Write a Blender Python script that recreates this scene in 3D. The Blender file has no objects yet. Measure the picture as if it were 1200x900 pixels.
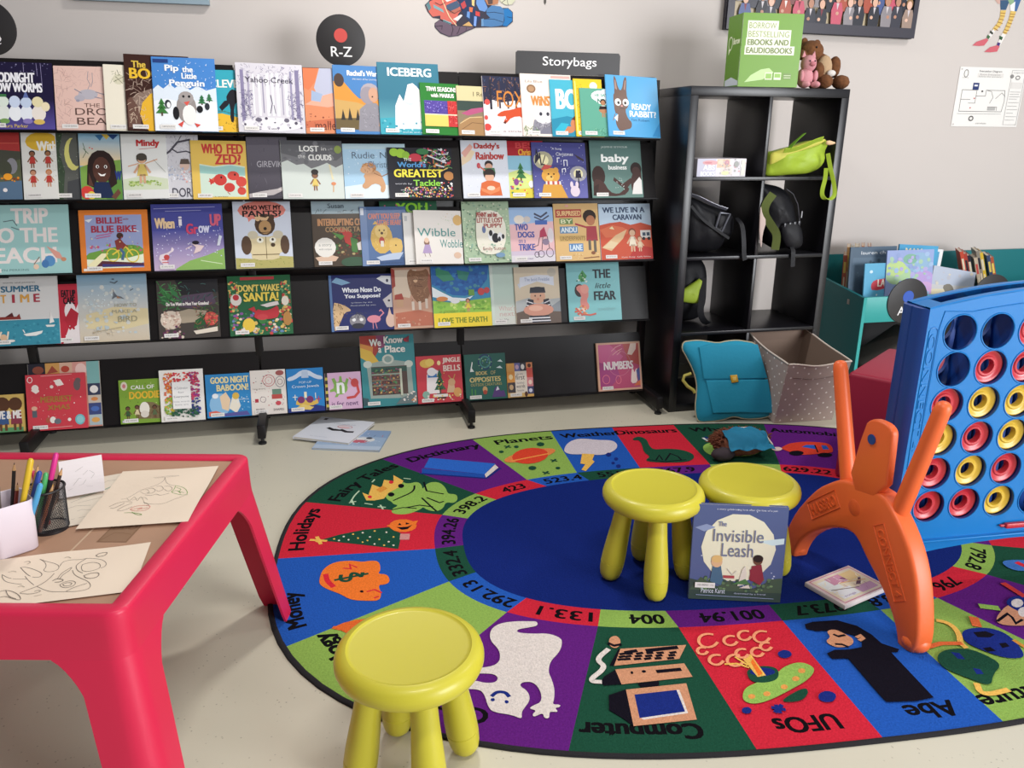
# Children's library corner: sloping picture-book display, cube shelf, reading rug, stools, giant disc game, art table.
import bpy, bmesh, math, random
from mathutils import Vector, Matrix, noise
C = bpy.context.scene.collection
# ------------------------------------------------------------------ camera, world, lights, exposure
cam_d = bpy.data.cameras.new('camera'); cam = bpy.data.objects.new('camera', cam_d); C.objects.link(cam)
cam_d.sensor_width = 36.0; cam_d.lens = 28.23; cam_d.clip_start = .02
def look(yaw, pitch, roll):
    cy, sy, cp, sp = math.cos(yaw), math.sin(yaw), math.cos(pitch), math.sin(pitch)
    f = Vector((sy*cp, cy*cp, -sp)); r = Vector((cy, -sy, 0)); u = r.cross(f)
    c, s = math.cos(roll), math.sin(roll)
    r2 = c*r + s*u; u2 = -s*r + c*u
    return Matrix((( r2.x, u2.x, -f.x), (r2.y, u2.y, -f.y), (r2.z, u2.z, -f.z))).to_4x4()
cam.matrix_world = Matrix.Translation((-.2926, -3.4877, 1.2889)) @ look(.2358, .3083, .0087)
bpy.context.scene.camera = cam
vs = bpy.context.scene.view_settings
vs.view_transform = 'Standard'; vs.look = 'None'; vs.gamma = 1.0; vs.use_curve_mapping = False; vs.exposure = 0.22
world = bpy.data.worlds.new('world'); bpy.context.scene.world = world; world.use_nodes = True
bg = world.node_tree.nodes['Background']; bg.inputs[0].default_value = (.93, .95, 1.0, 1); bg.inputs[1].default_value = .22
def area(name, loc, target, sx, sy, power, col=(1, .97, .93)):
    d = bpy.data.lights.new(name, 'AREA'); d.shape = 'RECTANGLE'; d.size = sx; d.size_y = sy; d.energy = power; d.color = col
    o = bpy.data.objects.new(name, d); C.objects.link(o); o.location = loc
    o.rotation_euler = (Vector(target) - Vector(loc)).to_track_quat('-Z', 'Y').to_euler(); return o
area('ceiling_lamp_back', (.20, -.45, 2.80), (.15, -.8, 0), .32, .12, 24)
area('ceiling_lamp_right', (2.7, -1.3, 2.80), (2.6, -1.2, 0), 1.0, .2, 20)
area('ceiling_lamp_front', (.2, -3.0, 2.80), (.2, -2.8, 0), .9, .2, 26)
area('window_opposite', (4.2, -6.2, 1.65), (1.0, 0, .8), 2.8, 2.3, 300, (.95, .97, 1.0))
# ------------------------------------------------------------------ helpers
def lin(v): return v/12.92 if v <= .04045 else ((v+.055)/1.055)**2.4
_hc = {}
def hx(s):
    if s not in _hc: _hc[s] = tuple(lin(int(s[i:i+2], 16)/255) for i in (0, 2, 4)) + (1.0,)
    return _hc[s]
def mat(name, col=None, rough=.5, metal=0, spec=.5, coat=0, attr=False, bump=0, bscale=200, vary=0, vscale=6, emit=0, alpha=1, detail=3):
    m = bpy.data.materials.new(name); m.use_nodes = True; nt = m.node_tree; b = nt.nodes['Principled BSDF']; L = nt.links
    b.inputs['Roughness'].default_value = rough; b.inputs['Metallic'].default_value = metal
    b.inputs['Specular IOR Level'].default_value = spec; b.inputs['Coat Weight'].default_value = coat
    b.inputs['Coat Roughness'].default_value = .12
    src = None
    if attr:
        a = nt.nodes.new('ShaderNodeVertexColor'); a.layer_name = 'Col'; src = a.outputs[0]
    else: b.inputs['Base Color'].default_value = hx(col)
    tc = nt.nodes.new('ShaderNodeTexCoord')
    if vary:
        n = nt.nodes.new('ShaderNodeTexNoise'); n.inputs['Scale'].default_value = vscale; n.inputs['Detail'].default_value = detail
        L.new(tc.outputs['Object'], n.inputs['Vector'])
        mr = nt.nodes.new('ShaderNodeMapRange'); mr.inputs[1].default_value = .3; mr.inputs[2].default_value = .7
        mr.inputs[3].default_value = 1-vary; mr.inputs[4].default_value = 1+vary; L.new(n.outputs[0], mr.inputs[0])
        mx = nt.nodes.new('ShaderNodeVectorMath'); mx.operation = 'SCALE'; L.new(mr.outputs[0], mx.inputs['Scale'])
        if src: L.new(src, mx.inputs[0])
        else: mx.inputs[0].default_value = hx(col)[:3]
        src = mx.outputs[0]
    if src: L.new(src, b.inputs['Base Color'])
    if bump:
        n = nt.nodes.new('ShaderNodeTexNoise'); n.inputs['Scale'].default_value = bscale; n.inputs['Detail'].default_value = 4
        L.new(tc.outputs['Object'], n.inputs['Vector'])
        bp = nt.nodes.new('ShaderNodeBump'); bp.inputs['Strength'].default_value = bump; bp.inputs['Distance'].default_value = .004
        L.new(n.outputs[0], bp.inputs['Height']); L.new(bp.outputs[0], b.inputs['Normal'])
    if alpha < 1: b.inputs['Alpha'].default_value = alpha
    return m
PRINT = mat('printed_laminate', attr=True, rough=.36, spec=.28, coat=.04)
PAPERART = mat('printed_paper', attr=True, rough=.8, spec=.2)
CARPET = mat('carpet_pile', attr=True, rough=1, spec=.05, bump=.5, bscale=260, vary=.11, vscale=170, detail=2)
def tag(o, label=None, cat=None, group=None, kind=None):
    for k, v in (('label', label), ('category', cat), ('group', group), ('kind', kind)):
        if v: o[k] = v
    return o
def thing(name, label, cat, loc=(0, 0, 0), rot=(0, 0, 0), group=None, M=None):
    o = bpy.data.objects.new(name, None); o.empty_display_size = .05; C.objects.link(o)
    if M is not None: o.matrix_world = M
    else: o.location = loc; o.rotation_euler = rot
    return tag(o, label, cat, group)
def dup(o, M, label=None, group=None):
    r = o.copy(); C.objects.link(r); r.matrix_basis = M
    if label: r['label'] = label
    if group: r['group'] = group
    for ch in list(o.children):
        c = ch.copy(); C.objects.link(c); c.parent = r; c.matrix_parent_inverse = ch.matrix_parent_inverse
        for g in list(ch.children):
            d = g.copy(); C.objects.link(d); d.parent = c; d.matrix_parent_inverse = g.matrix_parent_inverse
    return r
def link(name, me, m, parent=None, smooth=None):
    o = bpy.data.objects.new(name, me); C.objects.link(o)
    for q in (m if isinstance(m, (list, tuple)) else [m]): me.materials.append(q)
    if parent: o.parent = parent
    if smooth is not None and me.polygons:
        me.polygons.foreach_set('use_smooth', [True]*len(me.polygons))
        if smooth < 180: me.set_sharp_from_angle(angle=math.radians(smooth))
    return o
class MB:
    """collects shapes for one mesh"""
    def __init__(s): s.bm = bmesh.new()
    def box(s, x0, y0, z0, x1, y1, z1, bevel=0, seg=2, M=None):
        vs_ = [s.bm.verts.new((x, y, z)) for x in (x0, x1) for y in (y0, y1) for z in (z0, z1)]
        F = [(0, 1, 3, 2), (4, 6, 7, 5), (0, 4, 5, 1), (2, 3, 7, 6), (0, 2, 6, 4), (1, 5, 7, 3)]
        fs = [s.bm.faces.new([vs_[i] for i in f]) for f in F]
        g = vs_
        if bevel:
            es = list({e for f in fs for e in f.edges})
            r = bmesh.ops.bevel(s.bm, geom=es, offset=bevel, segments=seg, profile=.5, affect='EDGES')
            g = list({v for f in r['faces'] for v in f.verts} | {v for v in vs_ if v.is_valid})
        if M is not None: bmesh.ops.transform(s.bm, matrix=M, verts=g)
        return s
    def prism(s, pts, y0, y1, M=None, bevel=0):
        """polygon in x,z extruded along y"""
        a = [s.bm.verts.new((x, y0, z)) for x, z in pts]; b = [s.bm.verts.new((x, y1, z)) for x, z in pts]; n = len(pts)
        f1 = s.bm.faces.new(a); f2 = s.bm.faces.new(b[::-1])
        fs = [f1, f2] + [s.bm.faces.new([a[(i+1) % n], a[i], b[i], b[(i+1) % n]]) for i in range(n)]
        bmesh.ops.recalc_face_normals(s.bm, faces=fs); g = a + b
        if bevel:
            es = list(set(f1.edges) | set(f2.edges))
            r = bmesh.ops.bevel(s.bm, geom=es, offset=bevel, segments=3, profile=.5, affect='EDGES')
            g = list({v for f in r['faces'] for v in f.verts} | {v for v in a + b if v.is_valid})
        if M is not None: bmesh.ops.transform(s.bm, matrix=M, verts=g)
        return s
    def lathe(s, prof, n=24, M=None, sx=1, sy=1):
        rings = []
        for r, z in prof:
            if r < 1e-6: rings.append([s.bm.verts.new((0, 0, z))])
            else: rings.append([s.bm.verts.new((r*sx*math.cos(2*math.pi*i/n), r*sy*math.sin(2*math.pi*i/n), z)) for i in range(n)])
        fs = []
        for a, b in zip(rings, rings[1:]):
            for i in range(n):
                j = (i+1) % n
                q = [a[i % len(a)], a[j % len(a)], b[j % len(b)], b[i % len(b)]]
                u = []
                for v in q:
                    if v not in u: u.append(v)
                if len(u) > 2: fs.append(s.bm.faces.new(u))
        bmesh.ops.recalc_face_normals(s.bm, faces=fs)
        if M is not None: bmesh.ops.transform(s.bm, matrix=M, verts=[v for r in rings for v in r])
        return s
    def tube(s, path, r, n=8, cap=True, flat=1.0):
        path = [Vector(p) for p in path]; rs = r if isinstance(r, (list, tuple)) else [r]*len(path)
        rings = []; up = None
        for i, p in enumerate(path):
            t = (path[min(i+1, len(path)-1)] - path[max(i-1, 0)]).normalized()
            if up is None: up = t.orthogonal().normalized()
            up = (up - t*up.dot(t)).normalized(); w = t.cross(up)
            rings.append([s.bm.verts.new(p + (up*math.cos(2*math.pi*k/n) + w*math.sin(2*math.pi*k/n)*flat)*rs[i]) for k in range(n)])
        fs = []
        for a, b in zip(rings, rings[1:]):
            for k in range(n): fs.append(s.bm.faces.new([a[k], a[(k+1) % n], b[(k+1) % n], b[k]]))
        if cap: fs += [s.bm.faces.new(rings[0][::-1]), s.bm.faces.new(rings[-1])]
        bmesh.ops.recalc_face_normals(s.bm, faces=fs)
        return s
    def ribbon(s, path, w, t, side):
        """flat strap along a path; side = direction of its width"""
        sd = Vector(side).normalized(); path = [Vector(p) for p in path]; rings = []
        for i, p in enumerate(path):
            tg = (path[min(i+1, len(path)-1)] - path[max(i-1, 0)]).normalized(); nn = tg.cross(sd).normalized(); s2 = nn.cross(tg)
            rings.append([s.bm.verts.new(p + s2*a*w/2 + nn*b*t/2) for a, b in ((-1, -1), (1, -1), (1, 1), (-1, 1))])
        fs = []
        for a, b in zip(rings, rings[1:]):
            for k in range(4): fs.append(s.bm.faces.new([a[k], a[(k+1) % 4], b[(k+1) % 4], b[k]]))
        fs += [s.bm.faces.new(rings[0][::-1]), s.bm.faces.new(rings[-1])]
        bmesh.ops.recalc_face_normals(s.bm, faces=fs); return s
    def ball(s, c, r, seg=20, nz=0, nscale=6, rot=None):
        g = bmesh.ops.create_uvsphere(s.bm, u_segments=seg, v_segments=max(6, seg*2//3), radius=1)['verts']
        rx, ry, rz = r if isinstance(r, (list, tuple)) else (r, r, r)
        for v in g:
            d = 1 + nz*noise.noise(v.co*nscale + Vector(c)*7)
            v.co = Vector((v.co.x*rx*d, v.co.y*ry*d, v.co.z*rz*d))
            if rot is not None: v.co = rot @ v.co
            v.co += Vector(c)
        return s
    def puff(s, outline, depth, back=None, p=2.4, rings=9, nz=0, nscale=10, M=None, seed=0):
        """cushion over a closed outline in x,z; bulges to -y by depth and to +y by back"""
        n = len(outline); cx = sum(a for a, b in outline)/n; cz = sum(b for a, b in outline)/n; back = depth if back is None else back
        allv = []; fs = []; edge = [s.bm.verts.new((x, 0, z)) for x, z in outline]; allv += edge
        for sgn, D in ((-1, depth), (1, back)):
            prev = edge
            for k in range(1, rings+1):
                f = 1 - (k/rings)**1.3 if k < rings else 0
                y = sgn*D*(1 - f**p)**.55
                if k == rings:
                    c = s.bm.verts.new((cx, y, cz)); allv.append(c)
                    for i in range(n): fs.append(s.bm.faces.new([prev[i], prev[(i+1) % n], c]))
                else:
                    cur = []
                    for (x, z) in outline:
                        q = Vector((cx + (x-cx)*f, 0, cz + (z-cz)*f))
                        q.y = y*(1 + nz*noise.noise(q*nscale + Vector((seed, sgn, 0))))
                        cur.append(s.bm.verts.new(q))
                    allv += cur
                    for i in range(n): fs.append(s.bm.faces.new([prev[i], prev[(i+1) % n], cur[(i+1) % n], cur[i]]))
                    prev = cur
        bmesh.ops.recalc_face_normals(s.bm, faces=fs)
        if M is not None: bmesh.ops.transform(s.bm, matrix=M, verts=allv)
        return s
    def build(s, name, m, parent=None, smooth=30, at=None):
        me = bpy.data.meshes.new(name)
        if at is not None: bmesh.ops.translate(s.bm, vec=-Vector(at), verts=s.bm.verts)
        s.bm.to_mesh(me); s.bm.free()
        o = link(name, me, m, parent, smooth)
        if at is not None: o.location = at
        return o
def struct(o): o['kind'] = 'structure'; return o
# ---- printed artwork: flat coloured shapes printed on a surface, coordinates in per cent of the sheet
_tx = {}
def text_mesh(s, bold=0.0, shear=0.0):
    k = (s, bold, shear)
    if k not in _tx:
        cu = bpy.data.curves.new('lettering', 'FONT'); cu.body = s; cu.size = 1; cu.offset = bold; cu.shear = shear; cu.resolution_u = 3
        o = bpy.data.objects.new('lettering', cu); me = o.to_mesh()
        V = [(v.co.x, v.co.y) for v in me.vertices]; F = [tuple(p.vertices) for p in me.polygons]
        o.to_mesh_clear(); bpy.data.objects.remove(o); bpy.data.curves.remove(cu)
        xs = [v[0] for v in V] or [0]; ys = [v[1] for v in V] or [0]
        _tx[k] = (V, F, min(xs), min(ys), max(xs)-min(xs) or 1, max(ys)-min(ys) or 1)
    return _tx[k]
def smooth_outline(p, k=2):
    for _ in range(k):
        q = []
        for i in range(len(p)):
            a, b = p[i], p[(i+1) % len(p)]; q += [(a[0]*.75+b[0]*.25, a[1]*.75+b[1]*.25), (a[0]*.25+b[0]*.75, a[1]*.25+b[1]*.75)]
        p = q
    return p
def smooth_path(p, k=2):
    for _ in range(k):
        q = [p[0]]
        for a, b in zip(p, p[1:]): q += [(a[0]*.75+b[0]*.25, a[1]*.75+b[1]*.25), (a[0]*.25+b[0]*.75, a[1]*.25+b[1]*.75)]
        p = q + [p[-1]]
    return p
def clip(poly, w, h):
    for ax, lim, sg in ((0, 0, 1), (0, w, -1), (1, 0, 1), (1, h, -1)):
        out = []
        for i in range(len(poly)):
            a, b = poly[i-1], poly[i]; da, db = sg*(a[ax]-lim), sg*(b[ax]-lim)
            if (da < 0) != (db < 0):
                t = da/(da-db); out.append(tuple(a[j] + (b[j]-a[j])*t for j in (0, 1)))
            if db >= 0: out.append(b)
        poly = out
        if len(poly) < 3: return []
    return poly
class Sheet:
    """list of printed polygons (points, layer, corner colours)"""
    def __init__(s, w, h, clipit=True): s.w, s.h, s.cl, s.items, s.lay = w, h, clipit, [], 0
    def poly(s, pts, col, cols=None):
        if s.cl and any(x < -1e-6 or x > s.w+1e-6 or y < -1e-6 or y > s.h+1e-6 for x, y in pts):
            pts = clip(pts, s.w, s.h); cols = None
        if len(pts) > 2: s.items.append((pts, s.lay, cols or [hx(col)]*len(pts)))
    def ell(s, cx, cy, rx, ry, col, n=14):
        s.poly([(cx + rx*math.cos(2*math.pi*i/n), cy + ry*math.sin(2*math.pi*i/n)) for i in range(n)], col)
    def line(s, pts, w, col):
        """a stroke of even width with mitred joints"""
        P = [pts[0]]
        for p in pts[1:]:
            if math.hypot(p[0]-P[-1][0], p[1]-P[-1][1]) > 1e-6: P.append(p)
        n = len(P)
        if n < 2: return
        shut = n > 3 and math.hypot(P[0][0]-P[-1][0], P[0][1]-P[-1][1]) < 1e-6
        D = []
        for p, q in zip(P, P[1:]):
            L = math.hypot(q[0]-p[0], q[1]-p[1]); D.append(((q[0]-p[0])/L, (q[1]-p[1])/L))
        sides = []
        for i in range(n):
            d0 = D[i-1] if i else (D[-1] if shut else D[0]); d1 = D[i] if i < n-1 else (D[0] if shut else D[-1])
            mx, my = -(d0[1]+d1[1]), d0[0]+d1[0]; q = math.hypot(mx, my)
            if q < .35: mx, my, k = -d1[1], d1[0], 1
            else: mx, my = mx/q, my/q; k = min(2.0, 1/max(.3, (mx*-d1[1] + my*d1[0])))
            x, y = P[i]
            if not shut and i in (0, n-1): sg = -1 if i == 0 else 1; x += d1[0]*w*.35*sg; y += d1[1]*w*.35*sg
            sides.append(((x+mx*k*w/2, y+my*k*w/2), (x-mx*k*w/2, y-my*k*w/2)))
        for (a, b), (c, d) in zip(sides, sides[1:]): s.poly([b, d, c, a], col)
    def text(s, t, cx, cy, w, h, col, bold=0, shear=0, bend=None):
        """lettering fitted into a w x h box; bold thickens the strokes (bold = share of the letter height)"""
        V, F, x0, y0, tw, th = text_mesh(t, 0, shear); k = bold*h; l0 = s.lay
        for i, (dx, dy) in enumerate(((0, 0), (-k, -k*.5), (k, k*.5), (-k, k*.5), (k, -k*.5)) if bold else ((0, 0),)):
            P = [(cx + ((x-x0)/tw-.5)*(w-2*k) + dx, cy + ((y-y0)/th-.5)*(h-k) + dy) for x, y in V]
            if bend: P = [bend(x, y) for x, y in P]
            s.lay = l0 + .18*i
            for f in F: s.poly([P[j] for j in f], col)
        s.lay = l0
    def draw(s, art):
        X, Y = s.w/100, s.h/100
        for op in art.split('|'):
            a = op.split(); k = a[0]; s.lay += 1
            F = lambda i: float(a[i])
            if k == 'b': s.poly([(0, 0), (s.w, 0), (s.w, s.h), (0, s.h)], a[1])
            elif k == 'g':
                y0, y1 = F(1)*Y, F(2)*Y; c0, c1 = hx(a[3]), hx(a[4])
                s.poly([(0, y0), (s.w, y0), (s.w, y1), (0, y1)], a[3], [c0, c0, c1, c1])
            elif k == 'r': s.poly([(F(1)*X, F(2)*Y), (F(3)*X, F(2)*Y), (F(3)*X, F(4)*Y), (F(1)*X, F(4)*Y)], a[5])
            elif k == 'e': s.ell(F(1)*X, F(2)*Y, F(3)*X, F(4)*Y, a[5])
            elif k == 'o':
                m = 20; pts = [(F(1)*X + F(3)*X*math.cos(2*math.pi*i/m), F(2)*Y + F(4)*Y*math.sin(2*math.pi*i/m)) for i in range(m+1)]
                s.line(pts, F(5)*X, a[6])
            elif k == 'P':
                v = [float(q) for q in a[2:]]; s.poly(smooth_outline([(v[i]*X, v[i+1]*Y) for i in range(0, len(v), 2)], 2), a[1])
            elif k == 'L':
                v = [float(q) for q in a[3:]]; s.line(smooth_path([(v[i]*X, v[i+1]*Y) for i in range(0, len(v), 2)]), F(2)*X, a[1])
            elif k in 'pq':
                v = [float(q) for q in a[2:]]; pts = [(v[i]*X, v[i+1]*Y) for i in range(0, len(v), 2)]
                if k == 'p' and s.cl and len(pts) > 6 and not any(q in (0, 100) for q in v): pts = smooth_outline(pts, 1)
                s.poly(pts, a[1])
            elif k == 'l':
                v = [float(q) for q in a[3:]]; s.line([(v[i]*X, v[i+1]*Y) for i in range(0, len(v), 2)], F(2)*X, a[1])
            elif k in 'tTi':
                s.text(' '.join(a[6:]), F(1)*X, F(2)*Y, F(3)*X, F(4)*Y, a[5], .045 if k == 'T' else 0, .3 if k == 'i' else 0)
            elif k == 's':
                rnd = random.Random(int(a[1])); cols = a[8].split(',')
                for i in range(int(a[2])):
                    x, y, r = rnd.uniform(F(3), F(5)), rnd.uniform(F(4), F(6)), F(7)*rnd.uniform(.5, 1.2)
                    s.ell(x*X, y*Y, r*X, r*X*rnd.uniform(.6, 1.1), rnd.choice(cols), 6); s.lay += i % 2
            elif k == 'k':
                rnd = random.Random(int(a[1])); cols = a[9].split(',')
                for i in range(int(a[2])):
                    x, y = rnd.uniform(F(3), F(5))*X, rnd.uniform(F(4), F(6))*Y; t = rnd.uniform(0, 3.14); q = F(7)*X*rnd.uniform(.4, 1)/2
                    s.line([(x-q*math.cos(t), y-q*math.sin(t)), (x, y+q*.2), (x+q*math.cos(t), y+q*math.sin(t))], F(8)*X*.7, rnd.choice(cols)); s.lay += (.7, -.7, .3, -.3)[i % 4]
            elif k == 'y':
                x, y, w, h = F(1)*X, F(2)*Y, F(3)*X, F(4)*Y
                s.poly([(x-w*.07, y), (x+w*.07, y), (x+w*.07, y+h*.2), (x-w*.07, y+h*.2)], '5a4030')
                for j in range(3): s.poly([(x-w*(.5-.12*j), y+h*(.14+.26*j)), (x+w*(.5-.12*j), y+h*(.14+.26*j)), (x, y+h*(.55+.225*j))], a[5])
            elif k == 'm':
                x, y, h = F(1)*X, F(2)*Y, F(3)*Y
                for d in (-1, 1):
                    s.poly([(x+d*h*.03, y), (x+d*h*.1, y), (x+d*h*.09, y+h*.3), (x+d*h*.01, y+h*.3)], a[4])
                    s.line([(x+d*h*.1, y+h*.58), (x+d*h*.24, y+h*.36)], h*.07, a[4])
                s.poly([(x-h*.17, y+h*.24), (x+h*.17, y+h*.24), (x+h*.1, y+h*.64), (x-h*.1, y+h*.64)], a[5])
                s.ell(x, y+h*.83, h*.17, h*.17, a[6]); s.lay += 1; s.ell(x, y+h*.79, h*.13, h*.14, a[4])
        return s
def sheet_mesh(name, sh, fn, extra=None):
    """polygons of a Sheet as one mesh; fn(x, y, layer) gives the point. extra = (verts, faces, colour) of the plain body"""
    V, F, K = [], [], []
    if extra:
        V += extra[0]
        for f in extra[1]: F.append(f[0] if isinstance(f[0], (list, tuple)) else f); K += [hx(f[1] if isinstance(f[0], (list, tuple)) else extra[2])]*len(F[-1])
    for pts, lay, cols in sh.items:
        b = len(V); V += [fn(x, y, lay) for x, y in pts]; F.append(tuple(range(b, b+len(pts)))); K += cols
    me = bpy.data.meshes.new(name); me.from_pydata(V, [], F)
    at = me.color_attributes.new('Col', 'FLOAT_COLOR', 'CORNER')
    if len(at.data) == len(K): at.data.foreach_set('color', [c for k in K for c in k])
    return me
def art_panel(name, w, h, art, M=None, parent=None, m=None, t=.002, edge='e8e6e2', dz=.00006):
    """a thin printed sheet lying in its own x,y plane (face up +z), thickness t below"""
    sh = Sheet(w, h).draw(art)
    V = [(0, 0, 0), (w, 0, 0), (w, h, 0), (0, h, 0), (0, 0, -t), (w, 0, -t), (w, h, -t), (0, h, -t)]
    Fc = [(0, 1, 2, 3), (7, 6, 5, 4), (0, 4, 5, 1), (1, 5, 6, 2), (2, 6, 7, 3), (3, 7, 4, 0)]
    o = link(name, sheet_mesh(name, sh, lambda x, y, l: (x, y, l*dz), (V, Fc, edge)), m or PRINT, parent)
    if M is not None: o.matrix_basis = M
    return o
def Rx(a): return Matrix.Rotation(a, 4, 'X')
def Ry(a): return Matrix.Rotation(a, 4, 'Y')
def Rz(a): return Matrix.Rotation(a, 4, 'Z')
def T(x, y, z): return Matrix.Translation((x, y, z))
UP = Rx(math.pi/2)   # stands an x,y sheet upright, facing -y
LEDF={1: (-0.0063, 1.2594), 2: (-0.0077, 1.0013), 3: (-0.0053, 0.7191), 4: (-0.0043, 0.4338), 5: (0.0005, 0.075)}
# ------------------------------------------------------------------ room shell
def wall_mat():
    m = mat('wall_paint', 'cac2bd', .75, spec=.25, bump=.05, bscale=400); return m
def floor_mat():
    m = mat('vinyl_floor', 'cdc7b4', .42, spec=.35, vary=.05, vscale=1.3); nt = m.node_tree; L = nt.links; b = nt.nodes['Principled BSDF']
    src = b.inputs['Base Color'].links[0].from_socket
    tc = nt.nodes.new('ShaderNodeTexCoord'); v = nt.nodes.new('ShaderNodeTexVoronoi'); v.inputs['Scale'].default_value = 62
    L.new(tc.outputs['Object'], v.inputs['Vector'])
    r = nt.nodes.new('ShaderNodeMapRange'); r.inputs[1].default_value = .09; r.inputs[2].default_value = .15; L.new(v.outputs['Distance'], r.inputs[0])
    n = nt.nodes.new('ShaderNodeTexNoise'); n.inputs['Scale'].default_value = 9; L.new(tc.outputs['Object'], n.inputs['Vector'])
    r2 = nt.nodes.new('ShaderNodeMapRange'); r2.inputs[1].default_value = .42; r2.inputs[2].default_value = .62; r2.inputs[3].default_value = 0; r2.inputs[4].default_value = .75
    L.new(n.outputs[0], r2.inputs[0])
    inv = nt.nodes.new('ShaderNodeMath'); inv.operation = 'SUBTRACT'; inv.inputs[0].default_value = 1; L.new(r.outputs[0], inv.inputs[1])
    fac = nt.nodes.new('ShaderNodeMath'); fac.operation = 'MULTIPLY'; L.new(inv.outputs[0], fac.inputs[0]); L.new(r2.outputs[0], fac.inputs[1])
    mx = nt.nodes.new('ShaderNodeMixRGB'); L.new(fac.outputs[0], mx.inputs[0]); L.new(src, mx.inputs[1]); mx.inputs[2].default_value = hx('8a8474')
    L.new(mx.outputs[0], b.inputs['Base Color']); return m
struct(MB().box(-5, -6.5, -.1, 6.5, .54, 0).build('floor', floor_mat()))
struct(MB().box(-5, .40, 0, 6.5, .54, 3.0).build('wall_back', wall_mat()))
struct(MB().box(-5, .388, 0, 6.5, .40, .07).build('baseboard_back', mat('skirting', 'b9b2a6', .5)))
BLACK = mat('black_steel', '131113', .45, spec=.35)
BLACKP = mat('black_shelf_paint', '140f0f', .36, spec=.32, vary=.1, vscale=8)
RUB = mat('black_rubber', '141314', .6)
# ------------------------------------------------------------------ sloping picture-book display
LED = (1, 2, 3, 4, 5)
LEAN = math.radians(18.5); LN = Vector((0, -math.cos(LEAN), math.sin(LEAN))); LU = Vector((0, math.sin(LEAN), math.cos(LEAN)))
case = thing('book_display_unit', 'long black metal book display unit with sloping tiers full of face-out picture books', 'bookcase', (0, 0, 0))
posts = [-2.386, -1.483, -.5802, .3225, 1.225]
for i, x in enumerate(posts):
    MB().box(x-.016, .098, .03, x+.016, .135, 1.50, .003).build('upright', BLACK, case)
    f = MB().box(x-.017, -.165, .028, x+.017, .20, .088, .004).build('foot', BLACK, case)
    for y in (-.148, .18): MB().lathe([(0, 0), (.017, 0), (.017, .007), (.007, .012), (.007, .03), (0, .03)], 14, T(x, y, 0)).build('levelling_pad', RUB, f)
for a, b in zip(posts, posts[1:]):
    MB().box(a+.002, .118, .40, b-.002, .124, 1.512, .001).build('back_panel', BLACKP, case)
    for r in LED:
        L_ = {1: .273, 5: .284}.get(r, .255); k_, c_ = LEDF[r]; z = k_*max((a+b)/2, -1.03) + c_; off = -.0145 if r == 5 else -.0105
        P0 = Vector((0, 0, z)) + LN*off
        if r == 5: x0, x1 = a+.004, b-.012 if b > 1.2 else b-.004
        else: x0, x1 = a+.003, b-.008 if b > 1.2 else b-.003
        m = MB()
        m.prism([(0, -.006), (0, L_), (-.0035, L_), (-.0035, -.006)], x0, x1)
        # prism is in (x,z) extruded along y: turn it so that the profile lies in the slope plane
        M_ = Matrix(((0, 1, 0, 0), (-LN.y*0 + LN.y, 0, LU.y, P0.y), (LN.z, 0, LU.z, P0.z), (0, 0, 0, 1)))
        bmesh.ops.transform(m.bm, matrix=M_, verts=m.bm.verts)
        bmesh.ops.recalc_face_normals(m.bm, faces=m.bm.faces)
        shear = lambda q: [v.co.__setattr__('z', v.co.z + k_*(v.co.x-(a+b)/2)) for v in q.bm.verts]
        shear(m); sl = m.build('sloping_shelf', BLACKP, case)
        lg = MB().box(x0, -.014, z-.0030, x1, P0.y+.004, z-.0008); shear(lg); lg.build('ledge', BLACK, sl)
# ------------------------------------------------------------------ signs standing on the display
SIGN = mat('sign_board', '232021', .45); SIGNW = mat('sign_white', 'eceaea', .6)
def disc_sign(name, label, c, r, dot, txt, slots=(.0, .01), tilt=0):
    t = thing(name, label, 'sign', c, (0, 0, tilt))
    n = 48; pts = [(r*math.cos(2*math.pi*i/n), r*1.0*math.sin(2*math.pi*i/n)) for i in range(n)]
    MB().prism(pts, 0, .006, bevel=.001).build('board', SIGN, t)
    d = r*.27; MB().prism([(d*math.cos(2*math.pi*i/24), r*.19 + d*math.sin(2*math.pi*i/24)) for i in range(24)], -.0012, 0).build('coloured_dot', mat('dot_'+dot, dot, .5), t)
    sh = Sheet(1, 1, False); sh.text(txt, 0, -r*.43, r*.86 if len(txt) > 2 else r*.4, r*.38, 'eceaea', .012)
    link('lettering', sheet_mesh('lettering', sh, lambda x, y, l: (x, -.0008-l*.0002, y)), PRINT, t)
    MB().box(-.02, .001, -r-.004, .02, .005, -r+.02).build('clip', SIGN, t)
    return t
disc_sign('round_sign', 'round black sign with a red dot and R-Z standing on the display unit', (-.156, .098, 1.622), .098, 'c4453f', 'R-Z')
disc_sign('round_sign', 'round black sign cut off at the frame edge above the dark purple book', (-1.437, .098, 1.628), .098, 'c9a23c', 'J-Q')
t = thing('banner_sign', 'wide black rectangular sign with white storybag lettering on the display unit', 'sign', (.81, .10, 1.512))
sb = MB().prism([(-.236, .0), (.236, .0), (.236, .082), (.229, .093), (-.229, .093), (-.236, .086)], 0, .006).build('board', SIGN, t)
sh = Sheet(1, 1, False); sh.text('Storybags', .005, .049, .245, .047, 'f2f0f0', .006)
link('lettering', sheet_mesh('lettering', sh, lambda x, y, l: (x, -.0008-l*.0002, y)), PRINT, t)
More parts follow.
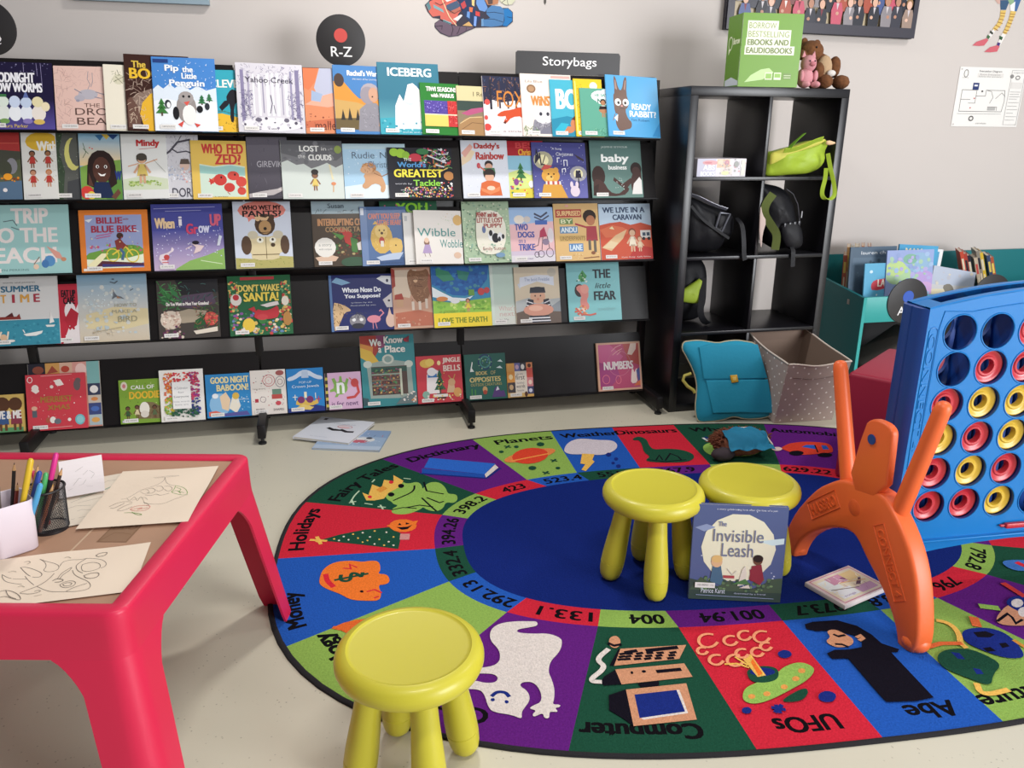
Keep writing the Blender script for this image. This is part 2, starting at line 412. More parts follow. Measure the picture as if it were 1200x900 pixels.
# ------------------------------------------------------------------ books
PAGES = mat('page_edges', 'ddd5c4', .85, bump=.3, bscale=900)
STICK = mat('barcode_sticker', attr=True, rough=.6)
def barcode(parent, x, z, y, w=.056, h=.016):
    sh = Sheet(w, h); sh.draw('b e6e2de'); rnd = random.Random(int(x*9999))
    q = .006
    while q < w-.006:
        d = rnd.uniform(.0006, .0022); sh.poly([(q, h*.35), (q+d, h*.35), (q+d, h*.72), (q, h*.72)], '8a8684'); q += d + rnd.uniform(.0008, .002)
    for i in sh.items: pass
    return link('barcode_label', sheet_mesh('barcode_label', sh, lambda a, b, l: (x+a, y-.0009-(.0001 if l == 1 and False else 0)-l*.00003, z+b)), STICK, parent)
def cover_geom(w, h, t, rnd=0):
    """boards and spine of a closed book standing on z=0, front at y=-t: verts, faces"""
    V, F = [], []
    def bx(x0, y0, z0, x1, y1, z1):
        b = len(V); V.extend([(x0, y0, z0), (x1, y0, z0), (x1, y1, z0), (x0, y1, z0), (x0, y0, z1), (x1, y0, z1), (x1, y1, z1), (x0, y1, z1)])
        F.extend([tuple(b+i for i in f) for f in ((0, 3, 2, 1), (4, 5, 6, 7), (0, 1, 5, 4), (1, 2, 6, 5), (2, 3, 7, 6), (3, 0, 4, 7))])
    bx(0, -t, 0, w, -t+.0018, h); bx(0, -.0018, 0, w, 0, h); bx(-.001, -t+.0004, .0005, .003, -.0004, h-.0005)
    return V, F
def book(label, w, h, t, art, M, group=None, sticker=(.07, .03), name='picture_book', corner=None, edge=None):
    b = thing(name, label, 'book', M=M, group=group)
    sh = Sheet(w, h).draw(art); body = edge or art.split('|')[0].split()[1]
    V, F = cover_geom(w, h, t)
    link('cover', sheet_mesh('cover', sh, lambda x, y, l: (x, -t-.00005-l*.00004, y), (V, F, body)), PRINT, b)
    MB().box(.004, -t+.0019, .003, w-.004, -.0019, h-.003).build('page_block', PAGES, b)
    if sticker: barcode(b, sticker[0]*w, sticker[1]*h, -t-.00005-sh.lay*.00004)
    # hinge groove beside the spine
    return b
GROUP = {1: 'picture books on the top display tier', 2: 'picture books on the second display tier', 3: 'picture books on the middle display tier',
         4: 'picture books on the fourth display tier', 5: 'board books on the lowest display tier'}
BOOKS=[
(1,1.2678,-1.475,0.242,0.252,0.0000,0.0000,'dark purple picture book with big white title letters and a row of glowing worms',
 'b 1d1638|g 0 45 5a4f9a 1d1638|s 1 26 20 82 98 99 1 8a86a8,6a668a|l 9890b8 .6 84 99 85 62|l 9890b8 .6 78 99 79 80|l 9890b8 .6 60 99 60 85|e 12 24 9 12 e8e6f0|e 29 24 9 12 e4e8e0|e 45 24 9 12 eef0f4|e 61 24 9 12 e8ecf4|e 78 24 10 12 eee4da|e 12 41 7 7 e9dcc0|e 29 41 8 8 dfe8dc|e 45 41 8 9 cdd8ee|e 61 40 8 8 c6d3ea|e 77 41 8 8 e8dcb0|e 88 34 6 7 f0e0bc|r 24 48 34 52 3f7a4a|p 6070a8 57 47 65 47 61 58|e 12 12 8 4 c05a80|e 30 12 7 4 78a058|e 62 12 7 4 8a7ab8|e 78 11 8 4 d8b860|T 41 77 68 15 f2f0f4 GOODNIGHT|T 46 62 78 14 f2f0f4 GLOW WORMS|t 44 5 36 5 e8c860 Aura Parker'),
(1,1.2665,-1.228,0.230,0.244,0.0000,0.0000,'pale pink picture book with a small grey bear floating in faint twigs',
 'b e3bfb3|k 3 60 2 4 22 96 13 .7 c79f98,b99088|k 4 30 22 70 96 96 12 .7 cfaaa2|k 9 40 72 4 98 96 13 .7 c79f98,b99088|l 8d8a96 .8 52 92 50 80 54 72 50 64|l 8d8a96 .8 58 90 58 76 55 68|e 50 56 15 8 b9b4bd|e 37 50 8 5 b3aeb8|l 8d8a96 1.4 62 60 78 55 84 60|l 8d8a96 1.4 40 58 30 64|e 34 46 3 2 9c97a5|l 8d8a96 1.4 60 52 70 50|t 55 39 24 6 6d5149 THE|t 60 29 62 11 5f463f DROP|t 62 14 62 11 5f463f BEAR'),
(1,1.2655,-1.053,0.171,0.253,0.0109,0.0000,'cream picture book with a child figure half hidden behind a brown cover',
 'b ebe3d0|e 30 78 12 8 d8d2b8|l 6a6a50 1 20 74 42 83|l 6a6a50 1 24 82 38 72|l 6a6a50 1 28 92 32 84|k 5 20 14 68 46 90 6 .8 8a8a68|e 66 58 14 16 5a4030|e 66 56 9 10 d8a880|p 5f8f9a 52 20 82 20 76 46 58 46|s 2 14 54 20 80 44 2 d0dce0,3f6f7a|r 60 12 64 22 d8a880|r 70 12 74 22 d8a880|t 50 6 50 4 8a8070 story'),
(1,1.2649,-0.978,0.232,0.295,0.0135,0.0000,'tall brown picture book with chunky yellow title and a huge yellow animal eye',
 'b 3b211b|p 8a7468 2 30 10 46 40 56 78 66 99 74 99 40 60 42 30 30 14 10|k 6 90 4 34 78 74 13 1.2 a58d80,5d453c,c4ad9c|p 6b4d42 2 4 20 4 22 26 8 44 2 40|e 66 22 46 34 e5b133|e 72 18 27 34 15100f|e 60 34 5 5 e8e0d0|T 22 87 22 9 d9b84a The|T 42 75 70 14 e8bb35 BOOK|k 7 22 4 10 30 40 12 1 d8c0a8'),
(1,1.2643,-0.879,0.230,0.287,0.0151,0.0074,'bright blue picture book with a grey penguin standing in snow',
 'b 4a86cc|p dfe8f2 0 56 8 62 16 57 26 64 34 58 46 66 58 56 70 62 84 56 100 60 100 0 0 0|p eef2f6 0 40 20 44 50 38 80 44 100 40 100 0 0 0|s 3 46 4 56 96 96 .9 dfe8f4|r 2 92 26 97 28407c|y 12 20 20 24 3f7d3d|y 76 36 14 14 3a7a4e|y 88 40 12 12 3a7a4e|e 22 36 5 6 30343c|e 23 35 3 4 f0f0f0|e 84 34 4 5 30343c|e 51 31 16 20 9a928f|e 34 24 5 9 1d1c20|e 72 30 5 5 1d1c20|e 55 22 11 14 f4f0ec|e 51 45 12 9 a59d9a|e 47 47 2 1.8 1c1c20|e 56 47 2 1.8 1c1c20|p dc5b50 47 39 57 41 52 34|p d9534a 36 9 46 14 42 5|p d9534a 62 11 72 9 66 5|r 10 7 30 10 e9ecf0|T 31 84 22 11 f4f6f8 Pip|T 56 84 17 8 f4f6f8 the|T 58 75 24 8 f4f6f8 Little|T 54 64 56 11 f4f6f8 Penguin'),
(1,1.2631,-0.710,0.258,0.246,0.0000,0.0000,'teal and yellow picture book showing a black animal leg between two blue covers',
 'b 39a6b8|p e9b93a 0 28 30 30 60 22 100 24 100 0 0 0|k 8 40 4 4 96 20 4 .8 7a5a20|l 5a5a20 1 0 32 30 34 60 26 100 28|p 23222a 36 54 42 66 48 70 58 62 55 50 48 44 47 14 41 18 43 42|p 23222a 26 40 34 50 42 52 40 44 30 34|l 3a8a90 1 24 30 34 34 40 30|T 40 78 52 13 f2efe6 CLEVER'),
(1,1.2622,-0.572,0.255,0.276,0.0140,0.0000,'grey and lilac picture book with pale misty tree trunks and a thin dark title',
 'b d3cfd6|k 10 160 2 66 98 98 5 .8 6d6588,8d86a0,b3adc0,4c4668|r 6 8 11 90 8a82a2|r 16 26 19 84 a9a2b8|r 24 26 26 84 efedf0|r 32 24 35 84 f1eff2|r 38 28 40 80 9a94aa|r 44 24 48 86 f4f2f4|r 52 24 55 86 eeecf0|r 59 24 63 86 f6f4f6|r 67 26 69 80 a8a2b4|r 72 24 76 84 eceaf0|r 80 18 83 90 9690ac|r 88 8 94 92 837c9c|k 11 70 4 20 22 60 8 1 5d567a,8780a0|k 12 70 76 20 97 60 8 1 5d567a,8780a0|l 4a4560 1.2 48 28 52 42 50 54|l 4a4560 1 56 28 54 40|e 50 12 46 10 e6e3e8|s 4 34 6 4 94 22 2.5 c5c0cb,8f899c,55505f|e 30 18 5 3 6a6575|e 72 18 4 3 6a6575|t 49 76 72 8 3a3446 Yahoo Creek|t 52 5 16 3 55505f a story'),
(1,1.2608,-0.314,0.181,0.265,0.0000,0.0000,'narrow orange and pale blue painted landscape cover',
 'b d98a63|p b7b9cc 36 100 100 100 100 60 70 62 30 56 22 70|p e8a890 0 44 30 56 60 62 100 60 100 48 50 40|p e07a52 0 100 34 100 24 78 10 66 0 70|p 9fb0cc 16 66 40 60 34 48 14 50|p c96f50 0 18 100 26 100 10 0 8|s 5 10 2 8 60 30 2 8a3f30|t 48 12 56 14 5a2a22 mallee'),
(1,1.2599,-0.197,0.226,0.280,0.0103,0.0000,'blue and ochre picture book with a woman in a pale headscarf looking sideways',
 "b 4a7fb8|p d7913f 0 76 16 78 34 60 44 52 74 50 100 62 100 10 0 10|e 10 78 9 10 4a3a34|p c7a060 0 50 40 46 60 40 60 14 0 14|p 6a5a3a 0 22 60 24 60 6 0 6|p 34302c 10 20 14 36 18 20|p 34302c 22 20 26 38 30 20|p 34302c 36 20 40 36 44 20|p 8d8a92 40 4 44 36 58 46 74 46 94 24 96 4|e 64 61 17 14 a79fa6|e 60 57 14 13 958d95|e 70 58 9 11 c79a80|e 68 55 1.5 1.2 3a2a24|p c79a80 76 12 84 34 90 34 92 10|k 13 30 46 4 80 40 6 1 a9a6ae,77747c|T 52 89 54 8 f0eee8 Rachel's War|t 56 80 44 3 e8e4dc the story of her journey"),
(1,1.2587,-0.018,0.254,0.298,0.0096,0.0000,'tall teal picture book with a white iceberg in pale green water',
 'b 39758a|g 0 50 6fb6bf 39758a|p 3fa3b4 0 22 30 24 60 18 100 20 100 0 0 0|q f0f2f2 24 8 26 40 34 56 40 46 48 70 56 72 62 68 70 60 76 8|p d3dde0 44 8 46 36 60 40 60 8|p c9d6dc 38 46 50 40 72 50 56 44|s 6 40 2 4 96 22 2 7cc3cc,2f8fa5,d6eef0|T 52 87 72 12 e8eeee ICEBERG|t 60 3 50 2.5 dde6e6 words and pictures'),
(1,1.2579,0.153,0.165,0.216,0.0147,0.0000,'small green book with a purple and yellow painted panel and white title',
 'b 2f7a33|r 8 40 94 66 5a4a9a|s 7 120 10 42 92 64 1.4 2c2a70,a9a2e0,40389a|r 8 16 68 40 dcc86a|r 68 16 94 66 c23a3a|k 14 30 70 18 92 64 6 1.6 e08a80,8a2020|r 8 38 94 40 e8e0c0|T 54 88 80 9 f0f0e6 TIWI SEASONS|T 56 76 60 8 f0f0e6 with MARIUS'),
(1,1.2570,0.306,0.149,0.209,0.0085,0.0000,'small cream and brown book with a pink cap over sleeping hills',
 'b 8a7a62|r 0 70 100 100 cfc296|r 0 50 100 70 3c4a44|p b0567a 10 44 40 54 76 58 80 50 60 46 30 40|p a58058 0 20 20 34 60 40 100 36 100 0 0 0|l d9c090 2 6 24 34 36 70 38|l 6a4a34 1.4 10 12 40 26 76 24|t 70 84 44 9 5a503c I Rem'),
(1,1.2561,0.419,0.200,0.254,0.0094,0.0000,'winter forest picture book with a red fox walking over snow',
 'b e5dcdc|p 2d2f44 0 100 100 100 100 52 70 60 40 56 20 60 0 52|k 15 80 2 58 98 98 9 1.2 5d4e60,8a6a58,3b5070,a06a48|r 14 44 19 94 2a2a38|r 34 46 38 92 4a3a40|r 52 46 56 94 332f3e|r 70 46 74 94 2a2a38|r 86 46 90 92 4a3a40|t 60 62 60 28 c9803c FOX|p c9502f 26 34 40 42 60 44 80 50 96 46 90 36 96 20 90 18 84 34 60 32 46 20 40 22 50 34 36 32|p 5a2a20 40 22 46 20 48 26|p f0e8e4 84 36 92 34 88 28|e 8 56 6 5 d2504a|e 6 14 8 6 cf4a44|e 4 30 4 4 d2504a|s 8 20 4 6 96 30 1.4 cdbfc6,f4f0f0|t 60 8 40 3 7a6a70 a circle'),
(1,1.2550,0.586,0.228,0.269,0.0089,0.0000,'cream picture book with an orange title and a round brown medal above a grey creature',
 'b ebdcd2|e 20 76 9 7 8a6a50|e 20 76 6 4.6 b08a68|t 26 88 34 4 8a7468 Lila Blue|p 8d8a94 16 4 22 26 40 32 66 26 74 4|e 42 34 20 14 dcd8da|e 36 36 3 3 3a3a44|e 50 36 3 3 3a3a44|k 16 40 22 10 70 28 7 1 5a5862,c8c6cc|p 7c7a88 30 4 40 14 60 16 70 4|k 17 24 2 2 30 14 9 1.4 6a8a5a|s 9 8 60 78 96 92 1.6 c98a50|p d8a8a0 60 94 98 94 98 98 60 98|T 52 57 68 16 d08a48 WiNSTON'),
(1,1.2543,0.715,0.173,0.246,0.0113,0.0045,'narrow aqua book with huge white letters and a swimming child',
 'b 4badc4|T 56 66 86 36 f2f4f2 BOB|p 2f8aa8 0 30 40 36 100 28 100 0 0 0|e 66 22 18 12 c9825c|p 6a3a2c 50 30 60 36 84 34 88 24 76 28|e 44 12 14 6 c9825c|p 38b0c8 6 10 24 24 44 22 30 8|p e8e4d8 60 10 90 16 94 4 64 2'),
(1,1.2538,0.821,0.130,0.251,0.0145,0.0094,'yellow picture book mostly hidden behind a small green one',
 'b ecc32f|r 3 4 7 96 f6e08a|k 18 40 8 8 30 90 3 2 4a4020|e 70 88 14 7 f2f0e0|e 74 10 20 8 2c2a24|p 3a3428 84 60 96 64 96 40 86 44'),
(1,1.2535,0.845,0.169,0.209,0.0210,0.0143,'small sea green book with a boy and a white speech cloud',
 'b 62a58f|e 56 84 26 12 f2f4f0|e 74 88 20 12 f2f4f0|e 66 76 24 10 f2f4f0|T 60 86 40 6 5aa08a HE SAYS|T 62 74 30 10 3c7a6a NILS|m 62 40 38 b5805c f0f0ee 2a2020|e 62 55 12 7 b5805c|p 2a2020 50 56 52 63 72 63 74 57|k 19 46 12 2 70 16 6 1.6 3f7f68,7fbfa0'),
(1,1.2525,0.964,0.253,0.269,0.0271,0.0000,'sky blue picture book with a tall brown rabbit staring beside a white title',
 'b 55a5d8|p 6f564c 14 36 12 66 16 72 15 98 19 98 24 76 30 76 36 98 41 97 38 70 42 58 40 48 34 44 38 30 46 24 44 14 36 12 22 8 16 16 14 26 20 38|p a98a7e 17 92 17 78 21 76 19 92|p a98a7e 37 92 34 78 36 76 39 92|e 21 56 6 6 f4f0ea|e 36 56 6 6 f4f0ea|e 22 55 2.4 2.6 1c1818|e 35 55 2.4 2.6 1c1818|e 28 50 2 1.4 d89a94|l 4a362e 1 24 46 33 46|l 8a7064 1.5 14 36 10 26|p f0f0f0 12 30 20 36 18 24|T 66 50 38 10 f2f6f8 READY|T 68 38 52 10 f2f6f8 RABBIT?|t 62 28 36 4 2d5f88 Tim Robert|p 3f8dc4 84 2 100 26 100 2'),
(2,1.0123,-1.579,0.194,0.256,0.0000,0.0000,'dark red and green picture book with a small campfire between hills',
 'b 4a4a40|p a83a38 0 74 40 76 100 72 100 100 0 100|p 5a5f48 0 40 30 62 60 52 100 60 100 24 0 24|e 84 50 10 12 8c8a90|e 72 46 12 12 4a4c3e|p 57708a 0 24 100 28 100 0 0 0|s 10 16 40 26 96 34 3 e08a30,8a3a20|e 76 34 8 5 f0a030|l d06a58 1 40 84 98 84|e 70 14 4 3 e8e0e0'),
(2,1.0115,-1.379,0.122,0.261,0.0000,0.0090,'narrow white book with a yellow sun circle and four children in red',
 'b e4e2dc|e 60 85 48 14 dfb43c|T 74 78 60 15 f6f2e8 With|e 30 60 7 5 2a2020|m 30 46 26 8a5a40 c2413a 2a2020|m 76 46 26 9a6a4c c2413a 2a2020|m 30 18 26 c99070 c2413a 6a3a20|m 76 18 26 c99070 c2413a c27a3a|k 20 20 88 20 98 70 4 1 b0a890'),
(2,1.0106,-1.279,0.137,0.266,0.0000,0.0000,'dark green and grey book with a yellow crescent moon and a leafy trunk',
 'b 5c5d58|p 3d4c3a 0 0 26 0 34 40 22 70 34 100 0 100|k 21 60 4 4 34 96 5 1.2 71876a,55694f,93a68a|e 57 66 22 24 d6cf7a|e 68 70 21 22 5c5d58|s 11 24 40 20 98 96 .9 b8b8ae|p 47484a 36 0 40 26 100 34 100 0|p c8b4b0 74 22 86 26 98 22 88 18'),
(2,1.0098,-1.176,0.145,0.261,0.0097,0.0000,'picture book with a large smiling girl with long black hair',
 'b 8ab0c8|g 50 100 e8c890 7fb6d6|p 7aa04a 0 48 40 56 100 60 100 0 0 0|p 5c8a3c 60 30 100 44 100 0 60 0|l 3a5a34 1.4 10 84 16 70 8 62|l 3a5a34 1.4 10 76 22 68|s 12 3 20 72 32 80 2.4 d0503a|p 3f6f9a 40 96 52 88 64 98|p d8b850 56 98 68 90 80 98|p 2f4a7a 70 98 84 90 98 98|e 52 50 34 24 2b1d1a|p 2b1d1a 18 52 14 22 36 16 40 40|p 2b1d1a 86 52 88 24 70 16 64 40|p 5a3a30 20 40 18 20 30 20|e 52 44 22 20 54342a|e 42 49 4 2.6 f4f0ec|e 62 49 4 2.6 f4f0ec|e 42.6 48.8 2 2 14100e|e 61.6 48.8 2 2 14100e|p f4f0ec 42 40 52 37 62 39 58 35 48 35|p 1f2b4c 24 2 34 26 68 26 80 2|p 6b4436 72 4 90 16 96 10 82 0|e 14 10 16 10 cf4038|e 24 6 10 6 d8c048|T 92 36 16 14 2c3c80 W'),
(2,1.0086,-1.026,0.167,0.258,0.0000,0.0093,'white picture book with a yellow dressed child on grass and red hand lettering',
 'b e6e6e2|p d4dcc0 0 30 50 36 100 30 100 14 0 14|s 13 60 14 20 84 27 3 a9c070,c3d48c,8fab55|m 44 24 46 d8a888 d8bf6a 3a342c|e 44 64 12 6 4a443c|l d8a888 2.5 36 54 14 50|l d8a888 2.5 52 54 78 60|T 60 84 52 13 c23a3c Mindy|l c23a3c 1 40 76 80 78|l 8a8a80 .8 70 60 96 40'),
(2,1.0076,-0.894,0.153,0.258,0.0000,0.0000,'pale grey book with a dark branching tree and a sleeping face in its twigs',
 'b cfcdd2|r 0 0 12 100 5f708a|k 22 120 14 26 98 98 8 1 8d8a94,aaa7b0,77747e|l 4f4b55 5 12 66 30 74 50 88 80 92|l 4f4b55 3.5 34 78 48 72 70 74 96 68|l 4f4b55 3 20 72 18 92|l 5f5b65 2 50 88 60 98|e 64 52 12 8 d8b8a8|p 5d5048 52 54 56 62 74 62 78 54|s 14 30 14 28 60 50 3 a9b4cc,dfe0e8|s 15 24 56 26 96 44 2.4 e0a8a0,f2f0f2|e 90 36 9 5 3a5a9a|t 62 10 62 14 3c3a48 DORA'),
(2,1.0064,-0.769,0.210,0.236,0.0086,0.0000,'yellow and mint picture book with red title and red cartoon fish',
 'b e2bd5d|p cfe0cf 14 60 40 56 70 60 96 56 96 4 14 4|p 9cc8c0 14 58 40 54 70 58 96 54 96 40 14 44|p d96a50 28 30 40 38 38 26|e 50 33 12 10 c93f38|p c93f38 40 30 30 36 32 24|e 74 40 11 8 cf4a40|e 88 30 10 9 cf4a40|e 66 20 10 8 c93f38|e 88 14 8 7 cf4a40|l a83a34 1.2 62 12 66 8|l a83a34 1.2 84 22 88 18|e 52 37 1.6 2 1c1410|e 77 42 1.6 2 1c1410|T 38 86 38 17 c53e3a WHO|T 80 86 30 17 c53e3a FED|T 66 68 48 18 c53e3a ZED?|t 46 4 34 3 8a7a50 by a writer'),
(2,1.0050,-0.556,0.159,0.253,0.0000,0.0000,'charcoal book with a dull silver title and a pale streak of light',
 'b 57525a|g 0 100 45414a 6b6670|k 23 40 2 4 98 96 12 1.4 5f5a64,4a454f,736e78|p b8b0b0 0 8 30 12 70 16 100 24 100 18 60 6 0 2|p d8d0cc 70 14 100 22 100 14|t 54 56 62 10 b9b6bc GIREVIK'),
(2,1.0036,-0.423,0.246,0.241,0.0083,0.0000,'pale green grey picture book with dark storm clouds and a small child looking up',
 'b cfd6cf|p 77777a 0 100 100 100 100 60 88 54 74 62 60 56 48 52 36 60 24 58 10 66 0 62|p 606064 0 78 30 70 60 66 90 66 100 74 100 100 0 100|s 16 30 4 62 96 96 4 6a6a6e,848487|e 93 85 6 7 8a9c4c|l e6dcb4 3 78 58 82 34|m 53 14 32 8a5f45 e0c46a 302a28|e 53 46 6 5 302a28|l d8a060 1.4 82 12 83 28|e 83 26 4 3 d88a60|T 46 86 32 10 ebebe6 LOST|t 70 86 8 6 e0e0dc in|t 33 73 12 7 e0e0dc the|T 63 71 38 10 ebebe6 CLOUDS'),
(2,1.0016,-0.174,0.259,0.230,0.0000,0.0000,'light blue picture book with a dancing ginger curly figure',
 'b a9cbe2|r 0 90 100 100 b4ccd6|p d9e6ec 0 22 40 28 100 20 100 0 0 0|s 17 40 6 30 96 88 .8 e8f0f4|p c99a72 30 44 44 52 56 50 62 36 66 22 62 10 56 12 58 24 46 28 34 16 26 22 34 32|e 40 56 12 9 c38a58|e 36 52 10 7 d8a880|l 9a6a48 1.4 48 46 60 40 72 46|k 24 30 28 48 52 66 5 1 a06a40,d8a878|p b03a34 68 54 80 58 78 52|t 32 79 36 12 5a6a80 Rudie|t 64 79 10 11 5a6a80 N|t 62 62 46 12 6a8098 Christmas'),
(2,1.0001,0.009,0.275,0.216,0.0102,0.0000,'black picture book crammed with bright fishing lures around a yellow and blue title',
 "b 191a26|s 18 60 50 60 96 98 2.4 c23a50,3f8a50,d8d8d8,8a3a7a,d08a40|k 25 40 50 60 98 98 8 1.8 d8d8e0,c25a40,5a8a50|s 19 160 20 2 98 22 1.6 c25a50,d89a40,8a4a8a,4a8a6a,e0d0b0|e 10 90 7 8 9cc83c|e 20 88 8 9 9cc83c|e 28 84 6 8 8cb838|l d8b870 1.6 92 60 76 50|e 93 44 8 9 b07a48|e 42 80 10 8 c23a4a|e 54 92 10 6 3a7a4a|l d8d8e0 2 62 84 90 70|l d8d8e0 2 74 66 86 62|t 30 76 12 6 e8e8f0 THE|T 36 66 44 11 5aa0d8 World's|T 46 49 76 16 e8d84a GREATEST|T 58 30 42 12 8cc84a Tackle|t 22 28 26 4 c8c8d0 words by|t 30 16 26 4 c8c8d0 art by me|s 20 10 80 16 98 34 2 d85a5a,f0f0f0"),
(2,0.9980,0.326,0.203,0.251,0.0000,0.0000,'pale blue picture book with an orange jumpered parent carrying a child on the shoulders',
 "b d5d8e0|p e6cfae 0 70 16 86 30 80 20 66 0 56|p dfa89a 0 78 20 94 26 88 8 70|s 21 30 10 10 96 66 1 eef2f6,b8c0cc|e 58 58 9 7 2d2524|e 58 54 8 6 d0a088|p 4f7a5a 44 42 46 52 70 52 72 42|e 58 41 13 10 3a302c|e 58 36 10 8 d8aa90|p 3a302c 48 40 50 46 66 46 68 40|p d06a3e 34 4 40 26 52 30 66 30 80 26 84 4|p e0885a 38 18 58 12 80 20 78 12 58 6 40 12|e 36 56 4 5 c04a5a|l d06a5a 3 36 56 48 48|e 60 17 9 4 e8c8b0|T 56 89 56 13 b5423e Daddy's|T 62 73 62 13 b5423e Rainbow|t 20 8 20 3 8a8a98 by me"),
(2,0.9965,0.530,0.162,0.251,0.0000,0.0000,'red topped festive book with a green tree on a snowy meadow',
 'b c5d4dc|r 0 74 100 100 a3242e|p 8ab8cc 0 74 100 74 100 46 0 50|p cfdc8a 0 44 30 50 60 40 100 44 100 14 0 14|y 34 30 30 32 3f7a48|p d8c84a 0 14 100 20 100 0 0 0|s 22 40 4 6 96 34 4 e8e070,8a5a9a,4a8a50,d86a4a|e 20 28 7 6 8a4a8a|e 62 24 8 6 f0f0f0|p b8863a 68 52 90 58 94 46 80 44|T 58 92 70 10 c8484a BEST|T 60 80 60 11 e0a03c Christmas'),
(2,0.9954,0.638,0.250,0.246,0.0095,0.0000,'indigo picture book with a yellow bear in striped scarf under glowing lamps',
 'b 494a86|g 0 60 6a6aa8 3e3f7a|e 20 68 18 16 a9a48a|e 20 68 10 10 e4dcae|e 84 44 16 14 9a98a0|e 84 44 9 9 e4dcae|l 2a2838 2.4 14 80 16 60 22 60|l 2a2838 1.6 24 76 18 60|p 2a2838 8 90 14 72 4 60|p 2a2838 78 36 90 36 88 50 80 50|l 2a2838 2 84 36 84 14|p 3a3038 78 80 96 70 96 66 84 72|s 23 60 4 4 96 96 .9 d8d8ec|e 32 40 17 14 d29b45|e 22 52 5 5 d29b45|e 42 50 5 5 d29b45|p d29b45 12 0 18 24 34 30 50 26 62 0|e 30 36 7 5 e2b868|e 28 43 1.6 1.6 1c1410|e 38 43 1.6 1.6 1c1410|e 33 38 2 1.6 3a2a1c|p c0504a 14 50 22 60 36 58 28 52|p e2dcd4 22 30 50 30 50 24 22 24|r 25 24 29 30 b8504a|r 34 24 38 30 b8504a|r 43 24 47 30 b8504a|e 76 12 9 10 d8c8d4|e 70 24 3 6 d8c8d4|e 80 24 3 6 d8c8d4|l e8e8f4 1.4 46 64 46 72 50 72|l e8e8f4 1.4 58 58 58 68 64 68 64 58|l e8e8f4 1.4 54 46 54 52 60 53 60 47|t 46 88 18 5 e4e4f0 A Song|t 60 79 32 6 e4e4f0 Christmas'),
(2,0.9933,0.909,0.243,0.258,0.0000,0.0000,'slate green picture book with white lettering and two dark skinned figures reaching hands',
 'b 5c7b76|g 0 100 6a8880 56746f|e 14 38 13 18 3c2b28|p 4a3430 2 4 4 34 22 30 34 10 50 6 60 12 68 20 74 14 60 2|p 4a3430 44 36 60 24 76 34 82 30 66 14 42 30|e 88 50 11 12 2e2220|p 4a3430 76 30 82 44 98 44 98 20 78 12|e 88 46 8 8 4a3430|p e4e0dc 78 6 82 24 94 36 98 30 98 6|p 3c2b28 4 20 14 24 10 4 2 4|s 24 20 46 14 64 34 .9 c8d0cc|t 48 88 52 4 d0dcd6 JASMINE SEYMOUR|T 48 67 54 18 eef0ec baby|T 52 53 36 8 eef0ec business'),
(3,0.7264,-1.587,0.332,0.272,0.0000,0.0000,'large mint picture book with huge pale block letters about the seaside',
 'b 9fc9c6|T 58 84 40 22 e9dfdb TRIP|T 48 56 78 22 e9dfdb TO THE|T 44 27 82 23 e9dfdb BEACH|l 5a6a70 1 30 76 40 78 44 70|l 5a6a70 1 38 68 46 64|p d89a8c 74 40 88 30 92 20 84 22|e 77 18 6 8 5a8ec0|e 72 14 4 6 4a7ab0|e 92 20 3 3 c88a6a|l 8a7060 1 60 14 66 24|e 62 10 3 4 e8c8b0|t 34 6 40 3 6a8a8a GWYN PERKINS'),
(3,0.7249,-1.218,0.254,0.249,0.0000,0.0000,'orange bordered picture book showing a child riding a yellow bicycle',
 'b df7f35|r 8 6 91 92 9aa4cc|p e6ead0 8 24 20 30 40 34 60 40 91 42 91 6 8 6|p 6f9a44 8 30 24 34 50 40 70 44 91 40 91 24 8 18|s 25 24 8 34 90 44 2 5c8a3c,9aba54,c05a7a|p efe6b8 8 10 30 30 40 30 20 6|p 5a2f3c 30 18 91 13 91 9 20 8|p 3f3a78 30 13 91 10 91 8 30 8|p e4e6ea 8 84 20 86 14 80|p e4e6ea 64 66 80 68 88 64|o 46 27 9 10 1.6 dfc64a|o 75 25 9 10 1.6 dfc64a|l dfc64a 2.4 46 28 58 36 66 40 75 26|l dfc64a 2.4 58 36 62 22|p 8a3f3a 50 50 58 54 66 42 60 34 52 36|l 4a6a8a 4 58 36 62 30 60 20|l 8a3f3a 2 62 46 68 40|e 58 58 5 5 4a3128|s 26 20 12 38 88 56 1 c04a6a,f0e0a0|T 44 83 38 10 a8364a BILLIE|t 68 85 8 3 a8364a and the|T 50 69 66 11 a8364a BLUE BIKE|l c05a88 1.4 24 54 44 58|l c05a88 1.4 24 58 46 62|r 3 2 24 6 efe6da'),
(3,0.7234,-0.949,0.273,0.271,0.0000,0.0000,'violet night picture book with dancing children over a green hill',
 'b 4b4e98|g 0 60 c9b3cc 5557a0|p 8db462 30 2 50 14 76 22 100 32 100 0 30 0|l d8e8c0 1 66 14 96 8|s 27 90 4 20 96 66 .9 e8e8f8,c8c8ec|p e4d4dc 4 22 24 28 26 36 30 30 20 24 18 10 24 6 16 4|e 18 20 4 4 c04a4a|l c85a5a 1.4 12 16 20 16|l c85a5a 1.4 12 12 20 12|p e0c8c8 54 40 62 38 72 36 66 28 56 24 60 34|e 60 41 5 3 2a2230|p d8dce8 90 36 94 52 98 50 94 36|l d8c0c8 1.4 46 32 54 36|T 18 71 28 16 e8c8a0 When|T 40 74 5 14 e8e0e8 i|T 56 62 17 16 d0486a Gr|T 73 61 16 11 d8d8f0 ow|T 90 75 16 18 d0607a UP|l a8a8d8 .8 4 93 90 95|l a8a8d8 .8 20 89 70 90'),
(3,0.7219,-0.633,0.230,0.285,0.0000,0.0000,'pale blue picture book with a grumpy bear in scout shirt under a pink bubble',
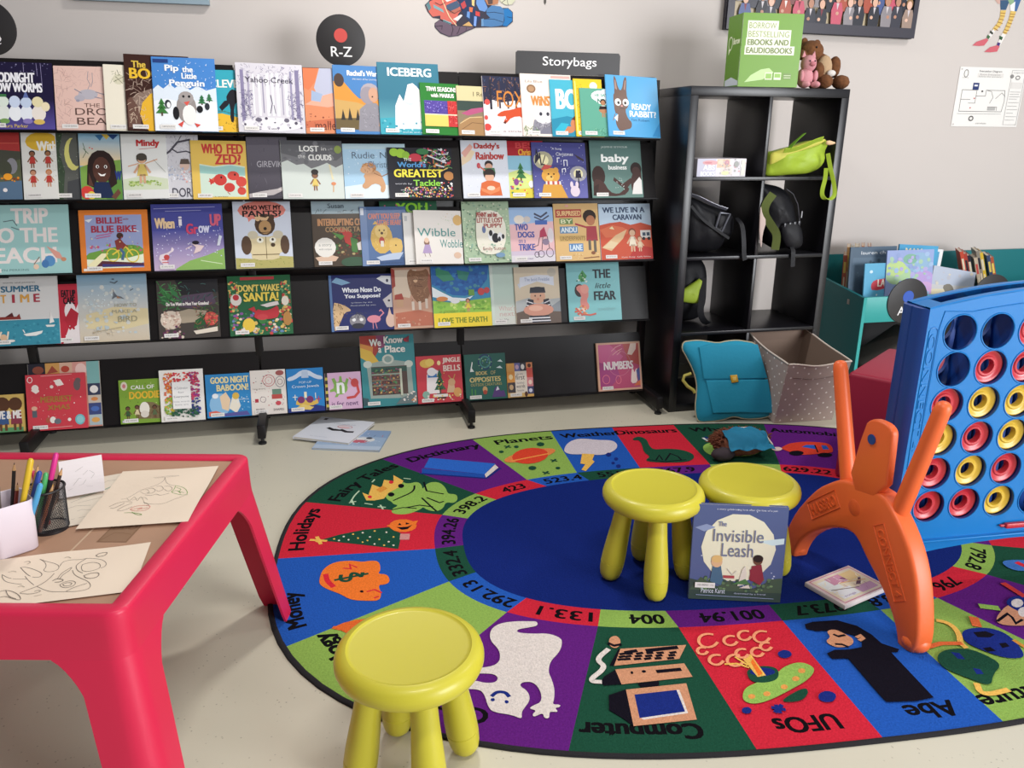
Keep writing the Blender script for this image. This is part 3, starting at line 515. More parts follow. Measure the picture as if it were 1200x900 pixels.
 'b cdd3e0|p b5ad6a 0 16 30 14 70 18 100 16 100 0 0 0|k 26 30 2 2 98 14 3 1 8a8a4a,6a7a3a|e 50 85 42 14 dc8478|p dc8478 24 76 34 74 26 68|e 54 64 18 16 4a3424|e 42 74 5 5 d8b48a|e 66 74 5 5 4a3424|p d8b48a 42 76 48 70 58 70 64 78 56 74|e 54 60 11 10 b08a5c|e 54 58 3 2.4 1c1410|l 1c1410 1 44 52 62 53|p d9c9a0 18 24 24 44 30 52 42 46 66 46 76 52 82 44 88 24 76 22 76 12 28 12 28 24|e 20 34 9 14 5a4434|e 87 34 8 14 5a4434|e 32 49 9 6 c9c0a8|e 76 49 9 6 c9c0a8|e 44 41 6 4 f0ecdc|e 66 41 6 4 f0ecdc|e 44 42 2 2 3a2a20|e 66 42 2 2 3a2a20|l 6a5a3c 1 54 46 54 14|l 6a5a3c 1.4 30 20 76 20|e 66 34 4 3 4a3a2a|T 50 89 68 7 241c1a WHO WET MY|T 50 80 68 9 241c1a PANTS?'),
(3,0.7202,-0.317,0.221,0.281,0.0000,0.0000,'busy dark picture book with a rooster among vegetables and a white round badge',
 'b 4a3c30|r 0 80 100 100 9fb2ba|k 27 10 0 82 98 86 10 1 3a3430|s 28 90 40 16 98 54 3 8a3a34,3f6a3c,6a4a34,b0a070,2f4a30|p b83a34 40 56 56 50 60 36 72 30 74 50 60 58|p 4f8a3c 36 52 52 40 60 46|p 4a7a40 70 44 84 40 82 20 72 22|p d8d0c8 82 34 96 40 96 24 84 24|p d8b8a0 2 14 30 18 46 14 40 8 10 6|e 76 6 26 8 3c5a44|e 22 29 20 15 e6e2da|t 22 32 24 5 8a8a88 a story|t 22 26 24 4 8a8a88 with recipes|t 46 92 30 7 3a4450 Susan|T 58 67 96 11 c08a5c INTERRUPTING COW|T 62 56 76 8 a8845a COOKING TALE'),
(3,0.7192,-0.116,0.196,0.254,0.0074,0.0074,'blue picture book with a big golden bear sitting by a little one',
 "b 56719c|r 0 0 14 100 7188b0|r 1 86 8 98 d8dce4|p 3f5a86 14 0 100 0 100 14 14 10|e 44 46 24 26 d1ab58|p d1ab58 26 70 32 76 40 70|p d1ab58 48 72 56 76 58 66|e 44 58 14 12 dfc078|e 40 60 1.6 1.8 2a2018|e 50 60 1.6 1.8 2a2018|e 45 55 3 2.4 4a3424|e 44 42 6 7 b0443c|r 41 32 48 42 d8d0c0|e 74 32 15 15 d9b566|e 82 38 6 7 d9b566|e 66 40 5 6 d9b566|e 74 34 1.4 1.6 2a2018|p b8c6dc 30 14 60 20 90 22 80 10 40 8|k 28 26 24 24 66 64 5 1 c09a48,e6cc8a|T 52 84 70 10 c87a6a CAN'T YOU SLEEP|T 62 73 52 9 c87a6a LITTLE BEAR?|t 56 4 60 3 2f4468 words and pictures"),
(3,0.7186,-0.030,0.248,0.278,0.0000,0.0000,'dark green book peeping over with bright lime letters',
 'b 2f5a44|s 29 40 2 70 98 98 2.4 4a8a5a,c05a7a,7ab048,2a3c34|T 56 89 56 16 8ac83c YOU'),
(3,0.7184,0.065,0.149,0.225,0.0156,0.0074,'slim off-white book with a little red and brown figure',
 'b dcd9d4|r 4 84 12 94 b8b8b8|p a0343a 70 30 84 60 84 34|e 60 18 14 10 8a8078|l 5a5450 3 56 4 60 26|l 5a5450 3 70 4 66 20'),
(3,0.7180,0.110,0.213,0.234,0.0288,0.0000,'cream picture book with spindly teal title letters and a small lilac child',
 'b e3ddd6|s 30 24 50 70 96 94 1.4 d8c8b0,c8d0b8|e 92 82 10 10 d8b070|e 24 40 6 6 8a6a5a|p b09ac0 14 20 20 36 30 36 34 20|e 24 44 5 5 e0c0a8|t 46 59 80 15 4f8f8a Wibble|t 76 38 48 15 4f8f8a Wobble|e 88 16 8 6 d8b8a0|l 8a6a5a 1 18 20 20 14|l 8a6a5a 1 28 20 30 14'),
(3,0.7168,0.328,0.212,0.273,0.0000,0.0000,'speckled green leafy cover with a spotted puppy in a cream clearing',
 'b a9bfa0|s 31 240 2 2 98 98 2 7f9a80,c8d4b8,5f8070,dce0c8,8ab0a0|p e6e2d2 30 84 70 86 90 70 92 40 80 16 50 12 30 20 26 44|s 32 30 30 16 88 30 2 8fae9a,dce0c8|e 60 44 8 9 e8e8e8|e 58 48 4 5 2a2a30|e 68 40 8 8 2a2a30|e 78 42 6 7 e8e8ea|e 76 38 3 4 2a2a30|e 84 42 3 4 2a2a30|e 44 54 4 6 6a7aa0|T 52 78 44 8 a85a54 PENNY and the|T 58 69 56 8 a85a54 LITTLE LOST|T 64 60 40 7 a85a54 PUPPY|t 64 22 48 7 a8706a Emily Sutton|e 76 12 10 4 7a9ab8'),
(3,0.7157,0.541,0.203,0.245,0.0000,0.0000,'pink and blue picture book with two dogs riding a tricycle',
 'b cfc0d2|r 0 70 100 100 9fbce0|p e2b7ba 0 68 100 74 100 20 0 20|r 0 0 100 12 dcd6dc|e 22 78 12 8 e6dccf|e 40 78 8 6 cfc6c0|l 4a4a60 4 58 88 72 82 86 90|l 4a4a60 3 58 82 74 76 90 84|r 58 68 86 76 4a6ab0|p b0405a 68 56 78 64 84 46 66 44|l 5a4a50 1.6 66 44 62 30 54 28|l 5a4a50 1.6 74 46 70 22|l 5a4a50 1.6 84 46 88 24|o 68 14 7 6 1.4 5a4a58|o 88 16 8 8 1.4 5a4a58|o 58 13 5 5 1.4 5a4a58|e 92 48 7 14 d8d0d4|e 80 36 8 6 8a7a90|T 26 64 30 12 4858a0 TWO|T 36 50 38 11 4858a0 DOGS|t 26 38 16 6 4858a0 on a|T 36 27 38 12 4858a0 TRIKE|t 30 6 40 3 8a7a9a some writer'),
(3,0.7146,0.748,0.212,0.261,0.0000,0.0000,'sandy orange picture book with coloured title strips and a boy in a red shirt',
 'b dcb67c|r 4 76 62 90 b04a42|T 34 83 54 9 e6c088 SURPRISED|r 12 64 42 74 6f8a54|T 28 69 26 7 dfe0b8 BY|r 12 48 52 60 5f8ab0|T 32 54 36 9 dce4e8 ANDU|r 10 34 68 44 c9a868|t 40 39 56 7 8a6a4a UNDERPANTS|r 30 16 62 30 5f8ab8|T 46 23 28 10 d8e4ec LANE|e 80 77 15 12 33261f|e 82 70 10 9 b87a58|p a8424a 70 34 72 60 94 60 96 34|l a8424a 4 72 58 48 64|r 74 18 80 36 6a6258|r 86 14 92 36 6a6258|e 84 13 5 3 8a5a40|s 33 14 4 4 96 12 1.6 c89a60,e8d0a0|l 8a5a40 2 62 4 96 6|e 30 96 4 2 e8a8a0'),
(3,0.7134,0.964,0.253,0.258,0.0000,0.0000,'picture book with a red desert hillside, a caravan and two people',
 'b bfd2e2|p c9563c 0 62 20 66 40 68 60 62 80 66 100 60 100 0 0 0|p d8714e 0 54 24 62 44 58 60 50 40 40 10 40|p ddb88c 2 22 30 44 52 54 44 38 20 16|p e2cba4 4 22 20 34 34 30 24 20|p b83a34 50 0 100 0 100 20 70 26|r 78 38 98 52 e6e2dc|r 82 42 88 48 4a5a6a|r 90 42 96 48 4a5a6a|e 84 37 3 3 2a2a2a|e 94 37 3 3 2a2a2a|m 62 14 42 d8b090 e8dcc4 8a4a34|m 76 14 28 d8b090 e0c8a8 a06040|p e8d8a8 18 56 24 60 28 54|T 48 89 82 10 3a4a66 WE LIVE IN A|T 54 76 56 10 3a4a66 CARAVAN|t 52 4 26 3 f0e0d8 Kate Grey|t 82 4 26 3 f0e0d8 Kelly White'),
(4,0.4401,-1.594,0.259,0.276,0.0000,0.0080,'white topped picture book with coloured seaside title above a teal sea with boats',
 'b d8d6d4|r 0 0 100 37 3d8ca2|s 34 50 2 2 98 34 2 4a9cb0,337d94|p 8a3a34 8 38 10 42 40 42 44 46 46 38|p 5a2a2a 24 42 34 48 36 42|p e4e0dc 80 28 94 28 92 25 82 25|p e8e4e0 86 30 88 48 93 32|p e8e8e4 48 16 76 20 74 16 66 13 52 13|l e8e8e4 1.4 50 18 48 22|l e6d4c0 2.5 13 10 17 20|l e6d4c0 2.5 25 10 27 20|e 20 12 5 5 d8b494|t 46 91 46 3 8a8a8a words and pictures|T 48 82 56 9 3f6f8a SUMMER|T 23 68 8 12 d8a050 T|T 37 68 4 12 a83a48 I|T 53 68 13 12 d8a050 M|T 70 68 9 12 a83a48 E|e 30 7 6 2 e0dcd8'),
(4,0.4395,-1.354,0.089,0.241,0.0000,0.0000,'narrow strip of a scarlet and white book with black lettering',
 'b b93040|p e6dcdc 30 0 60 30 100 66 100 0|e 66 54 24 16 e8dede|p b02c3a 40 40 70 60 100 50 90 30 60 22|T 62 84 60 12 2a1a20 EAT UP|T 64 72 50 12 2a1a20 CAPE|s 35 8 40 4 96 30 5 b02c3a,e8dcdc'),
(4,0.4387,-1.264,0.263,0.284,0.0000,0.0000,'soft blue to sand picture book with a lone bird above faint lettering',
 'b bcc3c4|g 0 50 d2c3ab c4c4c0|g 50 100 c4c4c0 7faac6|p d8c9a0 10 40 50 50 100 46 100 24 60 16 10 20|s 36 90 8 12 90 80 3 c8ccc8,d2d2cc,b8c4c8|s 37 30 10 50 50 70 1 dce8ec|p 6a7078 50 78 54 68 62 62 68 60 60 66 54 64 48 60 52 68|p a87a5c 56 66 62 62 56 62|l 5a6068 1.4 48 86 54 84 58 87|l 5a6068 1.2 76 73 80 75|e 52 90 2 1 5a6068|t 68 52 32 5 a8a490 HOW TO|t 66 43 36 5 a8a490 MAKE A|t 70 32 28 8 98947e BIRD|s 38 14 20 10 50 20 2 b8a890,d8ccb4|l a89c84 1 20 14 60 20'),
(4,0.4375,-0.963,0.241,0.245,0.0000,0.0000,'dark jungle picture book with pale flowers, red berries and a white title',
 'b 4a4440|p 2c2b2e 30 100 100 100 100 78 40 74|p 5a4a5c 30 72 90 78 96 58 60 50 36 54|p a89a86 24 44 50 50 80 46 70 28 40 26 20 28|p 3f7a44 4 92 20 78 30 62 14 70 6 80|p 3f7a4c 18 96 30 80 38 66 24 76|p 35663f 0 76 14 70 26 56 10 58|p 2f5a38 60 30 84 44 94 40 80 24 56 16|k 29 60 2 50 40 96 9 1.8 3f7a44,2f5a38,5a9a60|e 20 32 17 16 d8c8b8|s 39 60 6 20 34 46 2 eedccc,c8a898,b89a8a|s 40 40 2 2 40 22 3 6a3a58,9a7a6a,d8c8b8|e 86 32 11 12 c04c48|s 41 24 78 22 96 42 2.4 d86a5a,a03a3a|p e0d4c4 56 12 96 18 96 10 60 6|k 30 50 60 16 98 60 8 1.6 3a6a40,5f7a48,8a5a48|k 31 20 40 60 96 98 8 1.6 4a6a68,2f4a4a|T 49 59 70 6 ece4e0 Do You Want to Meet Your Grandma?'),
(4,0.4362,-0.682,0.257,0.255,0.0000,0.0000,'green festive picture book with gold title and a red reclining figure among toys',
 "b 2f6642|r 20 93 74 98 c0444a|s 42 150 2 2 98 40 3 c8504a,d8b868,4f8a5a,6a8ab0,e0d0b8,8a5a9a|s 43 60 2 40 16 90 2.4 d8b868,5f9a6a,c8504a|s 44 60 84 40 98 90 2.4 d8b868,5f9a6a,c8504a|p b83840 38 26 42 44 56 40 70 44 78 50 80 30 66 26|p d8d0cc 50 50 60 46 80 50 78 56 66 54|p b83840 30 44 40 48 44 36|e 52 26 7 8 3f7a44|e 52 30 9 5 c0444a|e 30 17 10 12 e2c04c|e 12 60 9 10 d8d0c8|e 12 64 5 5 b83840|e 90 56 6 8 e0d8c8|e 92 26 7 12 b08048|p e0d8d0 16 8 22 14 26 6|T 49 79 66 12 e0c868 DON'T WAKE|T 52 64 56 15 e6cc58 SANTA!"),
(4,0.4344,-0.263,0.271,0.247,0.0000,0.0000,'navy picture book with white title ringed by animal faces and a pink flamingo',
 'b 2c3268|r 0 0 4 100 5a7aa8|p 7fa8c8 4 88 12 96 26 90 34 86 20 82|p d8dade 76 92 84 97 99 96 99 80 90 82|e 93 88 2 3 3a3a50|p c9c4c4 84 54 92 60 99 66 99 40 90 40|e 94 52 2 2 3a3a40|p d8b68a 4 52 14 50 26 44 34 36 22 34 16 20 8 2 4 2|k 32 24 4 14 26 48 5 1.2 8a6a48,5a4030|e 42 18 13 12 8d8a90|e 42 9 10 5 3a3a44|e 36 20 3 3 e8e8e8|e 48 20 3 3 e8e8e8|k 33 20 30 22 56 32 6 1 4a4a54|e 68 20 11 7 d88a98|l d88a98 1.8 76 22 84 30 80 36 78 34|l d88a98 1.2 66 14 66 3|l d88a98 1.2 70 14 72 3|e 95 16 8 12 d8b8a8|p d8b8a8 90 24 94 40 97 26|T 51 73 62 9 eceef4 Whose Nose Do|T 52 61 58 9 eceef4 You Suppose?|t 50 50 34 3 c8ccd8 written by me|t 52 45 40 3 c8ccd8 illustrated by you'),
(4,0.4334,0.009,0.188,0.273,0.0000,0.0000,'tan picture book with a huge shaggy brown troll and a small red house',
 'b c79c84|p d8c4ae 4 96 60 96 50 70 40 50 4 56|p 8a6248 36 90 46 98 52 94 74 94 84 98 90 88 92 60 80 44 60 40 46 52 38 70|k 34 70 40 46 88 90 8 1.4 a0785a,6f4c38,b88e6c|p a05a4c 88 90 96 80 98 60 94 40 84 70|e 56 78 5 3 d8b08a|l 4a3020 1.2 50 80 60 80|l 4a3020 1.2 64 80 74 79|l 4a3020 1 52 70 72 68|p a84a40 6 56 22 58 26 48 4 48|r 8 36 24 48 c8a080|p b86f58 4 26 60 30 96 24 96 4 4 4|r 44 30 50 44 e0d0c0|r 60 30 66 44 e0d0c0|r 76 32 82 48 d8c8b8|s 45 16 6 6 94 20 3 b07860,c89078|p a04038 0 100 8 96 8 70 0 66'),
(4,0.4324,0.185,0.266,0.279,0.0077,0.0000,'vivid blue and yellow picture book with a round earth and children on green grass',
 'b 3f8cb0|p 2a63a6 0 100 100 100 96 76 80 58 56 50 34 52 14 62 0 70|s 46 70 4 56 90 98 3.6 357ab8,24569a,4a8a9a,2f6fb0|p 3f8a6a 8 96 30 90 40 76 20 74 8 84|p 357f70 44 92 66 88 60 74 46 78|p e8eef0 0 66 14 58 34 48 56 46 70 50 60 42 30 42 0 50|p 8fbf4e 0 44 30 40 60 42 100 46 100 22 0 22|s 47 40 2 24 98 42 3 a6cc5a,78ac44,c8dc7a|r 0 0 100 23 ecd23c|e 84 56 6 6 c0484a|e 94 58 5 5 c0484a|r 62 50 72 60 6a9a48|m 60 24 22 c89070 e0c84a 2a2020|e 16 46 10 4 d88a50|e 38 42 8 4 e8e8e8|T 50 11 84 9 7a8a28 LOVE THE EARTH|i 32 25 44 6 8aa040 a poem to|t 80 28 22 4 6a8a3a protect'),
(4,0.4315,0.453,0.138,0.277,0.0000,0.0000,'pale mint book with faint pink lettering',
 "b bcd0c4|g 0 50 d8d8d0 bcd0c4|r 0 0 10 100 d0dcd2|t 52 27 56 8 c8a8a4 What's|t 54 18 56 8 c8a8a4 next?|t 40 8 30 4 8a8a8a by Me"),
(4,0.4309,0.565,0.215,0.262,0.0084,0.0000,'beige picture book with a boy in striped jumper holding a giant ham',
 'b d3c4ab|p b0b4b4 0 40 30 46 70 42 100 44 100 20 0 20|p 8a9096 80 30 100 40 100 6 84 6|p 6a5a50 0 20 20 24 100 20 100 0 0 0|p d8dce6 10 64 12 82 50 86 88 84 88 66 50 74|p c8ced8 6 70 12 72 12 60|t 50 78 56 6 7a8ab0 The bold Freddie|e 84 90 10 8 c0b8a8|e 50 48 17 13 d8a88c|p 3a3a44 32 54 34 64 66 64 68 54|e 50 60 17 5 2c2c36|p 2c2f3a 20 26 28 44 40 42 40 30|p 2c2f3a 80 26 74 44 62 42 62 30|l e4e4e8 2 24 40 38 36|l e4e4e8 2 24 33 38 30|l e4e4e8 2 76 40 64 36|l e4e4e8 2 76 33 64 30|e 50 24 34 11 cf9480|e 44 27 16 5 dfae98|p 34343e 26 2 30 14 72 14 76 2|l e4e4e8 2.5 28 10 74 10|l e4e4e8 2.5 27 5 75 5|e 44 49 1.5 1.5 2a2020|e 56 49 1.5 1.5 2a2020|e 50 43 3 2 d08870'),
(4,0.4297,0.819,0.259,0.279,0.0000,0.0000,'aqua picture book with bold black title and a curled pink child under a green sprite',
 'b 84c3c6|p 4f9a58 22 76 30 86 38 76 32 66 22 68|s 48 16 18 66 38 86 1.6 2f6a40,dfe8d8|e 22 52 9 11 3a2c2c|p d88a80 14 56 24 62 36 56 40 44 34 34 40 26 36 18 24 22 22 34 26 44|e 32 54 8 8 e09a8c|s 49 34 12 10 34 26 2.4 d06a58,e0a060,f0d0b8|l d0685a 3 14 22 24 12 40 10 50 12|T 66 79 34 15 2a3036 THE|i 67 59 30 9 2a3036 little|T 70 42 42 15 2a3036 FEAR|t 72 20 34 6 8ab8bc another|s 50 20 60 60 96 70 .8 9ad0d2'),
(5,0.0743,-1.687,0.163,0.155,0.0000,0.0000,'small rounded board book with two children seen from behind and white letters',
 'b cfae62|r 4 0 96 12 5f9a68|e 50 74 18 20 5a3a28|e 80 74 16 18 5a3a28|p 3f5a8a 36 20 38 56 62 56 64 20|p 8a3a4a 68 20 70 54 92 54 94 20|T 62 46 62 22 e8e4e0 WE & ME|r 42 4 48 22 6a4630|r 54 4 60 22 6a4630|r 74 4 80 22 6a4630|r 86 4 92 22 6a4630|s 51 14 4 60 40 96 3 e0c888,b88a48'),
(5,0.0744,-1.502,0.271,0.275,0.0000,0.0000,'board book backing page with picture tabs showing above and beside a red cover',
 'b c98a7a|r 0 78 24 100 2c2a34|e 14 90 8 6 8a4a3a|r 24 78 44 100 cf9a58|r 44 78 62 100 d8b098|r 62 78 82 100 d89a90|e 74 88 8 10 eec8c0|r 82 66 100 100 7fb0ae|r 82 48 100 66 3a4058|e 91 57 6 6 e8e4e0|r 82 36 100 48 c8bcae|e 91 42 5 3 d88a50|r 82 18 100 36 3f4a7a|e 91 27 6 4 4a6ab0|r 82 2 100 18 a8b8bc|e 91 10 6 4 d8a058|p a04a3a 26 84 34 96 42 86|e 52 90 6 5 b84a3a'),
(5,0.0743,-1.509,0.224,0.233,0.0128,0.0128,'large red board book with gold title, white cupids and small animals around it',
 'b c9414c|o 7 91 4 5 1.2 f0dcd8|e 15 76 6 6 ece0d8|p ece0d8 8 72 18 80 22 70 16 66|e 55 84 6 6 ece0d8|p ece0d8 46 88 58 90 64 80 56 78|e 86 78 6 10 6a5a5c|e 88 86 5 5 6a5a5c|e 43 77 3 3 e8d8d0|p 5a6068 8 36 16 36 16 24 8 24|e 12 40 5 4 d8a890|e 88 16 8.5 9.5 6fb4bc|e 88 16 6 7 8fc8cc|e 70 17 3 3 f0e4e0|e 34 18 4 5 b05a48|e 42 18 5 6 e8e0d8|e 50 15 6 5 6a7078|s 52 26 6 8 96 92 1 f0dcd4,e0a0a0|l e8a8a4 1 26 97 78 98|l e8a8a4 1 30 4 74 5|T 50 55 54 11 a9743c MERRIEST|T 53 40 38 9 a9743c XMAS'),
(5,0.0745,-1.158,0.166,0.187,0.0000,0.0000,'lime green board book with gold block title and little round characters',
 'b 7da03c|p 7a6a4c 40 10 44 40 60 48 80 46 96 36 96 8|k 35 30 40 10 96 40 6 1.6 5a4a34,96845c|e 58 32 12 16 e6e0d4|e 58 20 10 8 d8d0c4|m 18 10 30 6a4a38 3f5a3a 2a1e1a|m 40 12 30 6a4a38 d8c8a0 2a1e1a|m 82 10 30 6a4a38 5a6a4a 2a1e1a|e 12 86 8 10 d8d0bc|e 12 86 4 5 c87a80|s 53 16 10 40 96 96 1.6 c8d48a,5f8030|r 4 3 40 8 c8c4d4|T 56 82 56 9 e4e4d8 CALL OF|T 60 64 74 17 e4b83c DOODIE'),
(5,0.0746,-0.995,0.175,0.222,0.0130,0.0000,'white board book with a rainbow border of tiny petals',
 'b e6e2dc|s 54 90 10 72 90 94 3 c83a48,d8504a,b02c48|s 55 70 10 40 30 94 3 d8803c,e0a048,d05a3c|s 56 60 10 14 30 46 3 c8a83c,6a9a40,8ab048|s 57 80 70 40 90 94 3 a83a6a,8a3a80,c04060|s 58 60 70 10 90 44 3 3a3a78,4a4a90,2a4a5a|s 59 70 26 8 86 24 3 2f5a44,3a6a50,24443a|r 28 24 70 76 e8e6e4|t 48 64 30 5 8a8a90 A Celebration|t 48 56 14 4 8a8a90 for|t 48 47 34 5 5a5a60 Everyone|t 48 38 36 3 a0a0a4 little words|t 48 32 30 3 a0a0a4 little art'),
(5,0.0747,-0.811,0.184,0.189,0.0000,0.0000,'blue board book with chunky cream title letters and a pale baboon in pyjamas',
 'b 3585c0|e 30 30 24 26 8ab8dc|p e4c8a8 30 48 44 58 54 40 48 14 34 20|p e8e0d0 50 20 58 46 70 50 76 24 66 8|p d86a5a 4 14 20 16 40 8 4 4|e 66 48 8 8 d8b050|s 60 20 60 14 96 50 2 5aa0d0,d8e4ec|p 5a5a9a 24 8 90 12 96 2 30 2|e 20 50 7 6 e4e8ec|T 54 86 86 15 e8d8a0 GOOD NIGHT|T 60 68 72 15 e8d8a0 BABOON!|t 80 40 30 4 cfe0ec a bedtime'),
(5,0.0748,-0.625,0.149,0.196,0.0000,0.0000,'white rounded board book dotted with small red circles and squares',
 'b e4dcd4|o 52 76 17 13 1.6 b8404a|o 52 76 10 8 1.4 c8606a|o 84 72 13 12 1.6 6a6a78|o 84 72 7 6 1.4 8a6a70|e 84 92 12 6 a05a58|p b03a48 10 36 20 36 20 28 10 28|o 33 34 8 6 1.4 8a7a80|r 60 44 86 56 6a8a78|r 58 34 88 44 b8504a|e 76 24 8 5 c8505a|s 61 24 6 50 60 96 1.6 4a3a44,c8606a,a89a98|s 62 20 6 20 96 40 1.4 b8404a,8a8088|t 24 12 24 4 6a6068 MUSEO|t 76 10 30 5 5a5058 SHAPES|t 24 58 34 3 a09890 little shapes'),
(5,0.0748,-0.471,0.158,0.194,0.0000,0.0000,'bright blue board book with gold crown jewels and white cursive title',
 'b 2f82c4|p cdd8e8 2 80 20 84 40 96 60 96 80 84 98 80 98 72 80 74 60 84 40 84 20 74 2 72|p b8c8de 40 78 60 78 58 94 42 94|p 2c3a80 0 10 30 6 70 16 100 10 100 0 0 0|p d8b458 20 14 24 30 34 22 44 34 50 24 60 34 70 22 80 30 84 14|e 36 28 10 8 7a3a6a|e 60 28 10 8 7a3a6a|r 45 32 52 46 e8e0c0|l e8e4d4 2 20 28 20 40|l e8e4d4 2 14 35 26 35|l e8e4d4 2 76 30 76 42|l c03a4a 2 84 22 84 34|l c03a4a 2 78 28 90 28|p e0c470 16 8 40 18 70 10 60 4|t 50 68 34 5 cfe0f0 POP-UP|t 50 58 74 8 e4ecf4 Crown Jewels'),
(5,0.0749,-0.306,0.158,0.166,0.0000,0.0000,'lilac board book with a green splat and a big white letter beside a red curl',
 'b d9b3cf|r 0 0 7 100 3a3a30|r 0 8 7 16 c8b850|r 0 26 7 34 c8b850|r 0 44 7 52 c8b850|r 0 62 7 70 c8b850|r 0 80 7 88 c8b850|e 42 58 20 18 86b05a|p 86b05a 26 62 18 84 26 86 34 70|p 86b05a 38 70 40 90 46 90 48 70|p 86b05a 52 66 60 84 66 80 58 58|p 86b05a 22 58 12 54 12 48 26 50|p 86b05a 30 44 24 34 32 34 38 42|e 82 70 11 12 c8504e|l c8504e 7 88 66 92 44 80 32 60 30|l d86a60 3 74 78 68 84|T 42 58 22 30 f0eef0 n|t 52 16 74 13 5a3a6a is for newt'),
(5,0.0750,-0.143,0.244,0.324,0.0000,0.0000,'tall teal picture book with rainbow corner and a shop window full of shelves',
 'b 3f8a90|p a8443c 0 100 30 100 36 82 20 62 0 72|p d08a48 0 90 24 84 22 70 0 70|p dcb650 0 84 20 78 34 62 20 60 0 70|p 8a4a6a 30 100 48 100 46 84 34 80|p 9aa8a0 10 60 50 66 92 60 94 14 88 10 14 12|e 50 66 11 7 c8ccc0|e 50 66 7 4.6 8aa09a|e 12 60 8 5 c8d0c4|e 88 58 8 5 c8d0c4|r 18 16 84 56 5a4a44|r 18 48 84 55 3a5a50|r 20 18 70 48 6a5048|s 63 150 20 18 70 52 2.2 a85a4a,4a7a80,d0a868,3a3a44,8a5a6a,5a8a5a|r 70 14 74 52 c4c8b4|r 18 44 70 46 9aa898|r 18 36 70 37.5 8a7a68|r 18 28 70 29.5 8a7a68|p 3f5a60 0 14 10 12 12 4 0 2|p 6a7a7c 70 10 100 18 100 2 60 2|p cf8a58 88 6 98 12 98 4|s 64 16 70 4 98 20 2 d8d0c8,e8e0d8|e 86 92 5 3 b83a48|p 8a3a48 84 94 92 98 90 88|T 28 90 22 10 ebe8e0 We|T 62 93 36 10 ebe8e0 Know|T 36 79 6 7 ebe8e0 a|T 64 80 38 10 ebe8e0 Place'),
(5,0.0751,0.105,0.210,0.218,0.0000,0.0000,'red board book with a polar bear, a fir tree and pale block letters',
 'b c8404a|e 22 84 14 9 e0b858|e 30 86 10 8 e8c868|e 50 84 4 5 f0dca0|p ece4e4 20 20 22 60 36 74 50 66 52 20|r 24 54 44 62 3a7ab8|e 33 66 10 9 ece8e8|y 50 20 26 52 2f5f44|r 42 8 62 20 5a3a34|s 65 20 42 24 60 66 1.6 e0c060,c8504a|p d0b08c 64 20 70 46 80 44 84 20|l c89a58 2 70 56 76 48|l c89a58 2 84 58 80 48|e 76 42 8 8 c8a078|e 88 20 9 10 d8a060|e 18 18 8 8 8ab0a0|r 34 12 66 18 e8e0dc|s 66 26 6 4 96 16 2 e8c868,f0dcd8|T 78 88 40 13 ecd8cc JINGLE|T 78 72 38 13 ecd8cc BELLS'),
(5,0.0752,0.330,0.195,0.214,0.0000,0.0000,'dark green board book with a wreath circle, small clouds and purple rocks',
 'b 2c6258|o 50 82 16 16 3 2a3f6a|o 50 82 12 12 3 4a8a8a|s 67 30 34 66 66 96 1.8 3f7a5a,5a7ab0,8ab08a|p e8ece8 12 62 18 84 20 82 17 70 22 62|p dce8e8 80 82 88 86 94 80|p dce8e8 76 68 86 72 92 66|T 40 58 28 8 c9b87a BOOK|t 68 58 12 8 c9b87a OF|T 48 44 76 11 c9b87a OPPOSITES|t 50 33 76 6 b8a868 OUTSIDE CREATURES|p 5a3f7a 62 4 70 24 78 28 84 16 92 18 96 4|p d8d4e0 72 18 77 28 81 20|l 4a8a4a 3 14 8 14 24|l 4a8a4a 3 22 8 22 22|e 46 22 6 7 c8a070|e 46 16 5 5 a84a3a'),
(5,0.0753,0.529,0.125,0.162,0.0000,0.0000,'small patchwork board book with a cream panel and tabs down the edge',
 'b e2b264|r 0 76 30 100 d8a058|r 30 76 52 100 6a6aa0|r 52 76 76 100 3f3f48|r 76 84 100 100 d89060|e 88 91 7 6 5a3028|r 0 44 30 76 d8954a|r 0 14 30 44 4a4448|r 0 0 30 14 d8b070|r 30 12 76 76 e6dccf|r 76 56 100 84 d05a50|r 76 30 100 56 d88a90|r 76 8 100 30 4a4a70|e 14 60 8 8 e8d0a0|e 14 30 8 8 c8a880|e 62 88 7 8 e8e4e0|e 40 88 7 7 c8a8c0|e 88 42 7 7 f0d8c8|e 88 18 7 6 d8d8e8|r 30 0 76 12 d8b470|e 70 8 6 8 5a3a30|t 50 58 36 14 4a4448 first|t 50 66 24 6 8a8488 my very|t 50 42 28 6 8a8488 hundred|t 50 32 34 10 5a5458 words|t 50 20 26 6 8a8488 book'),
(5,0.0756,0.979,0.224,0.234,0.0000,0.0000,'pink and red board book with outlined hands and a white number word',
 'b d8a98c|r 4 4 96 96 b8406a|p b8443c 60 96 96 96 96 50 70 60|p a03a78 4 80 40 60 50 30 30 10 4 10|p c85a8a 30 96 60 70 40 50 4 60 4 96|o 50 56 26 26 1 c8708a|l e0a0a8 1.6 34 82 44 90 56 94|l e0a0a8 1.6 36 74 48 82 58 86|l e0a0a8 1.6 46 74 54 80|p e8cfc0 70 74 78 96 92 96 90 84 80 72|p ecd8d0 74 12 76 30 78 44 82 42 83 34 88 44 91 42 88 30 90 14|p 3f4a8a 88 40 96 46 96 10 92 10|o 18 24 8 9 1.4 e0788a|o 46 22 6 8 1.4 e0788a|p d86a3c 80 8 96 20 96 8|T 48 52 68 17 f0e4e4 NUMBERS'),
]
red_board = None
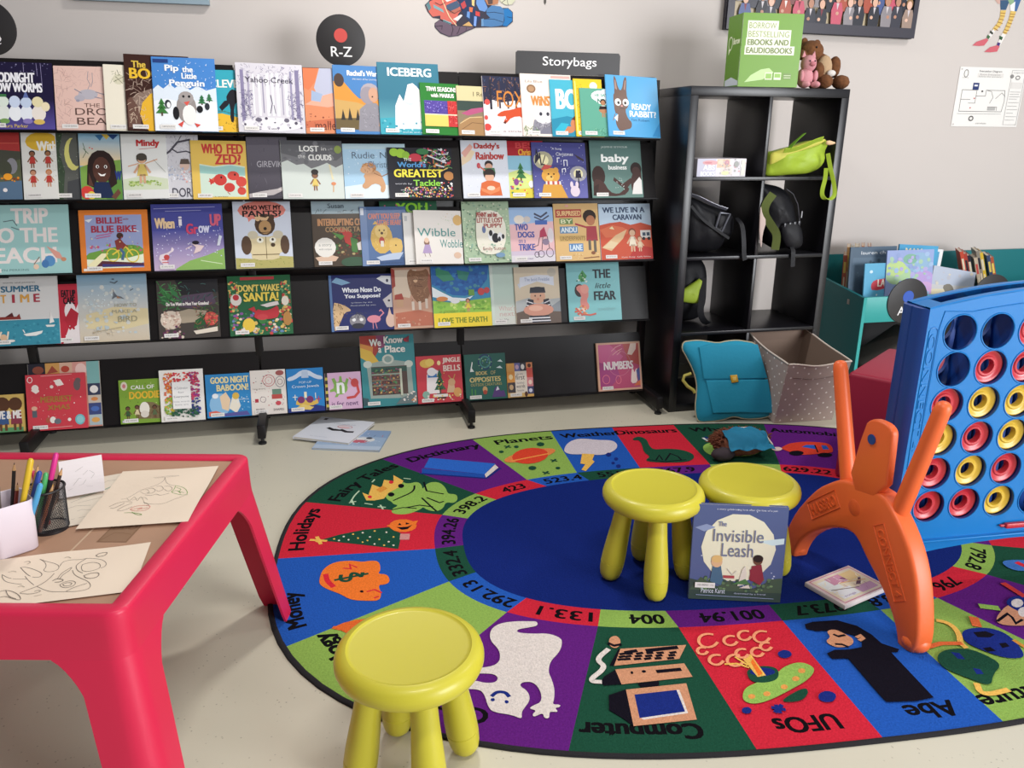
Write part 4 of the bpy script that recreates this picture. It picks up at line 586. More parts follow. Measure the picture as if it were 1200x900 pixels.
for row, z, x0, w, h, nL, nR, label, art in BOOKS:
    t = .0115 if row == 5 else .0066
    yaw = math.atan2(nL-nR, w)
    base = Vector((x0, 0, z)) + LN*(nL - t)
    if nL < 1e-4 and nR < 1e-4: base = Vector((x0, 0, z)) + LN*(-t)
    B3 = Matrix.Translation(base) @ Rx(-LEAN) @ Rz(yaw)
    B3.translation.z = max(base.z, z)   # stands on the ledge
    B3.translation.y = base.y
    full = 'BACKING' not in label
    if label.startswith('board book backing'):
        tabs = (w, h, art, B3); continue
    b = book(label + ' on the %s tier' % {1: 'top', 2: 'second', 3: 'middle', 4: 'fourth', 5: 'lowest'}[row] if len(label.split()) < 11 else label,
             w, h, t, art, B3, GROUP[row], (.08, .025) if row != 4 or w < .26 else (.06, .03), 'board_book' if row == 5 else 'picture_book')
    if row == 5 and 'cupids' in label:
        w2, h2, art2, M2 = tabs; sh = Sheet(w2, h2).draw(art2)
        V, F = cover_geom(w2, h2, .010)
        o = link('tabbed_pages', sheet_mesh('tabbed_pages', sh, lambda x, y, l: (x, -.010-.00005-l*.00004, y), (V, F, 'c9c2b8')), PRINT, b)
        o.matrix_basis = B3.inverted() @ M2
G_BAG = [(1.642, 1.159), (1.655, 1.188), (1.696, 1.199), (1.737, 1.205), (1.819, 1.223), (1.876, 1.242), (1.926, 1.252), (1.969, 1.253), (1.980, 1.237), (1.968, 1.200), (1.978, 1.163), (1.953, 1.126), (1.904, 1.104), (1.853, 1.099), (1.793, 1.097), (1.734, 1.092), (1.675, 1.093), (1.651, 1.119)]
G_TOP = [(1.633, 1.157), (1.642, 1.189), (1.720, 1.200), (1.801, 1.222), (1.898, 1.250), (1.958, 1.251), (1.919, 1.226), (1.829, 1.200), (1.724, 1.168), (1.644, 1.135)]
G_TIP = [(1.940, 1.253), (1.994, 1.239), (1.961, 1.228), (1.935, 1.230)]
G_STRAP1 = [(1.739, 1.213), (1.766, 1.243), (1.808, 1.278)]
G_STRAP2 = [(1.715, 1.202), (1.757, 1.204), (1.813, 1.222), (1.869, 1.246), (1.900, 1.253)]
G_LOOP = [(1.930, 1.131), (1.932, 1.083), (1.923, 1.039), (1.926, 1.009), (1.945, 0.994), (1.976, 0.995), (1.992, 1.016), (1.978, 1.068), (1.952, 1.128), (1.929, 1.194)]
BP = [(1.659, 1.074), (1.725, 1.055), (1.804, 1.043), (1.850, 1.020), (1.885, 0.959), (1.907, 0.889), (1.934, 0.818), (1.929, 0.763), (1.878, 0.744), (1.788, 0.751), (1.745, 0.814), (1.719, 0.892), (1.705, 0.938), (1.682, 0.984), (1.664, 1.029)]
BP_STRAP = [(1.706, 1.017), (1.673, 0.973), (1.670, 0.928), (1.715, 0.874), (1.749, 0.835), (1.745, 0.765)]
BP_POCKET = [(1.787, 0.878), (1.863, 0.892), (1.898, 0.860), (1.915, 0.798), (1.907, 0.762), (1.837, 0.756), (1.794, 0.816)]
BP_PINK = [(1.639, 0.973), (1.653, 0.928), (1.678, 0.897), (1.663, 0.837), (1.666, 0.764), (1.647, 0.829), (1.640, 0.913)]
BP_HANG = [(1.847, 0.759), (1.857, 0.680)]
BB = [(1.330, 1.012), (1.380, 0.996), (1.444, 0.968), (1.508, 0.947), (1.554, 0.930), (1.587, 0.914), (1.595, 0.865), (1.584, 0.817), (1.549, 0.805), (1.544, 0.768), (1.510, 0.746), (1.438, 0.743), (1.367, 0.748), (1.331, 0.766), (1.323, 0.846), (1.328, 0.942)]
BB_EDGE = [(1.319, 1.016), (1.374, 1.000), (1.438, 0.968), (1.503, 0.948)]
BB_TAG = [(1.480, 0.934), (1.529, 0.927), (1.497, 0.848), (1.462, 0.864)]
BB_HANG = [(1.585, 0.893), (1.587, 0.820), (1.601, 0.718)]
B3G = [(1.358, 0.559), (1.400, 0.583), (1.470, 0.628), (1.474, 0.581), (1.464, 0.495), (1.417, 0.498), (1.362, 0.509)]
B3D = [(1.379, 0.686), (1.471, 0.692), (1.511, 0.657), (1.506, 0.605), (1.524, 0.570), (1.516, 0.500), (1.481, 0.466), (1.505, 0.411), (1.536, 0.387), (1.477, 0.404), (1.394, 0.496)]
T_TEAL = [(-0.072, 0.368), (-0.044, 0.372), (-0.001, 0.375), (0.042, 0.368), (0.092, 0.359), (0.135, 0.368), (0.185, 0.371), (0.228, 0.364), (0.264, 0.357), (0.279, 0.342), (0.300, 0.266), (0.322, 0.188), (0.344, 0.097), (0.355, 0.019), (0.315, 0.005), (0.257, 0.002), (0.213, 0.005), (0.184, 0.015), (0.155, 0.016), (0.119, 0.003), (0.061, -0.002), (0.011, -0.004), (-0.010, 0.007), (-0.018, 0.066), (-0.010, 0.128), (-0.009, 0.177), (-0.023, 0.232), (-0.058, 0.302), (-0.079, 0.337)]
T_FLAP = [(-0.008, 0.342), (0.042, 0.355), (0.271, 0.350), (0.319, 0.192), (0.156, 0.193), (0.012, 0.196)]
T_POCK = [(0.023, 0.190), (0.319, 0.187), (0.351, 0.030), (0.184, 0.038), (0.054, 0.038)]
T_BUCK = [(0.136, 0.211), (0.169, 0.213), (0.176, 0.180), (0.143, 0.176)]
T_HAND = [(-0.034, 0.222), (-0.066, 0.213), (-0.073, 0.192), (-0.052, 0.164), (-0.024, 0.146), (-0.017, 0.132)]
RUG_ART=('P 8fb556 -105.0 35.2 -106.9 37.8 -107.6 41.5 -106.9 45.1 -104.4 46.8 -103.3 51.3 -101.5 52.8 -99.1 49.9 -95.4 51.8 -93.8 48.3 -93.8 44.1 -91.7 50.2 -8'
 '7.4 50.5 -85.1 45.1 -84.8 39.2 -81.6 38.8 -81.4 34.4 -83.1 31.3 -86.0 32.7 -87.2 27.8 -89.8 25.6 -92.7 27.1 -94.4 30.0 -94.7 28.5 -99.8 24.6 -105.1 25'
 '.8 -105.4 29.6 -102.7 32.2 -104.7 33.6|p e6b558 -115.8 44.6 -113.5 42.3 -112.3 51.3 -108.8 47.8 -107.9 55.0 -104.3 53.2 -104.3 58.9 -100.6 53.1 -101.9'
 ' 48.0 -106.2 43.3 -107.9 38.5 -111.3 37.4 -114.2 37.8|p d9923f -110.9 46.4 -108.3 49.7 -106.6 46.9 -109.2 43.7|p d22c3a -104.3 52.3 -104.4 51.7 -104.7'
 ' 51.2 -105.0 51.0 -105.4 51.0 -105.8 51.3 -106.0 51.9 -106.1 52.6 -106.0 53.2 -105.8 53.7 -105.4 54.0 -105.0 53.9 -104.7 53.6 -104.4 53.0|p d22c3a -11'
 '2.3 40.5 -112.3 40.0 -112.5 39.6 -112.8 39.4 -113.2 39.5 -113.5 39.8 -113.7 40.2 -113.8 40.7 -113.7 41.2 -113.5 41.6 -113.2 41.8 -112.9 41.8 -112.6 41'
 '.5 -112.3 41.1|p 15121c -100.4 48.4 -100.6 47.6 -100.9 47.0 -101.4 46.7 -101.9 46.7 -102.3 47.2 -102.6 47.9 -102.7 48.7 -102.6 49.5 -102.3 50.1 -101.8'
 ' 50.4 -101.3 50.4 -100.8 49.9 -100.5 49.2|p 15121c -104.1 41.4 -104.3 40.7 -104.6 40.1 -105.1 39.8 -105.6 39.9 -106.1 40.3 -106.4 41.0 -106.5 41.8 -10'
 '6.4 42.5 -106.1 43.1 -105.6 43.4 -105.0 43.3 -104.6 42.9 -104.2 42.2|L 15121c 0.7 -104.5 36.5 -101.5 39.1 -98.4 41.7 -96.8 44.5 -96.6 48.1|l 15121c 0.'
 '7 -100.0 30.1 -95.4 31.4 -90.9 29.5|l 15121c 0.7 -94.3 37.1 -91.3 29.5 -89.8 26.0|l 15121c 0.7 -93.0 50.8 -92.3 42.9 -86.4 39.5|l 15121c 0.7 -92.4 37.'
 '1 -88.2 32.4 -86.8 33.2|l 15121c 0.6 -105.0 29.0 -101.3 30.3 -96.7 29.1|L b8d0b0 0.6 -119.7 37.6 -118.6 42.4 -117.0 46.2|l b8d0b0 0.6 -120.1 36.7 -118'
 '.0 37.4|l b8d0b0 0.6 -119.3 38.5 -118.6 35.1|l b8d0b0 0.6 -114.6 35.4 -112.1 34.2|l b8d0b0 0.6 -110.0 32.1 -107.5 31.3|l b8d0b0 0.6 -109.2 33.3 -108.3'
 ' 30.0|l b8d0b0 0.6 -100.3 55.3 -98.0 54.3|l b8d0b0 0.6 -112.3 53.4 -111.5 55.5|p 2f66c4 -92.3 64.3 -89.6 74.1 -63.7 64.7 -65.0 62.5 -69.2 54.9|p 244fa'
 '6 -93.1 63.9 -69.2 54.9 -69.6 51.6 -93.3 59.3|p d9cfc9 -69.2 54.9 -64.0 63.8 -63.1 60.6 -69.1 51.6|l 1c2c78 1 -93.8 58.9 -69.6 51.2 -68.7 51.5 -62.5 5'
 '9.8|p 1f4a38 -128.6 10.0 -122.6 13.0 -115.0 15.3 -106.3 16.1 -104.8 13.9 -102.3 11.2 -102.8 5.5 -103.4 0.9 -116.2 5.7|p e6b558 -128.0 9.9 -128.1 9.3 -'
 '128.4 8.9 -128.8 8.7 -129.2 8.8 -129.7 9.1 -130.0 9.6 -130.2 10.2 -130.1 10.7 -129.8 11.1 -129.4 11.3 -129.0 11.3 -128.5 10.9 -128.2 10.5|l e6b558 1.2'
 ' -131.4 10.7 -126.6 9.4|l e6b558 1.2 -129.6 12.3 -128.2 7.8|p c98a86 -102.6 10.9 -99.4 10.5 -99.8 6.5 -102.9 6.9|p e8762f -97.0 15.9 -97.5 14.0 -98.8 '
 '12.6 -100.7 11.9 -102.7 12.2 -104.5 13.3 -105.7 15.1 -106.2 17.1 -105.7 19.1 -104.4 20.6 -102.5 21.2 -100.4 21.0 -98.6 19.8 -97.4 18.0|p e8762f -107.1'
 ' 17.3 -105.4 15.3 -103.9 18.9|p e8762f -98.7 19.1 -96.3 19.6 -97.5 16.3|p 15121c -103.8 15.8 -102.0 13.5 -100.1 13.9 -98.4 16.8 -100.0 15.6 -102.0 15.'
 '5|p 15121c -102.7 18.7 -102.0 16.9 -103.3 17.1|p 15121c -100.6 18.8 -99.3 17.6 -100.6 17.1|p e6b558 -123.6 10.2 -123.8 9.8 -124.1 9.8 -124.4 10.3 -124'
 '.2 10.8 -123.8 10.7|p d8d0c0 -120.6 11.4 -120.8 11.0 -121.2 11.0 -121.4 11.5 -121.2 12.0 -120.8 11.9|p e6b558 -117.6 12.7 -117.8 12.2 -118.2 12.3 -118'
 '.4 12.8 -118.2 13.2 -117.8 13.2|p d8d0c0 -114.5 13.2 -114.7 12.8 -115.1 12.8 -115.3 13.3 -115.1 13.8 -114.7 13.7|p e6b558 -110.6 13.9 -110.8 13.4 -111'
 '.2 13.5 -111.4 14.0 -111.2 14.4 -110.8 14.4|p d8d0c0 -106.8 12.5 -106.9 12.0 -107.3 12.1 -107.5 12.6 -107.3 13.1 -106.9 13.0|p e6b558 -104.5 8.9 -104.'
 '7 8.5 -105.0 8.5 -105.2 9.0 -105.0 9.5 -104.6 9.4|p d8d0c0 -106.0 5.9 -106.2 5.5 -106.6 5.5 -106.8 6.0 -106.6 6.5 -106.2 6.4|p e6b558 -109.1 7.9 -109.'
 '3 7.5 -109.6 7.5 -109.8 8.0 -109.6 8.5 -109.3 8.4|p d8d0c0 -112.1 10.0 -112.3 9.5 -112.7 9.6 -112.9 10.1 -112.7 10.5 -112.3 10.5|p e6b558 -116.0 9.7 -'
 '116.1 9.2 -116.5 9.3 -116.7 9.8 -116.6 10.2 -116.2 10.2|p d8d0c0 -119.0 9.0 -119.2 8.5 -119.5 8.6 -119.7 9.1 -119.6 9.5 -119.2 9.5|p e6b558 -114.4 6.7'
 ' -114.6 6.3 -114.9 6.4 -115.1 6.8 -115.0 7.3 -114.6 7.2|p d8d0c0 -110.6 5.0 -110.8 4.5 -111.1 4.6 -111.3 5.1 -111.1 5.5 -110.8 5.5|p e6b558 -107.5 3.8'
 ' -107.7 3.3 -108.1 3.4 -108.3 3.9 -108.1 4.3 -107.7 4.3|p d8d0c0 -104.5 3.4 -104.7 2.9 -105.1 3.0 -105.3 3.5 -105.1 3.9 -104.7 3.8|p e6b558 -112.9 7.6'
 ' -113.1 7.2 -113.4 7.3 -113.6 7.8 -113.5 8.2 -113.1 8.1|p d8d0c0 -122.0 8.9 -122.2 8.5 -122.6 8.5 -122.8 9.0 -122.6 9.4 -122.2 9.4|P e8762f -127.0 -14'
 '.7 -126.4 -8.5 -123.1 -4.6 -118.1 -4.4 -114.4 -5.9 -112.3 -5.3 -109.4 -6.0 -108.9 -11.5 -109.9 -13.5 -106.8 -14.2 -106.1 -18.6 -107.9 -19.9 -109.7 -19'
 '.7 -108.6 -24.9 -109.3 -28.0 -111.9 -27.9 -117.3 -26.7 -120.1 -23.3 -124.3 -20.0 -126.5 -17.4|L d22c3a 1.6 -125.2 -12.0 -124.6 -15.4 -122.7 -18.7|l d2'
 '2c3a 0.6 -120.1 -8.8 -117.9 -9.5 -118.4 -6.7 -116.2 -8.8|p 15121c -113.8 -22.7 -113.8 -23.0 -114.0 -23.2 -114.2 -23.3 -114.4 -23.2 -114.6 -23.1 -114.8'
 ' -22.8 -114.9 -22.6 -114.8 -22.3 -114.7 -22.1 -114.4 -22.0 -114.2 -22.0 -114.0 -22.2 -113.8 -22.4|l d22c3a 0.6 -112.7 -22.9 -110.7 -22.1 -108.7 -24.0|'
 'l d22c3a 0.6 -110.6 -26.5 -109.6 -26.0|L 1f4a38 1.2 -114.3 -12.4 -114.6 -14.8 -116.0 -12.5 -117.5 -11.9 -117.8 -13.7 -117.8 -15.9 -119.4 -16.5 -120.8 '
 '-15.3 -120.7 -12.9|l 1f4a38 1 -122.2 -15.3 -112.9 -13.0|p d8662f -121.2 -39.2 -118.7 -37.6 -115.6 -36.7 -112.4 -36.6 -112.4 -40.5 -114.8 -42.8 -117.9 '
 '-42.4 -119.9 -40.5|l d8662f 1.2 -121.2 -39.5 -119.7 -40.3|p e0834a -37.0 75.1 -37.9 73.0 -40.1 70.8 -43.3 68.5 -47.1 66.6 -51.0 65.3 -54.6 64.6 -57.5 '
 '64.7 -59.3 65.5 -59.9 67.0 -59.1 68.9 -57.1 71.2 -54.0 73.4 -50.2 75.4 -46.1 76.9 -42.3 77.6 -39.3 77.6 -37.5 76.7|p d8452f -40.8 71.6 -41.7 68.7 -43.'
 '4 66.1 -45.7 64.1 -48.3 62.9 -50.9 62.6 -53.2 63.3 -55.0 64.8 -56.1 67.0 -56.2 69.7 -55.4 72.6 -53.8 75.2 -51.5 77.4 -48.8 78.7 -46.1 79.0 -43.6 78.3 '
 '-41.8 76.7 -40.8 74.3|l e8934a 1 -56.6 66.4 -49.1 69.0 -40.7 71.9|p 1f4a38 -58.6 76.4 -59.1 75.4 -59.9 75.2 -60.5 75.6 -60.7 76.6 -60.3 77.5 -59.5 77.'
 '8 -58.8 77.3|p 1f4a38 -51.6 81.0 -52.0 80.0 -52.8 79.7 -53.5 80.2 -53.7 81.3 -53.2 82.2 -52.4 82.5 -51.7 82.0|p 1f4a38 -40.3 82.3 -41.1 80.8 -42.4 80.'
 '3 -43.5 81.1 -43.7 82.8 -42.9 84.3 -41.6 84.9 -40.5 84.0|p 1f4a38 -48.2 58.0 -49.0 56.7 -50.2 56.3 -51.2 57.0 -51.4 58.5 -50.7 59.8 -49.5 60.2 -48.4 5'
 '9.5|p 1f4a38 -38.8 56.8 -39.2 56.0 -40.0 55.7 -40.6 56.1 -40.7 57.0 -40.3 57.9 -39.5 58.1 -38.9 57.7|l 1f4a38 0.8 -57.4 82.5 -55.2 80.8|l 1f4a38 0.8 -'
 '57.2 80.3 -55.4 82.9|l 1f4a38 0.8 -40.8 65.3 -38.8 63.8|l 1f4a38 0.8 -40.7 63.4 -38.9 65.7|l 1f4a38 0.8 -46.3 53.8 -44.3 52.3|l 1f4a38 0.8 -46.1 52.0 '
 '-44.4 54.1|P cfc4cc -33.7 74.4 -30.7 81.8 -26.1 86.3 -21.9 86.5 -16.3 83.9 -10.2 83.1 -9.3 77.6 -12.1 71.6 -18.7 67.0 -24.8 69.2 -31.3 69.7 -33.2 71.6'
 '|p e6b558 -26.8 70.1 -21.8 68.8 -24.2 63.1 -23.8 61.1 -29.5 52.5 -30.9 53.9 -28.1 59.1 -29.9 60.0|p 1c2c78 -15.0 67.5 -15.8 66.0 -16.9 65.7 -17.4 66.9'
 ' -16.9 68.7 -15.8 69.7 -15.0 69.2|p 1c2c78 -13.4 62.7 -14.1 61.5 -14.9 61.3 -15.3 62.2 -14.9 63.6 -14.1 64.3 -13.4 63.9|p 1c2c78 -15.9 58.8 -16.5 57.8'
 ' -17.2 57.7 -17.5 58.4 -17.2 59.5 -16.5 60.2 -15.9 59.8|p 1c2c78 -14.4 55.4 -15.2 54.1 -16.1 53.9 -16.5 54.9 -16.1 56.4 -15.2 57.2 -14.4 56.8|P 1f4a38'
 ' -1.3 83.5 2.5 86.3 4.9 82.3 3.6 74.8 4.0 70.2 9.5 70.8 15.7 69.0 19.0 64.1 17.9 59.2 13.5 55.8 4.5 56.4 -2.1 58.2 -2.7 60.3 0.4 63.2 -1.0 68.1 1.0 76'
 '.9 1.1 81.7 -1.2 81.6|l 15121c 0.7 1.7 59.7 4.5 64.3 4.2 59.4|l 15121c 0.7 5.2 58.6 9.6 65.3 11.7 61.7 11.8 58.3|l 15121c 0.7 -1.5 60.1 4.8 57.3 13.7 '
 '58.1|P 8fb556 25.9 71.1 29.1 74.2 33.1 74.7 35.5 71.1 44.4 78.3 48.3 79.8 52.5 78.9 54.4 81.2 55.8 79.5 53.2 74.6 49.9 73.1 48.5 67.4 49.0 62.9 41.6 5'
 '7.7 31.0 59.1 25.7 61.0 24.5 65.8|l d0d4d8 1.2 29.8 80.2 30.4 77.5 33.5 80.4 34.1 77.2 38.4 78.0|l 1c2c78 1 31.2 81.3 32.4 77.8 36.3 79.3|p d0d4d8 40.'
 '2 82.8 40.0 82.3 39.6 82.0 39.1 81.9 38.7 81.9 38.4 82.2 38.3 82.6 38.3 83.0 38.6 83.4 39.0 83.7 39.5 83.9 39.9 83.8 40.2 83.6 40.3 83.2|P d2402f 58.4'
 ' 65.2 64.0 69.3 68.0 70.1 71.6 70.6 78.0 69.1 81.9 66.6 78.3 57.5 74.6 57.2 63.2 56.1 60.2 59.9 58.2 63.6|p 15121c 65.2 58.4 64.4 57.4 63.1 56.7 61.6 '
 '56.3 60.2 56.5 59.3 57.2 58.8 58.1 59.1 59.2 59.9 60.3 61.2 61.0 62.7 61.3 64.1 61.2 65.1 60.5 65.5 59.5|p 15121c 76.1 55.0 75.2 54.1 74.0 53.5 72.5 5'
 '3.2 71.2 53.4 70.2 54.0 69.7 54.8 69.9 55.8 70.7 56.7 72.0 57.3 73.5 57.6 74.8 57.4 75.9 56.8 76.3 56.0|p 2f5cb8 67.6 64.9 70.8 66.8 74.2 66.3 72.3 61'
 '.7|p 2f5cb8 77.0 65.6 79.0 65.0 77.9 60.7 75.2 61.0|p e0c4c0 58.4 63.9 57.7 63.0 56.7 62.4 55.7 62.1 54.7 62.2 54.1 62.7 53.8 63.5 54.0 64.5 54.7 65.3'
 ' 55.7 66.0 56.7 66.3 57.7 66.2 58.4 65.6 58.6 64.8|l 15121c 0.6 74.3 66.0 71.5 58.4|P d9cfc9 -68.3 -44.1 -66.7 -44.4 -66.8 -46.3 -69.0 -46.8 -72.6 -47'
 '.2 -72.9 -48.7 -68.7 -49.8 -64.7 -50.1 -61.7 -52.6 -62.0 -55.3 -63.6 -58.7 -66.5 -61.8 -67.8 -65.8 -67.5 -68.3 -67.5 -72.3 -68.4 -76.0 -69.1 -77.5 -67'
 '.2 -77.8 -67.6 -78.7 -68.8 -78.7 -68.2 -80.2 -69.6 -79.9 -70.3 -79.9 -70.7 -82.0 -71.9 -81.7 -71.8 -79.9 -74.2 -81.1 -74.3 -80.0 -73.1 -79.0 -74.8 -78'
 '.1 -73.6 -77.2 -71.4 -76.3 -70.9 -72.6 -72.0 -69.0 -74.7 -68.6 -75.7 -69.9 -74.0 -72.1 -73.9 -75.2 -75.9 -77.9 -76.7 -79.2 -76.9 -81.4 -79.0 -79.6 -82'
 '.7 -78.3 -84.0 -76.8 -84.4 -71.4 -85.7 -69.7 -89.3 -69.2 -89.0 -66.3 -85.9 -66.5 -83.9 -67.7 -81.4 -68.0 -80.3 -66.5 -81.0 -64.8 -83.5 -64.1 -87.2 -63'
 '.9 -88.1 -61.8 -81.7 -61.9 -79.3 -60.4 -78.6 -57.5 -78.8 -54.8 -80.3 -51.4 -80.2 -48.1 -79.0 -45.4 -76.4 -43.7 -72.3 -43.5|p 1c2c78 -82.2 -74.0 -82.3 '
 '-74.3 -82.4 -74.4 -82.6 -74.5 -82.9 -74.5 -83.0 -74.4 -83.2 -74.1 -83.2 -73.9 -83.1 -73.6 -82.9 -73.4 -82.7 -73.4 -82.5 -73.4 -82.3 -73.5 -82.2 -73.8|'
 'p 1c2c78 -79.1 -75.2 -79.1 -75.4 -79.3 -75.6 -79.5 -75.7 -79.7 -75.7 -79.9 -75.5 -80.0 -75.3 -80.0 -75.1 -80.0 -74.8 -79.8 -74.6 -79.6 -74.5 -79.4 -74'
 '.6 -79.2 -74.7 -79.1 -74.9|L 1c2c78 1 -82.6 -72.5 -81.6 -71.5 -80.5 -71.4 -79.3 -71.9 -78.8 -73.2|p 15121c -52.1 -65.5 -48.1 -59.4 -47.3 -59.2 -50.9 -'
 '65.8|p c98f6e -47.5 -59.3 -30.0 -60.1 -33.8 -65.4 -51.0 -65.8|p 15121c -54.6 -69.5 -51.0 -67.2 -51.0 -72.9 -55.5 -72.7 -55.8 -71.3|p c98f6e -51.1 -67.'
 '2 -33.2 -67.3 -33.0 -72.6 -51.1 -72.9|p 15121c -47.1 -73.1 -41.7 -72.9 -42.3 -74.7 -46.8 -74.6|p 15121c -55.2 -76.2 -50.6 -74.8 -52.4 -87.1 -54.1 -84.'
 '3 -56.5 -81.2|p c98f6e -50.6 -74.9 -35.4 -74.7 -37.5 -87.1 -52.4 -87.1|p d9cfc9 -38.9 -76.7 -37.9 -76.8 -38.7 -84.8 -49.6 -85.4 -50.0 -84.7 -39.4 -84.'
 '1|p 1c2c78 -49.1 -76.9 -38.6 -76.7 -39.2 -84.2 -50.3 -84.8|l 15121c 1.2 -46.5 -61.0 -43.8 -60.7|l 15121c 1.4 -40.8 -61.0 -33.0 -60.8|l 15121c 0.9 -48.'
 '1 -61.5 -46.8 -61.4|l 15121c 0.9 -48.6 -62.6 -47.4 -62.5|l 15121c 0.9 -49.2 -63.6 -48.0 -63.6|l 15121c 0.9 -46.4 -61.6 -45.2 -61.6|l 15121c 0.9 -47.0 '
 '-62.7 -45.8 -62.6|l 15121c 0.9 -47.6 -63.7 -46.4 -63.7|l 15121c 0.9 -43.8 -61.9 -42.5 -61.8|l 15121c 0.9 -44.4 -62.9 -43.1 -62.9|l 15121c 0.9 -45.0 -6'
 '4.0 -43.7 -64.0|l 15121c 0.9 -41.1 -62.1 -39.9 -62.1|l 15121c 0.9 -41.8 -63.2 -40.5 -63.2|l 15121c 0.9 -42.4 -64.3 -41.1 -64.2|l 15121c 0.9 -38.5 -62.'
 '4 -37.2 -62.4|l 15121c 0.9 -39.1 -63.5 -37.9 -63.4|l 15121c 0.9 -39.7 -64.5 -38.5 -64.5|l 15121c 0.9 -35.2 -62.8 -33.9 -62.7|l 15121c 0.9 -35.8 -63.8 '
 '-34.6 -63.8|l 15121c 0.9 -36.5 -64.9 -35.3 -64.9|p 15121c -47.0 -69.1 -47.2 -69.5 -47.5 -69.6 -47.7 -69.4 -47.7 -69.0 -47.5 -68.6 -47.2 -68.5 -47.0 -6'
 '8.7|p 15121c -43.7 -69.1 -44.0 -69.4 -44.4 -69.5 -44.8 -69.3 -44.8 -68.9 -44.6 -68.6 -44.1 -68.5 -43.8 -68.7|l 15121c 1.2 -40.8 -69.5 -35.2 -69.5|p c9'
 '8f6e -46.7 -56.6 -47.1 -57.7 -47.8 -58.5 -48.5 -58.9 -49.2 -58.8 -49.7 -58.2 -49.9 -57.3 -49.7 -56.1 -49.3 -55.0 -48.6 -54.2 -47.8 -53.8 -47.1 -53.9 -'
 '46.7 -54.5 -46.5 -55.4|l 15121c 0.9 -49.9 -56.7 -48.8 -57.9 -47.0 -57.6|L d9cfc9 1.4 -50.9 -59.3 -54.0 -62.0 -54.4 -63.7 -53.4 -65.5 -54.8 -67.5 -57.6'
 ' -69.6 -58.0 -70.9 -56.1 -71.3|P 1f4a38 -15.5 -83.7 -7.5 -80.0 -7.3 -81.9 -10.4 -84.6 -14.4 -84.7|P 8fb556 -24.1 -81.5 -22.1 -78.4 -17.7 -76.7 -12.0 -'
 '74.5 -8.7 -72.0 -4.0 -70.8 -1.6 -72.8 -2.1 -75.0 -5.7 -77.9 -11.0 -80.4 -17.5 -83.2 -21.8 -84.2 -24.0 -83.3|P 1f4a38 -19.2 -72.7 -17.4 -71.6 -13.7 -71'
 '.0 -10.9 -72.2 -11.3 -74.6 -13.1 -76.8 -16.7 -77.4 -19.6 -76.4|p 1c2c78 -12.0 -73.8 -12.6 -74.4 -13.7 -74.7 -15.1 -74.9 -16.5 -74.7 -17.6 -74.2 -18.3 '
 '-73.6 -18.3 -72.9 -17.7 -72.3 -16.6 -71.9 -15.1 -71.7 -13.7 -71.9 -12.6 -72.4 -12.0 -73.1|p e6b558 -17.2 -75.0 -17.6 -69.9 -17.9 -67.4 -14.9 -66.1 -15'
 '.0 -69.1 -14.9 -74.7|p e8762f -16.8 -74.7 -16.4 -69.4 -15.3 -68.0 -15.4 -73.9|p e09a50 -20.8 -81.6 -21.3 -82.2 -22.1 -82.4 -22.6 -82.0 -22.6 -81.4 -22'
 '.1 -80.8 -21.3 -80.7 -20.8 -81.0|p e09a50 -16.8 -81.3 -17.4 -81.9 -18.1 -82.0 -18.7 -81.7 -18.6 -81.0 -18.1 -80.5 -17.3 -80.3 -16.8 -80.6|p e09a50 -11'
 '.5 -79.5 -12.1 -80.1 -12.9 -80.3 -13.4 -79.9 -13.3 -79.3 -12.8 -78.7 -12.0 -78.5 -11.5 -78.9|p e09a50 -7.2 -77.1 -7.9 -77.7 -8.6 -77.8 -9.2 -77.5 -9.1'
 ' -76.8 -8.5 -76.2 -7.7 -76.0 -7.2 -76.4|p e09a50 -4.3 -74.4 -4.9 -75.1 -5.7 -75.2 -6.3 -74.9 -6.2 -74.2 -5.6 -73.5 -4.8 -73.4 -4.2 -73.7|L eb9a72 0.8 '
 '-21.6 -60.4 -23.1 -61.7 -24.7 -62.1 -26.0 -61.5 -26.5 -60.0 -25.9 -58.2 -24.6 -56.8 -22.9 -56.3 -21.5 -56.8|L eb9a72 0.8 -16.4 -60.9 -17.4 -61.8 -18.6'
 ' -62.1 -19.5 -61.6 -19.8 -60.6 -19.4 -59.4 -18.4 -58.4 -17.2 -58.0 -16.2 -58.4|L eb9a72 0.8 -7.2 -60.6 -8.5 -61.7 -9.9 -62.1 -11.0 -61.5 -11.3 -60.3 -'
 '10.8 -58.8 -9.5 -57.6 -8.0 -57.1 -6.8 -57.6|L eb9a72 0.8 -25.7 -63.8 -26.5 -64.5 -27.3 -64.6 -28.0 -64.3 -28.2 -63.6 -28.0 -62.7 -27.3 -62.0 -26.4 -61'
 '.7 -25.7 -62.0|L eb9a72 0.8 -23.2 -68.0 -24.2 -68.9 -25.4 -69.2 -26.3 -68.7 -26.7 -67.7 -26.3 -66.5 -25.3 -65.5 -24.1 -65.2 -23.1 -65.5|L eb9a72 0.8 -'
 '18.3 -69.0 -19.5 -70.0 -20.9 -70.3 -21.9 -69.8 -22.3 -68.6 -21.8 -67.3 -20.7 -66.2 -19.3 -65.8 -18.2 -66.2|L eb9a72 0.8 -11.7 -66.4 -12.6 -67.2 -13.7 '
 '-67.4 -14.4 -67.0 -14.7 -66.1 -14.3 -65.1 -13.4 -64.2 -12.3 -63.9 -11.5 -64.2|L eb9a72 0.8 -8.5 -64.4 -9.4 -65.1 -10.4 -65.4 -11.1 -65.0 -11.3 -64.2 -'
 '11.0 -63.2 -10.1 -62.4 -9.1 -62.1 -8.3 -62.4|L eb9a72 0.8 -11.8 -59.3 -12.8 -60.2 -14.0 -60.5 -14.9 -60.0 -15.1 -59.0 -14.7 -57.8 -13.7 -56.8 -12.5 -5'
